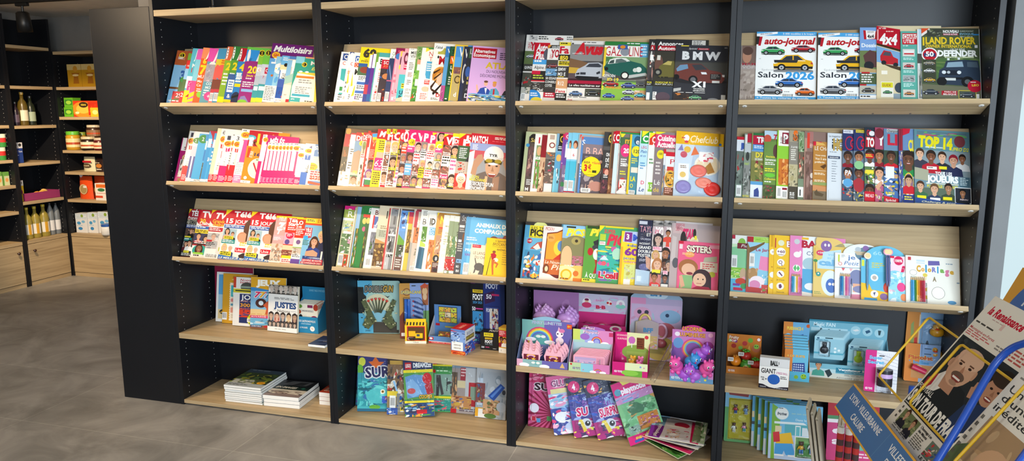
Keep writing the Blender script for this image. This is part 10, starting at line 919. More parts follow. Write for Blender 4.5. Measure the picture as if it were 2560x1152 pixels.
root,M,w,h=carton('toy_box','toy','white box of giant stress ball standing at the front of the rightmost flat shelf',Z4,(1896,968),(1970,977),893,.035,'f0efec',[('r',0,0,1,.27,'dcdcdc'),('r',0,.26,1,.275,'c8c8c8'),('t',.36,.07,.15,'BALL','2a2a2a',.26,5),('t',.62,.09,.08,'5','2a2a2a'),('t',.06,.33,.16,'GIANT','1e1e22',.5,2),('t',.57,.42,.07,'STRESS BALL','b81a7a',.38,1),('e',.5,.68,.21,.17,'1a3f90'),('e',.5,.68,.2,.163,'2a62b8'),('t',.06,.62,.05,'FEEL','2a2a2a',.13,2),('t',.1,.69,.05,'ME','2a2a2a',.08,2),('p',[(.22,.66),(.27,.69),(.22,.72)],'1e1e22'),('r',.7,.55,.96,.68,'f0efec'),('ln',.72,.56,.94,.67,2,'2a2a2a'),('p',[(0,.86),(.15,.87),(.35,.95),(.55,.97),(.75,.91),(1,.89),(1,1),(0,1)],'1f1a28'),('t',.05,.93,.035,'KNEADING','e0e0e4',.2),('t',.6,.945,.035,'DIAMETER 26CM','e0e0e4',.36)],'e4e4e2','e8e8e6')
mb=MB();mb.box((0,h+.0004,-.02),(w,h+.0016,-0),'d8d8d8');mb.build('lid_flap',CARD,root)
t,M,w,hl,hb=tray('display_box','display box','large pale blue counter box of phone fans on the rightmost flat shelf',Z4,(2020,938),(2222,962),903,797,.1,'7ab8cc',[('r',0,.35,.34,1,'b8d8e0'),('r',0,.62,1,1,'cfd4cc'),('r',.34,.2,1,.55,'2f84a0'),('t',.37,.25,.14,'Ventilateur Smartphone','f0f8fa',.6,3),('t',.45,.43,.07,'Smartphone Fan','d8eef4',.34,1),('ln',.45,.6,.8,.78,3,'8a9a9a'),('t',.35,.84,.12,'Alimenté par votre appareil','8a8a84',.62,1),('face',.12,.1,.5,'c89068','2a1a14','4aa090'),('p',[(.2,.5),(.26,.35),(.3,.7),(.25,.95)],'2a3a40')],[('t',.06,.05,.07,'Magic FAN','e0f2f6',.28,2),('r',.03,.15,.5,.22,'b8dce6'),('c',.16,.18,.02,'2a4a54'),('c',.26,.19,.02,'2a4a54'),('c',.4,.19,.02,'2a4a54'),('r',0,0,1,.035,'3a8aa4'),('c',.6,.16,.085,'a8d4e0'),('c',.75,.17,.085,'a8d4e0'),('c',.9,.18,.085,'a8d4e0'),('p',[(.56,.16),(.62,.13),(.65,.16),(.6,.18)],'e8e8e8'),('p',[(.72,.16),(.77,.13),(.79,.17),(.74,.21)],'2a5a7a'),('p',[(.88,.13),(.92,.13),(.91,.22),(.89,.22)],'2a4a54')],'6aa8bc','8ac4d4')
for r_ in range(2):
 for k in range(9):
  gw,gh=w*.37,.092
  Mt=M@Matrix.Translation((w*(.05+.43*r_)+.004*k,.05+.0008*k+(.026 if r_==0 else 0),-.006-.0098*k));
  rr=thing('fan_pack','pale blue phone fan pack, '+ORD[k]+' from the front in the '+('left','right')[r_]+' row','fan pack',Mt,'phone fan packs in the pale blue counter box')
  mb=MB();mb.box((0,0,-.0008),(gw,gh,0),'9accdc');A=Art(mb,gw,gh,.0001);A.run([('r',0,0,1,.1,'b0dae6'),('r',.36,.04,.62,.09,'2a4a54'),('t',.06,.13,.06,'MAGIC FAN','2a6a84',.4,2),('r',0,.7,1,.78,'5aacc4'),('c',.72,.5,.05,'e4f2f6'),('c',.85,.58,.05,'e4f2f6'),('c',.72,.66,.05,'e4f2f6'),('r',.08,.05,.16,.12,'2a5a7a')]);mb.build('backing_card',CARD,rr)
  if k==0:
   mb=MB();c=['26282c','b8dc3a'][r_]
   mb.box((gw*.2,gh*.2,.0003),(gw*.5,gh*.78,.0006),'c8e0e8');mb.lathe([(.014,0),(.0155,.004),(.012,.008),(.004,.009)],c,18,Matrix.Translation((gw*.35,gh*.42,.0007)));mb.ball((gw*.35,gh*.62,.006),.008,c,1,1.6,.6);mb.box((gw*.28,gh*.68,.001),(gw*.42,gh*.76,.008),c)
   mb.build('phone_fan',PLAST,rr)
   mb=MB();mb.prism([(gw*.16,gh*.14),(gw*.54,gh*.14),(gw*.54,gh*.8),(gw*.16,gh*.8)],.0002,.012,'W');mb.build('blister',BLIST,rr,bevel=.003)
root,w,h=card('toy_card','toy','pink and white card with black foil roll behind the yellow wire loop',Z4,(2158,978),(2240,987),873,'d02a84',[('r',.34,0,1,1,'e4e4e8'),('r',.42,.11,.58,.135,'2a2a2a')]+[('p',[(.36+.06*i,.05),(.365+.06*i,.05),(.9-.05*i,1),(.89-.05*i,1)],'8a8aa0')for i in range(9)]+[('p',[(.36,.1*i+.05),(1,.08*i+.2),(1,.08*i+.208),(.36,.1*i+.06)],'9a9ab0')for i in range(8)]+[('t',.12,.13,.08,'Super','6ab8e0',.4,4),('t',.08,.24,.08,'Secret','6ab8e0',.5,4),('t',.05,.9,.05,'KID TOYS','f0e8f0',.22,4)],5,.0015)
mb=MB();mb.lathe([(.026,0),(.0265,.002),(.0265,.032),(.0262,.0325),(.0262,.046),(.0265,.048),(.0265,.06),(.026,.062)],'26262e',28,Matrix.Translation((w*.58,h*.22,.0295))@Matrix.Rotation(math.radians(-90),4,'X'),cols=['26262e']*3+['c8a8d8']*2+['26262e']*2);mb.build('foil_roll',PLAST,root,smooth=False)
mb=MB();mb.box((w*.36,h*.05,.0003),(w*.8,h*.2,.03),'e8e8ec');mb.build('holder',BLIST,root)
root,w,h=card('toy_card','toy','orange and blue toy card with pink tube at the right of the flat shelf',Z4,(2258,952),(2345,962),856,'d8843a',[('r',.42,0,1,1,'8aa8d0'),('r',.54,.1,.74,.12,'2a3a4a'),('r',.54,.24,.74,.26,'2a3a4a'),('t',.1,.3,.1,'Pistolet','d8d04a',.7,7),('t',.1,.3,.1,'Pistolet','c85a34',.7,4),('t',.1,.44,.08,'à bulles','5aa0d0',.6,4),('ph',.2,.55,.9,.9,'c8905a d8b08a b8703a',2,6)],5,.0015)
mb=MB();mb.tube([(w*.2,h*.42,.014),(w*.6,h*.3,.014)],.011,'c82a54',12);mb.build('bubble_tube',PLAST,root)
root,w,h=card('toy_card','toy','tall orange card with two golden ducks behind the orange toy card',Z4,(2258,910),(2334,918),775,'c8823a',[('r',.3,0,1,1,'8ab0d4'),('p',[(.1,.2),(.16,.15),(.22,.7),(.14,.72)],'8a9a5a'),('p',[(.2,.4),(.26,.38),(.3,.7),(.22,.74)],'c83a34'),('r',.28,.05,.31,.8,'d8c0a0'),('e',.5,.52,.04,.1,'4a5a6a'),('e',.9,.58,.03,.1,'4a5a6a')],3,.0015)
for k,yy in enumerate((.72,.4)):
 mb=MB();Mx=Matrix.Translation((w*.68,h*yy,.012));mb.ball((0,0,0),.024,'e0a01e',1.1,.8,.7,M=Mx);mb.ball((-.004,.02,.004),.014,'e0a01e',M=Mx);mb.ball((-.004,.016,.017),.006,'d8401e',1.3,.6,1,M=Mx);mb.ball((-.008,.022,.016),.002,'K',M=Mx);mb.ball((.002,.022,.016),.002,'K',M=Mx);mb.build('toy_duck',PLAST,root,smooth=True)
mb=MB();mb.prism([(w*.35,h*.25),(w*.95,h*.25),(w*.95,h*.9),(w*.35,h*.9)],.0008,.03,'W');mb.build('blister',BLIST,root,bevel=.008)
# rightmost bookcase, base shelf: picture books with figurines
root,w,h=card('toy_book','picture book','green picture book with four toy figures in yellow tray',Z5,(1809,1103),(1876,1110),975,'6aa86a',[('r',0,0,1,.32,'8ac0dc'),('p',[(.1,0),(.9,0),(.85,.1),(.15,.08)],'9a4a4a'),('r',.14,.14,1,.95,'c8b82a'),('ln',.5,.52,.6,.54,1,'5a5a1a'),('e',.65,.52,.15,.05,'e0d45a')],7,.006)
def toyfig(root,x,y,z,s,shirt,legs,skin='5a3a2a'):
 mb=MB();M_=Matrix.Translation((x,y,z))@Matrix.Scale(s,4)
 mb.ball((0,.62,0),.2,skin,1,1,.7,M=M_);mb.ball((-.16,.78,0),.06,skin,M=M_);mb.ball((.16,.78,0),.06,skin,M=M_);mb.ball((0,.28,0),.2,shirt,1,1.1,.6,M=M_)
 for sx in(-1,1):
  mb.tube([M_@Vector((sx*.09,.1,0)),M_@Vector((sx*.1,-.25,0))],.085*s,legs,8);mb.tube([M_@Vector((sx*.18,.38,0)),M_@Vector((sx*.3,.1,.03))],.055*s,skin if sx>0 else shirt,8);mb.ball((sx*.1,-.28,.03),.1,'f0ece4',1,.6,1.3,M=M_)
 mb.build('toy_figure',PLAST,root,smooth=True)
for i,(cx,cy,a,b)in enumerate(((.4,.62,'c8404a','4a6ab0'),(.78,.62,'8ab0d8','8ab0d8'),(.36,.26,'f0f0ec','e8e8e4'),(.74,.28,'e8a0c0','5ab0b8'))):toyfig(root,w*cx,h*cy,.008,.034,a,b)
mb=MB();mb.prism([(w*.16,h*.07),(w*.98,h*.07),(w*.98,h*.85),(w*.16,h*.85)],.0003,.016,'W');mb.build('blister',BLIST,root,bevel=.004)
train=[('r',0,0,1,.55,'74bce0'),('r',0,0,.05,.5,'5aa8d4'),('p',[(.05,0),(.22,.1),(.2,.5),(.1,1),(.05,1)],'7ab03a'),('c',.24,.17,.12,'8ac0dc'),('c',.24,.17,.11,'f0f2ee'),('t',.15,.145,.055,'figurines','2a3a4a',.18,3,1),('ln',.18,.07,.3,.1,1,'2a3a4a'),('r',.3,.33,.75,.55,'5ab0bc'),('p',[(.1,.32),(.65,.31),(.72,.35),(.1,.36)],'e8f2f4'),('r',.12,.4,.24,.52,'e8d4a8'),('r',.5,.37,.6,.55,'f0f4f4'),('r',.515,.39,.585,.55,'6ac0c8'),('p',[(.63,.4),(.72,.4),(.78,.55),(.63,.55)],'dfe8ec'),('t',.5,.245,.04,'Dans le train','cfe8f2',.35,2),('ln',.42,.15,.95,.19,1,'9ac8d0'),('r',0,.55,1,1,'b8cce8'),('r',.05,.5,.1,1,'7ab03a'),('p',[(.05,1),(.1,.6),(.12,1)],'7ab03a'),('p',[(.12,.56),(.42,.5),(.48,.7),(.15,.74)],'e8b82a'),('p',[(.08,.52),(.2,.5),(.22,.68),(.1,.7)],'c82a34'),('p',[(.13,.72),(.45,.7),(.52,.9),(.34,.92),(.3,.84),(.27,.92),(.12,.92)],'4aa0e0'),('r',.12,.91,.3,.94,'f0f0f0'),('r',.38,.91,.54,.94,'f0f0f0'),('r',.5,.56,.94,.95,'f2f4f0'),('r',.515,.575,.925,.935,'8ac06a'),('p',[(.515,.7),(.925,.65),(.925,.935),(.515,.935)],'5a9a4a'),('t',.55,.9,.03,'Avec 2 figurines','e8f4e0',.3,1)]
G4='train picture books on the rightmost base shelf'
for i,(bl,yt)in enumerate((((1919,1146),1007),((1907,1137),1001),((1892,1126),995),((1877,1116),989))):
 def pst(root,w,h,vw):
  toyfig(root,w*.62,h*.2,.008,.045,'f0b82a','4a8ad0');toyfig(root,w*.82,h*.22,.008,.052,'e8e8e8','4a8ad0')
  mb=MB();mb.prism([(w*.53,h*.08),(w*.92,h*.08),(w*.92,h*.42),(w*.53,h*.42)],.0006,.018,'W');mb.build('blister',BLIST,root,bevel=.004)
 sheet(Z5,bl,3,yt,'6ab4dc','picture_book','picture book','blue train picture book with toy figures, '+('frontmost of the row' if i==0 else ORD[i]+' from the front of the row'),train if i==0 else[('r',0,0,.06,.5,'5aa8d4'),('r',0,.5,.06,.56,'2a3a4a'),('p',[(.06,0),(.3,.1),(.2,.5),(.1,1),(.06,1)],'7ab03a'),('r',0,.3,.05,.42,'e8d4a8'),('r',0,.7,.05,1,'d0d4d8'),('p',[(.55,0),(.7,0),(.65,.08)],'5a9a5a')],7,.008,G4,w=.2 if i==0 else .19,h=None,spine='b8c8d8',post=pst if i==0 else None)
sheet(Z5,(2064,1150),4,1040,'c8407a','magazine','magazine','crimson pink magazine behind the folded newspapers at the base shelf',[('r',0,0,1,.25,'b81a2a'),('r',0,.24,1,.3,'4a8a5a'),('r',0,.3,.5,.36,'f0e8ec'),('t',.1,.42,.12,'e','f4ecf0',.2,3),('t',.1,.6,.12,'a','f4ecf0',.2,3),('r',.5,.6,.95,.8,'6ab0a0'),('ln',.5,.85,.95,.95,2,'f0c8d8')],6,.006,w=.19,h=.24)
# newspaper rack in the right foreground
RO=Vector((2.914,-.841,.633));RR=Vector((.1128,-.9936,0));RH=Vector((.9936,.1128,0));ra=math.radians(56.3)
RE=RH*math.cos(ra)+ZU*math.sin(ra);RN=RR.cross(RE)
RM=frame(RO,RR,RE,RN)
rack=thing('newspaper_rack','blue and yellow newspaper rack with wire holders in the right foreground','newspaper rack',RM)
mb=MB();mb.box((-.164,-.075,.03),(.78,.012,.034),'e8a81e',cols=['e8a81e']*6);A=Art(mb,.944,.087,.0341,x0=-.164,y0=-.075)
A.r(0,.055,1,.945,'2468a8')
for k in range(3):
 x=0+.331*k
 if k:A.r(x-.0007,.055,x+.0007,.945,'5a8fbc')
 A.t(x+.035,.2,.22,('LYON - VILLEURBANNE','VILLEFRANCHE','VILLEURBANNE')[k],'f2f2f0',(.255,.2,.22)[k],1);A.t(x+(.115,.06,.09)[k],.56,.22,('CALUIRE','ET BEAUJOLAIS','EST')[k],'f2f2f0',(.1,.16,.06)[k],1)
mb.build('sign_plate',PLAST,rack)
def loop(a0,a1,b0,b1,c,r=.0032):
 R_=.012;pts=[]
 for cx,cy,s in((a1-R_,b1-R_,0),(a0+R_,b1-R_,90),(a0+R_,b0+R_,180),(a1-R_,b0+R_,270)):
  for i in range(6):
   t_=math.radians(s+18*i);pts.append((cx+R_*math.cos(t_),cy+R_*math.sin(t_),c))
 mb=MB();mb.tube(pts,r,'Y',10,True);mb.build('wire_holder',YWIRE,rack,smooth=True)
loop(-.268,.012,.056,.274,-.05);loop(.068,.36,.08,.268,.008);loop(.425,.69,.07,.3,.052)
mb=MB();pts=[]
q=[onpl(u,v,RO+RN*.07,RN)for u,v in((2345,1150),(2395,1068),(2440,990),(2466,945),(2490,907),(2520,877),(2555,860),(2610,852))]
q=[RM.inverted()@p for p in q]
d=(q[0]-q[2]).normalized();q=[q[0]+d*.5,q[0]+d*.2]+q
def smooth_pts(p,n=5):
 o=[]
 for i in range(len(p)-1):
  a,b,c_,e_=p[max(i-1,0)],p[i],p[i+1],p[min(i+2,len(p)-1)]
  for k in range(n):
   t_=k/n;o.append(.5*((2*b)+(c_-a)*t_+(2*a-5*b+4*c_-e_)*t_*t_+(3*b-a-3*c_+e_)*t_**3))
 return o+[p[-1]]
e0=q[-1];q+=[e0+Vector(v_)for v_ in((.1,-.02,0),(.16,-.09,0),(.17,-.3,-.02),(.17,-.6,-.05))];mb.tube(smooth_pts(q),.0073,'B',14);mb.build('side_tube',BTUBE,rack,smooth=True)
mb=MB();mb.box((.03,-.008,-.06),(.78,-.004,.03),'B');mb.box((.1,-.06,-.064),(.78,.35,-.06),'B');mb.build('tray',BTUBE,rack)
for x in(-.13,.75):
 mb=MB();f=RM.inverted().to_3x3()@Vector((0,0,-1));s=Vector((x,.1,-.075));L=(RM@s).z
 mb.tube([s,s+f*(L-.012)],.011,'B',12);mb.build('post',BTUBE,rack,smooth=True)
mb=MB();f3=RM.inverted().to_3x3()
M0=Matrix.Translation(RM.inverted()@Vector((3.,-1.15,0)))@f3.to_4x4();mb.box((-.22,-.45,.002),(.3,.45,.018),'B',M0);mb.build('base_plate',BTUBE,rack)
hm=[RM.inverted()@onpl(u,v,RO+RN*-.09,RN)for u,v in((2513,756),(2557,668))]
mb=MB();a,b=hm;wv=Vector((.6,0,0));z0=a.z
mb.prism([(a.x,a.y-.05),(a.x+.55,a.y-.05),(a.x+.55,b.y),(b.x,b.y)],z0-.003,z0,'d89a1e');A=Art(mb,.55,.3,z0+.0002,x0=a.x,y0=a.y-.05)
cx_,cy_=.2,.02
A.R=(0,0,.55,b.y-a.y+.05);A.e(.3,.78,.27,.46,'2a5ea6',36);A.t(.115,.66,.13,'l','d8dce0',.012,3);A.t(.17,.66,.13,'e journal','d8dce0',.3,2)
mb.build('header_board',PLAST,rack)
def newspaper(name_label,a,b,c,w,h,t,ops,base='e3ded3',roll=0,group='newspapers lying in the rack'):
 M=RM@Matrix.Translation((a,b,c))@Matrix.Rotation(math.radians(roll),4,'Z')
 root=thing('newspaper',name_label,'newspaper',M,group)
 def bend(x,y):return 0
 mb=MB();A=Art(mb,w,h,0);A.r(0,0,1,1,base);A.run(ops)
 mb.build('front_page',PAPER,root)
 mb=MB();n=12;k=4
 for s in range(k):
  z0,z1=-.0008-t*s/k,-.0008-t*(s+.8)/k;sh=.002*s
  pl=[(w*i/n,-0+bend(w*i/n,0))for i in range(n+1)]
  vs=[]
  for x,bz in pl:vs+=[(x,.0005+sh*.5,z0+bz),(x,h-.0005-sh,z0),(x,.0005+sh*.5,z1+bz),(x,h-.0005-sh,z1)]
  fs=[]
  for i in range(n):
   o=4*i;fs+=[(o+4,o+5,o+1,o),(o+2,o+3,o+7,o+6),(o,o+2,o+6,o+4),(o+1,o+5,o+7,o+3)]
  fs+=[(0,1,3,2),(4*n+2,4*n+3,4*n+1,4*n)]
  mb.add(vs,fs,['e6e1d6','dcd6ca'][s%2])
 mb.build('inner_pages',PAPER,root)
 return root
newspaper('newspaper with bald man photo and red masthead in the rack',0,0,-.012,.305,.408,.016,[('t',.08,.055,.055,'la Renaissance','c01a34',.52,3,1),('ln',.2,.125,.5,.135,1,'b89a94'),('r',.36,.12,.4,.16,'d8b8b0'),('ln',.03,.175,.48,.195,1,'4a4640'),('t',.02,.215,.018,'Montaigné-en-Forez','b0242e',.4,1),('ln',.02,.24,.42,.28,3,'c86a6a'),('ln',.48,.235,.7,.27,2,'8a8680'),('r',.55,0,.9,.02,'d8d2c6'),('ln',.6,.2,.95,.28,4,'b85a54'),('e',.9,.15,.08,.07,'d8a080'),('p',[(.02,.29),(1,.29),(1,.83),(.02,.83)],'2c3134'),('ph',.03,.3,.3,.42,'30363a 3a4044 262a2c',2,8),('p',[(.1,.83),(.12,.6),(.25,.52),(.6,.55),(.75,.66),(.8,.83)],'24282b'),('p',[(.12,.58),(.22,.5),(.32,.6),(.25,.66),(.14,.68)],'e8e6e2'),('p',[(.05,.62),(.14,.56),(.16,.64),(.08,.72)],'a8283a'),('p',[(.2,.5),(.4,.5),(.45,.62),(.25,.62)],'b88a70'),('e',.35,.45,.19,.125,'cfa488'),('e',.36,.385,.185,.065,'dcb69c'),('e',.16,.46,.03,.03,'c4967a'),('e',.54,.45,.02,.03,'c4967a'),('r',.25,.415,.32,.424,'6a4a3a'),('r',.4,.41,.47,.419,'6a4a3a'),('e',.285,.436,.025,.008,'3a2a24'),('e',.435,.432,.025,.008,'3a2a24'),('p',[(.355,.43),(.4,.475),(.345,.48)],'b07e64'),('e',.37,.505,.1,.028,'6a5448'),('e',.37,.522,.075,.018,'8a3f38'),('r',.31,.512,.43,.524,'f0ece6'),('e',.37,.55,.06,.015,'a8846e'),('p',[(.62,.83),(.68,.6),(.9,.52),(1,.54),(1,.83)],'2a3a5c'),('e',.85,.42,.16,.11,'2a2420'),('e',.85,.45,.125,.095,'b98a6e'),('e',.84,.375,.13,.04,'3a2f28'),('e',.8,.44,.02,.007,'2a1f1a'),('e',.9,.438,.02,.007,'2a1f1a'),('p',[(.85,.44),(.88,.475),(.83,.475)],'a07258'),('e',.85,.5,.05,.014,'8a3f38'),('r',.81,.494,.89,.502,'f0ece6'),('p',[(.6,.5),(.7,.47),(.72,.55),(.64,.56)],'b88a70'),('p',[(.62,.46),(.66,.45),(.68,.5),(.63,.52)],'b88a70'),('t',.03,.665,.035,'FOOTBALL','f0eee8',.26,1),('t',.03,.715,.085,'SON TOUR DE FRANCE','f2f0ea',.95,4),('ln',.03,.815,.6,.828,1,'c8c4bc'),('r',.12,.845,.44,.95,'6f7a52'),('ph',.12,.845,.44,.95,'6f7a52 8a9464 4a5438 9aa070',3,10),('face',.2,.865,.06,'c89a7a','4a3020','2a2a32'),('face',.36,.88,.06,'c09070','3a2418','2a2a32'),('ln',.06,.845,.1,.95,3,'5a5650'),('t',.47,.845,.018,'L’hommage à un','2a2824',.2,2),('t',.47,.87,.018,'des Minots','2a2824',.16,2),('ln',.47,.9,.66,.98,6,'6a665e',3),('ph',.7,.86,.97,.96,'6a7a6a c83a3a c8504a 3a5a8a 4a5a3a d8c8b8',3,14),('t',.7,.965,.018,'LE DÉFI','2a2824',.2,2),('ln',.12,.96,.42,.99,2,'8a857c')])
newspaper('newspaper with large brown photo at the right edge of the rack',.35,.016,.032,.3,.415,.016,[('r',.25,0,1,.05,'c8c2b6'),('r',.1,.25,.5,.34,'3a62a8'),('ln',.05,.35,.9,.37,1,'8a857c'),('t',.05,.4,.04,'Un inventaire','3a3a38',.8,1),('t',.05,.455,.04,"d'une affaire",'3a3a38',.8,1),('t',.05,.51,.04,'inédite','3a3a38',.42,1),('ph',.1,.58,1,.97,'a88a68 c0a27c 947656 b8966c d0b490',3,12),('e',.45,.78,.18,.1,'c8a07c'),('e',.4,.86,.16,.08,'3a2f28'),('p',[(.02,.8),(.12,.75),(.16,1),(.02,1)],'5a6a4a'),('ln',.02,.6,.07,.95,8,'5a5650')])
def folded(p,label,w,h,d,cols,rolled,text=None,lean=0,yaw=0):
 M=Matrix.Translation(p)@Matrix.Rotation(math.radians(yaw),4,'Z')@Matrix.Rotation(math.radians(lean),4,'Y')
 root=thing('folded_newspaper',label,'newspaper',M,'folded newspapers standing in the lower tier')
 mb=MB();n=10;L=len(cols)
 for k in range(L):
  z0,z1=h*k/L,h*(k+1)/L
  for i in range(n):
   a0,a1=math.pi*(1+i/n),math.pi*(1+(i+1)/n)
   P_=lambda a,z:(w/2*math.cos(a),w/2*.9*math.sin(a),z)
   mb.face([P_(a0,z0),P_(a1,z0),P_(a1,z1),P_(a0,z1)],cols[k])
  for s in(-1,1):mb.face([(s*w/2,0,z0),(s*w/2,d,z0),(s*w/2,d,z1),(s*w/2,0,z1)][::s],cols[k])
 if text:
  A=Art(mb,h*.8,w*.8,0,M=frame(Vector((-w*.32,-w*.452,.01)),ZU,Vector((1,0,0)),Vector((0,-1,0))).copy());A.M=frame(Vector((w*.4,-w*.46,.01)),ZU,Vector((-1,0,0)),Vector((0,-1,0)));A.t(.35,.2,.55,text,'e8dcd4',.4,1)
 mb.build('cover_fold',PAPER,root)
 mb=MB()
 for s in range(5):
  x=w*(-.36+.18*s);mb.box((x-.0012,.002,.004),(x+.0012,d-.002,h+(.006 if s%2 else .002)+rolled*abs(s-2)),'efeade' if text else 'b8ac96')
 mb.build('pages',PAPER,root)
 return root
q0=EYE+ray(2100,1066)*(2.02)
bands=['4a3432','a8342e']*8+['d8d0c4']
for k in range(3):
 p=EYE+ray(2103+20*k,1066+4*k)*2.02;hh=.3
 folded(Vector((p.x,p.y,p.z-hh)),'folded red and black banded newspaper, '+('leftmost','middle','rightmost')[k]+' of the three behind the sign',.0185,hh,.14,bands,0,'Robinhood',0,-10)
for k in range(3):
 p=EYE+ray(2066+12*k,1004+14*k)*2.05;hh=.3
 folded(Vector((p.x-.004,p.y-.02,p.z-.02-hh)),'cream folded newspaper leaning left of the banded ones, '+('outermost','middle','innermost')[k]+' one',.007,hh,.08,['a89c88','a09480','aca08c','a49884'],.001,None,-9,-12)
p=EYE+ray(2128,1110)*2.02
tb=RM.inverted()@Vector((p.x,p.y,p.z-.345))
mb=MB();M0=Matrix.Translation(tb)@f3.to_4x4();mb.box((-.12,-.04,-0),(.3,.3,.008),'B',M0);mb.box((.29,-.04,.008),(.3,.3,.3),'B',M0);mb.build('lower_tray',BTUBE,rack)
# grocery shelves in the far left corner
def unit(label,M,w,dep,zs,hb,ndoor,top,open_top):
 root=thing('grocery_shelf_unit',label,'shelf unit',M,'grocery shelf units in the corner')
 for x in(-.02,w):
  mb=MB();mb.box((x,0,0),(x+.02,dep,top));mb.build('side_panel',LAMPEG,root)
 mb=MB();mb.box((0,dep-.012,0),(w,dep,top if not open_top else zs[0]));mb.build('back_panel',LAM,root)
 for i,z in enumerate(zs):
  mb=MB();mb.box((.001,.001,z-.024),(w-.001,dep-.013,z));mb.build('shelf',WOOD,root,bevel=.001)
 mb=MB();mb.box((.001,.001,hb-.026),(w-.001,dep-.013,hb));mb.build('cupboard_top',WOOD,root)
 mb=MB();mb.box((.001,.004,0),(w-.001,.02,.032));mb.build('plinth',WOOD,root)
 mb=MB();mb.box((.003,0,.036),(w-.003,.018,hb-.03));dr=mb.build('door',WOOD,root,bevel=.001)
 kx=w*.12 if ndoor==0 else w*.93
 mb=MB();mb.lathe([(.004,0),(.004,.012),(.011,.016),(.012,.022),(.007,.027)],'3a1c14',14,Matrix.Translation((kx,0,hb-.085))@Matrix.Rotation(math.radians(90),4,'X'));mb.build('knob',PLAST,dr)
 return root
XL,YB=-2.88,2.1
ML=frame(Vector((XL,1.707,0)),Vector((0,1,0)),Vector((-1,0,0)),ZU)
unit('black grocery unit with oak shelves on the left wall next to the corner, holding bottles',ML,.385,.33,(1.92,1.606,1.294,.996,.687),.372,0,2.15,0)
ML2=frame(Vector((XL,.9,0)),Vector((0,1,0)),Vector((-1,0,0)),ZU)
unit('black grocery unit with oak shelves cut off by the left edge',ML2,.765,.33,(1.92,1.606,1.3,1.03,.83,.62),.372,1,2.15,0)
MBK=frame(Vector((-2.855,YB,0)),Vector((1,0,0)),Vector((0,1,0)),ZU)
unit('black grocery unit with oak shelves on the rear wall, holding boxes and jars',MBK,.8,.31,(1.891,1.604,1.36,1.083,.902,.667),.372,1,1.891,1)
def gro(side,z,p0,p1,vt,dd=.05):
 """frame of a pack seen between picture columns p0..p1 with its top at row vt; side L left unit, B rear unit"""
 if side=='L':
  x=XL-dd;a=onx(p0,vt+20,x);b=onx(p1,vt+20,x);P=Vector((x,a.y,z+.0005));w=b.y-a.y;X=Vector((0,1,0))
 else:
  y=YB+dd;a=ony(p0,vt+20,y);b=ony(p1,vt+20,y);P=Vector((a.x,y,z+.0005));w=b.x-a.x;X=Vector((1,0,0))
 return P,w,reach(P,ZU,vt),frame(P,X,ZU,X.cross(ZU))
def pack(side,z,p0,p1,vt,name,cat,label,col,ops,depth=.08,dd=.05,group=None,vb=None,lid=None):
 P,w,h,M=gro(side,z,p0,p1,vt,dd)
 root=thing(name,label,cat,M,group)
 mb=MB();mb.box((0,0,-depth),(w,h,0),col);Art(mb,w,h,0).run(ops);mb.build('carton',CARD,root,bevel=.0015)
 if lid:mb=MB();mb.box((w*.3,h,-depth*.6),(w*.7,h+.012,-depth*.3),lid);mb.build('cap',PLAST,root)
 return root
def bottle(side,z,p0,p1,vt,label,glass,capc,labc,ops=(),dd=.08,kind='oil',group=None):
 P,w,h,M=gro(side,z,p0,p1,vt,dd);r=w/2
 root=thing('bottle',label,'bottle',Matrix.Translation(P+(Vector((0,r,0))if side=='L' else Vector((r,0,0)))),group)
 pr=[(r*.95,0),(r,.006),(r,h*.58),(r*.82,h*.7),(r*.36,h*.8),(r*.34,h*.93)]if kind=='oil' else[(r*.95,0),(r,.006),(r*.94,h*.3),(r,h*.62),(r*.8,h*.78),(r*.35,h*.9),(r*.33,h*.94)]
 mb=MB();mb.lathe(pr,glass,20);mb.build('body',PLAST,root,smooth=True)
 mb=MB();mb.lathe([(r*.4,h*.93),(r*.4,h)],capc,14);mb.build('cap',PLAST,root)
 mb=MB();a0=-1.9 if side=='B' else-.95;n=12;q=[(r*1.012*math.cos(a0+1.9*i/n-.3),r*1.012*math.sin(a0+1.9*i/n-.3))for i in range(n+1)]
 z0,z1=h*.14,h*.46
 for i in range(n):mb.face([(*q[i],z0),(*q[i+1],z0),(*q[i+1],z1),(*q[i],z1)],labc if not(ops and 4<=i<=7)else ops[0])
 mb.build('label',PRINT,root)
def jar(side,z,p0,p1,vt,label,col,lidc,labc,dd=.06,z0=0,group='jars on the rear grocery unit'):
 P,w,h,M=gro(side,z+z0,p0,p1,vt,dd);r=w/2
 root=thing('jar',label,'jar',Matrix.Translation(P+Vector((r,0,0))),group)
 mb=MB();mb.lathe([(r*.9,0),(r,.006),(r,h*.72),(r*.86,h*.82)],col,20);mb.build('glass',PLAST,root,smooth=True)
 mb=MB();mb.lathe([(r*.92,h*.82),(r*.92,h*.97),(r*.85,h)],lidc,20);mb.build('lid',PLAST,root)
 mb=MB();mb.lathe([(r*1.012,h*.16),(r*1.012,h*.62)],labc,20);mb.lathe([(r*1.02,h*.3),(r*1.02,h*.42)],'b8502a',20);mb.build('label',PRINT,root)
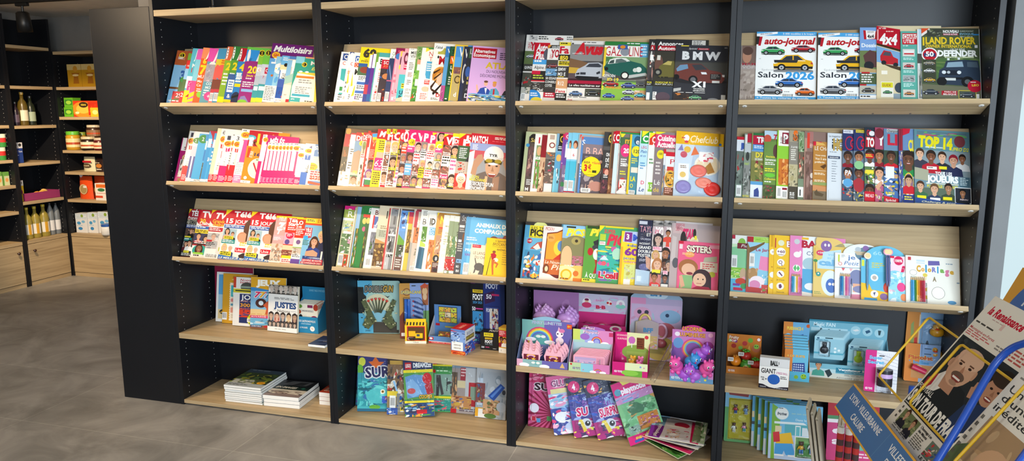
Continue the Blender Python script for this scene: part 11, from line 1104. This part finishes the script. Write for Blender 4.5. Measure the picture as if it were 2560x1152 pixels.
def pouch(side,z,p0,p1,vt,name,cat,label,col,ops,dd=.06,cap=None,group=None,th=.03):
 P,w,h,M=gro(side,z,p0,p1,vt,dd)
 root=thing(name,label,cat,M,group)
 mb=MB();n=8
 def pt(i,j,s):x,y=i/n,j/n;return(w*(x+(.5-x)*.12*y),h*y,s*th*math.sin(math.pi*min(.98,max(.02,x)))**.6*(1-y**2.2*.9)-.03)
 for s in(1,-1):
  for i in range(n):
   for j in range(n):
    f=[pt(i,j,s),pt(i+1,j,s),pt(i+1,j+1,s),pt(i,j+1,s)];mb.face(f if s>0 else f[::-1],col)
 mb.face([pt(i,0,1)for i in range(n+1)]+[pt(i,0,-1)for i in reversed(range(n+1))],col)
 mb.build('bag',PRINT,root,smooth=True)
 mb=MB();A=Art(mb,w*.7,h*.62,th-.028,x0=w*.15,y0=h*.12);A.run(ops);
 if ops:mb.build('label',PRINT,root)
 if cap:mb=MB();mb.tube([(w*.22,h*.95,-.03),(w*.12,h*1.05,-.03)],.012,cap,10);mb.build('cap',PLAST,root)
for a in(((20,31,262),'small dark bottle at the left of the upper bottle shelf','2a1c24','3a3a3a','6a5a6a'),((31,45,255),'dark violet bottle second on the upper bottle shelf','241826','2a2a2a','5a4a5a'),((44,64,230),'tall olive oil bottle with gold top and white label','5a4a1a','b89a4a','d8d0b8'),((66,84,240),'tall dark green bottle beside the olive oil bottle','1c2418','1a1a1a','9aa890')):
 bottle('L',1.294,*a[0],a[1],*a[2:],group='bottles on the upper shelf of the left grocery unit')
pack('L',.996,32,57,357,'grocery_box','box','blue and white box on the left grocery unit','24408a',[('r',0,0,1,.28,'d8d8dc'),('e',.3,.12,.15,.08,'2a2a2a'),('e',.75,.12,.15,.08,'2a2a2a'),('t',.1,.38,.1,'Fior','e0e4f0',.35),('t',.55,.38,.1,'Fiore','e0e4f0',.38),('ln',.2,.6,.8,.66,1,'c8d0e8')])
pack('L',.687,45,59,452,'grocery_box','box','yellow and white packet at the left of the low grocery shelf','e8c42a',[('r',0,0,1,.25,'e0e0dc'),('t',.2,.06,.1,'LI','2a2a2a',.6),('e',.5,.55,.3,.12,'8a2a5a')])
P,w,h,M=gro('L',.687,64,152,484,.03)
root=thing('display_tray','purple open tray of orange packets on the low grocery shelf','tray',M)
mb=MB();mb.box((0,0,-.15),(w,.004,0),'7a2a5a');mb.box((0,.004,-.002),(w,h,0),'9a3a6a');mb.box((0,.004,-.15),(.002,h,-.002),'6a2450');mb.box((w-.002,.004,-.15),(w,h,-.002),'9a3a6a');mb.build('tray_body',CARD,root)
for k in range(4):
 Mk=M@Matrix.Translation((w*(.42+.1*k),.012+.007*k,-.05-.02*(k%2)))@Matrix.Rotation(math.radians(25-16*k),4,'Z')
 r=thing('snack_packet','orange snack packet, '+ORD[k]+' from the left in the purple tray','packet',Mk,'orange snack packets in the purple tray');mb=MB();mb.ball((0,.022,0),.03,['e8742a','f0a03a','e8b04a','f0c070'][k],1.2,.75,.5,12,8);mb.build('wrapper',PRINT,r,smooth=True)
for k,(a,b,v)in enumerate(((58,76,520),(77,96,517),(98,118,512))):bottle('L',.372,a,b,v,'sunflower oil bottle, '+ORD[k]+' from the left on the cupboard top','9a8a3a','c8b02a','e8e4d8',('d8a02a',),group='sunflower oil bottles on the cupboard')
for k,(a,b,v)in enumerate(((118,132,508),(133,147,508))):bottle('L',.372,a,b,v,'clear bottle with white label, '+('left','right')[k]+' one on the cupboard top','7a8084','2a2a2e','e4e4e4',(),kind='pet',group='clear bottles on the cupboard')
for k,v in enumerate((326,360)):
 P,w,h,M=gro('L',1.03+.103*(1-k),-6,12,v,.06)
 r=thing('tin','green and red tin, '+('upper','lower')[k]+' of two stacked at the left edge','tin',Matrix.Translation(P+Vector((0,w/2,0))),'tins at the left edge');mb=MB();mb.lathe([(w/2,0),(w/2,.035),(w/2,.07),(w/2,.1)],'c8202a',18,cols=['3a8a3a','c8302a','d8e0c8']);mb.build('can',PRINT,r)
for k,(a,b)in enumerate(((-8,7),(8,25))):pack('L',.83,a+3,b-1,430,'grocery_box','box','green and cream pack at the left edge, '+('left','right')[k]+' of the pair','6aa04a',[('r',0,.3,1,1,'c8d0a0'),('e',.5,.6,.3,.15,'e0a05a')],group='green packs at the left edge')
pack('B',1.604,168,246,161,'grocery_box','box','wide yellow box with brown figures on the upper rear shelf','b88a1a',[('r',0,0,1,.25,'d0b878'),('r',.45,0,.46,1,'8a6410')]+[x for k in range(2)for x in(('e',.26+.46*k,.2,.07,.13,'c89030'),('p',[(.12+.46*k,.38),(.4+.46*k,.38),(.34+.46*k,.52),(.36+.46*k,.85),(.17+.46*k,.85),(.2+.46*k,.52)],'9a6018'),('e',.26+.46*k,.48,.1,.05,'e0c890'))])
for k in range(2):
 P,w,h,M=gro('B',1.36+.079*k,161,183,244+22*(1-k),.05)
 r=thing('grocery_box','bright green box, '+('lower','upper')[k]+' of two stacked on the rear shelf','box',M,'green boxes on the rear grocery unit');mb=MB();mb.box((0,0,-.08),(w,.078,0),'6ab82a');Art(mb,w,.078,0).run([('r',.1,.2,.9,.75,'3a8a2a'),('e',.5,.5,.3,.2,'a8d84a')]);mb.build('carton',CARD,r)
pack('B',1.36,183,246,252,'grocery_box','box','glowing red and orange box beside the green boxes','d8401e',[('e',.4,.55,.45,.5,'f0902a'),('e',.4,.5,.28,.3,'f8c04a'),('e',.42,.25,.18,.18,'3a2a1a'),('t',.32,.2,.1,'KEBAB','f0d84a',.2,2),('ph',.6,.1,1,.9,'c8301a e8701e d8401a',3,7),('e',.15,.75,.08,.08,'f8e8b0')],dd=.02)
pack('B',1.36,227,250,269,'grocery_box','box','small yellow box in front of the red and orange box','f0b82a',[('e',.5,.5,.3,.25,'f8e08a')],.02,0)
jar('B',1.083,170,196,328,'mustard coloured jar with green lid on the rear shelf','c8982a','6ac03a','e8d8a0',.05)
jar('B',1.083,199,214,330,'mustard coloured jar behind the dark jar','b88a2a','8aa03a','e0c890',.15)
jar('B',1.083,208,238,341,'dark jar with cream lid and label','2a1814','d8c8a0','efe0c0',.05)
jar('B',1.083,239,262,344,'dark red jar partly hidden by the end panel','5a1418','c8b8a0','e8d0b0',.05)
jar('B',1.083,222,250,312,'brown jar with pale lid stacked above the dark jar','3a2418','d0c4a8','8a6a4a',.1,.1)
mb=MB()
pouch('B',.902,203,233,392,'coffee_bag','bag','cream coffee bag with red top on the rear shelf','d8d4b0',[('r',0,-0,1,.2,'b81a2a'),('e',.5,.55,.45,.25,'5a4a34'),('t',.15,.5,.12,'CAFÉ','e8e0c0',.6,2)])
pouch('B',.902,233,262,395,'coffee_bag','bag','dark coffee bag beside the cream one','2a1c1c',[('e',.5,.5,.35,.25,'c8803a'),('ln',.1,.1,.9,.25,1,'d8c8a8'),('r',.2,.85,.8,.97,'d8d0c0')])
pouch('B',.667,192,226,440,'detergent_pouch','pouch','orange detergent pouch with white cap on the rear shelf','e0501e',[('e',.45,.5,.42,.36,'d8b88a'),('e',.45,.5,.34,.3,'a8905a'),('r',.45,.25,.8,.4,'e8e4dc')],cap='e8e4e0',dd=.05)
pouch('B',.667,229,256,440,'detergent_pouch','pouch','orange detergent pouch behind the white carton','c8461e',[('e',.5,.55,.4,.3,'c8a060')],dd=.08)
pack('B',.667,238,268,458,'grocery_box','box','white carton with orange top in front of the pouches','ece6dc',[('r',.1,.05,.9,.25,'e0702a'),('e',.5,.38,.3,.1,'3a7a4a'),('t',.15,.52,.08,'Lessive','c83a2a',.7),('r',0,.72,.6,.85,'d84a2a')],.06,0)
for k,(a,b)in enumerate(((189,216),(220,242),(246,275))):pack('B',.372,a,b,533-2*k,'tissue_pack','pack','white tissue pack with blue flowers, '+ORD[k]+' from the left on the rear cupboard','e4e6e8',[('ph',0,0,1,.3,'d0dce4 c8d4dc e8ecf0',3,6),('c',.62,.12,.08,'8aa83a'),('e',.3,.5,.18,.08,'4a9ad0'),('e',.7,.42,.16,.07,'7ab8e0'),('e',.4,.78,.2,.08,'3a8ac8'),('ln',.1,.6,.9,.68,1,'a8c8dc')],.1,.05+.012*k,'tissue packs on the rear cupboard')
P,w,h,M=gro('B',.372,252,276,560,0)
r=thing('tub','white tub with blue lid in front of the tissue packs','tub',Matrix.Translation(P+Vector((w/2,.022,0))));mb=MB();mb.lathe([(w*.42,0),(w*.48,.01),(w*.5,h*.7),(w*.44,h*.8)],'e8e8e6',18);mb.build('body',PLAST,r,smooth=True);mb=MB();mb.lathe([(w*.46,h*.8),(w*.46,h)],'2a5ab0',18);mb.build('lid',PLAST,r)
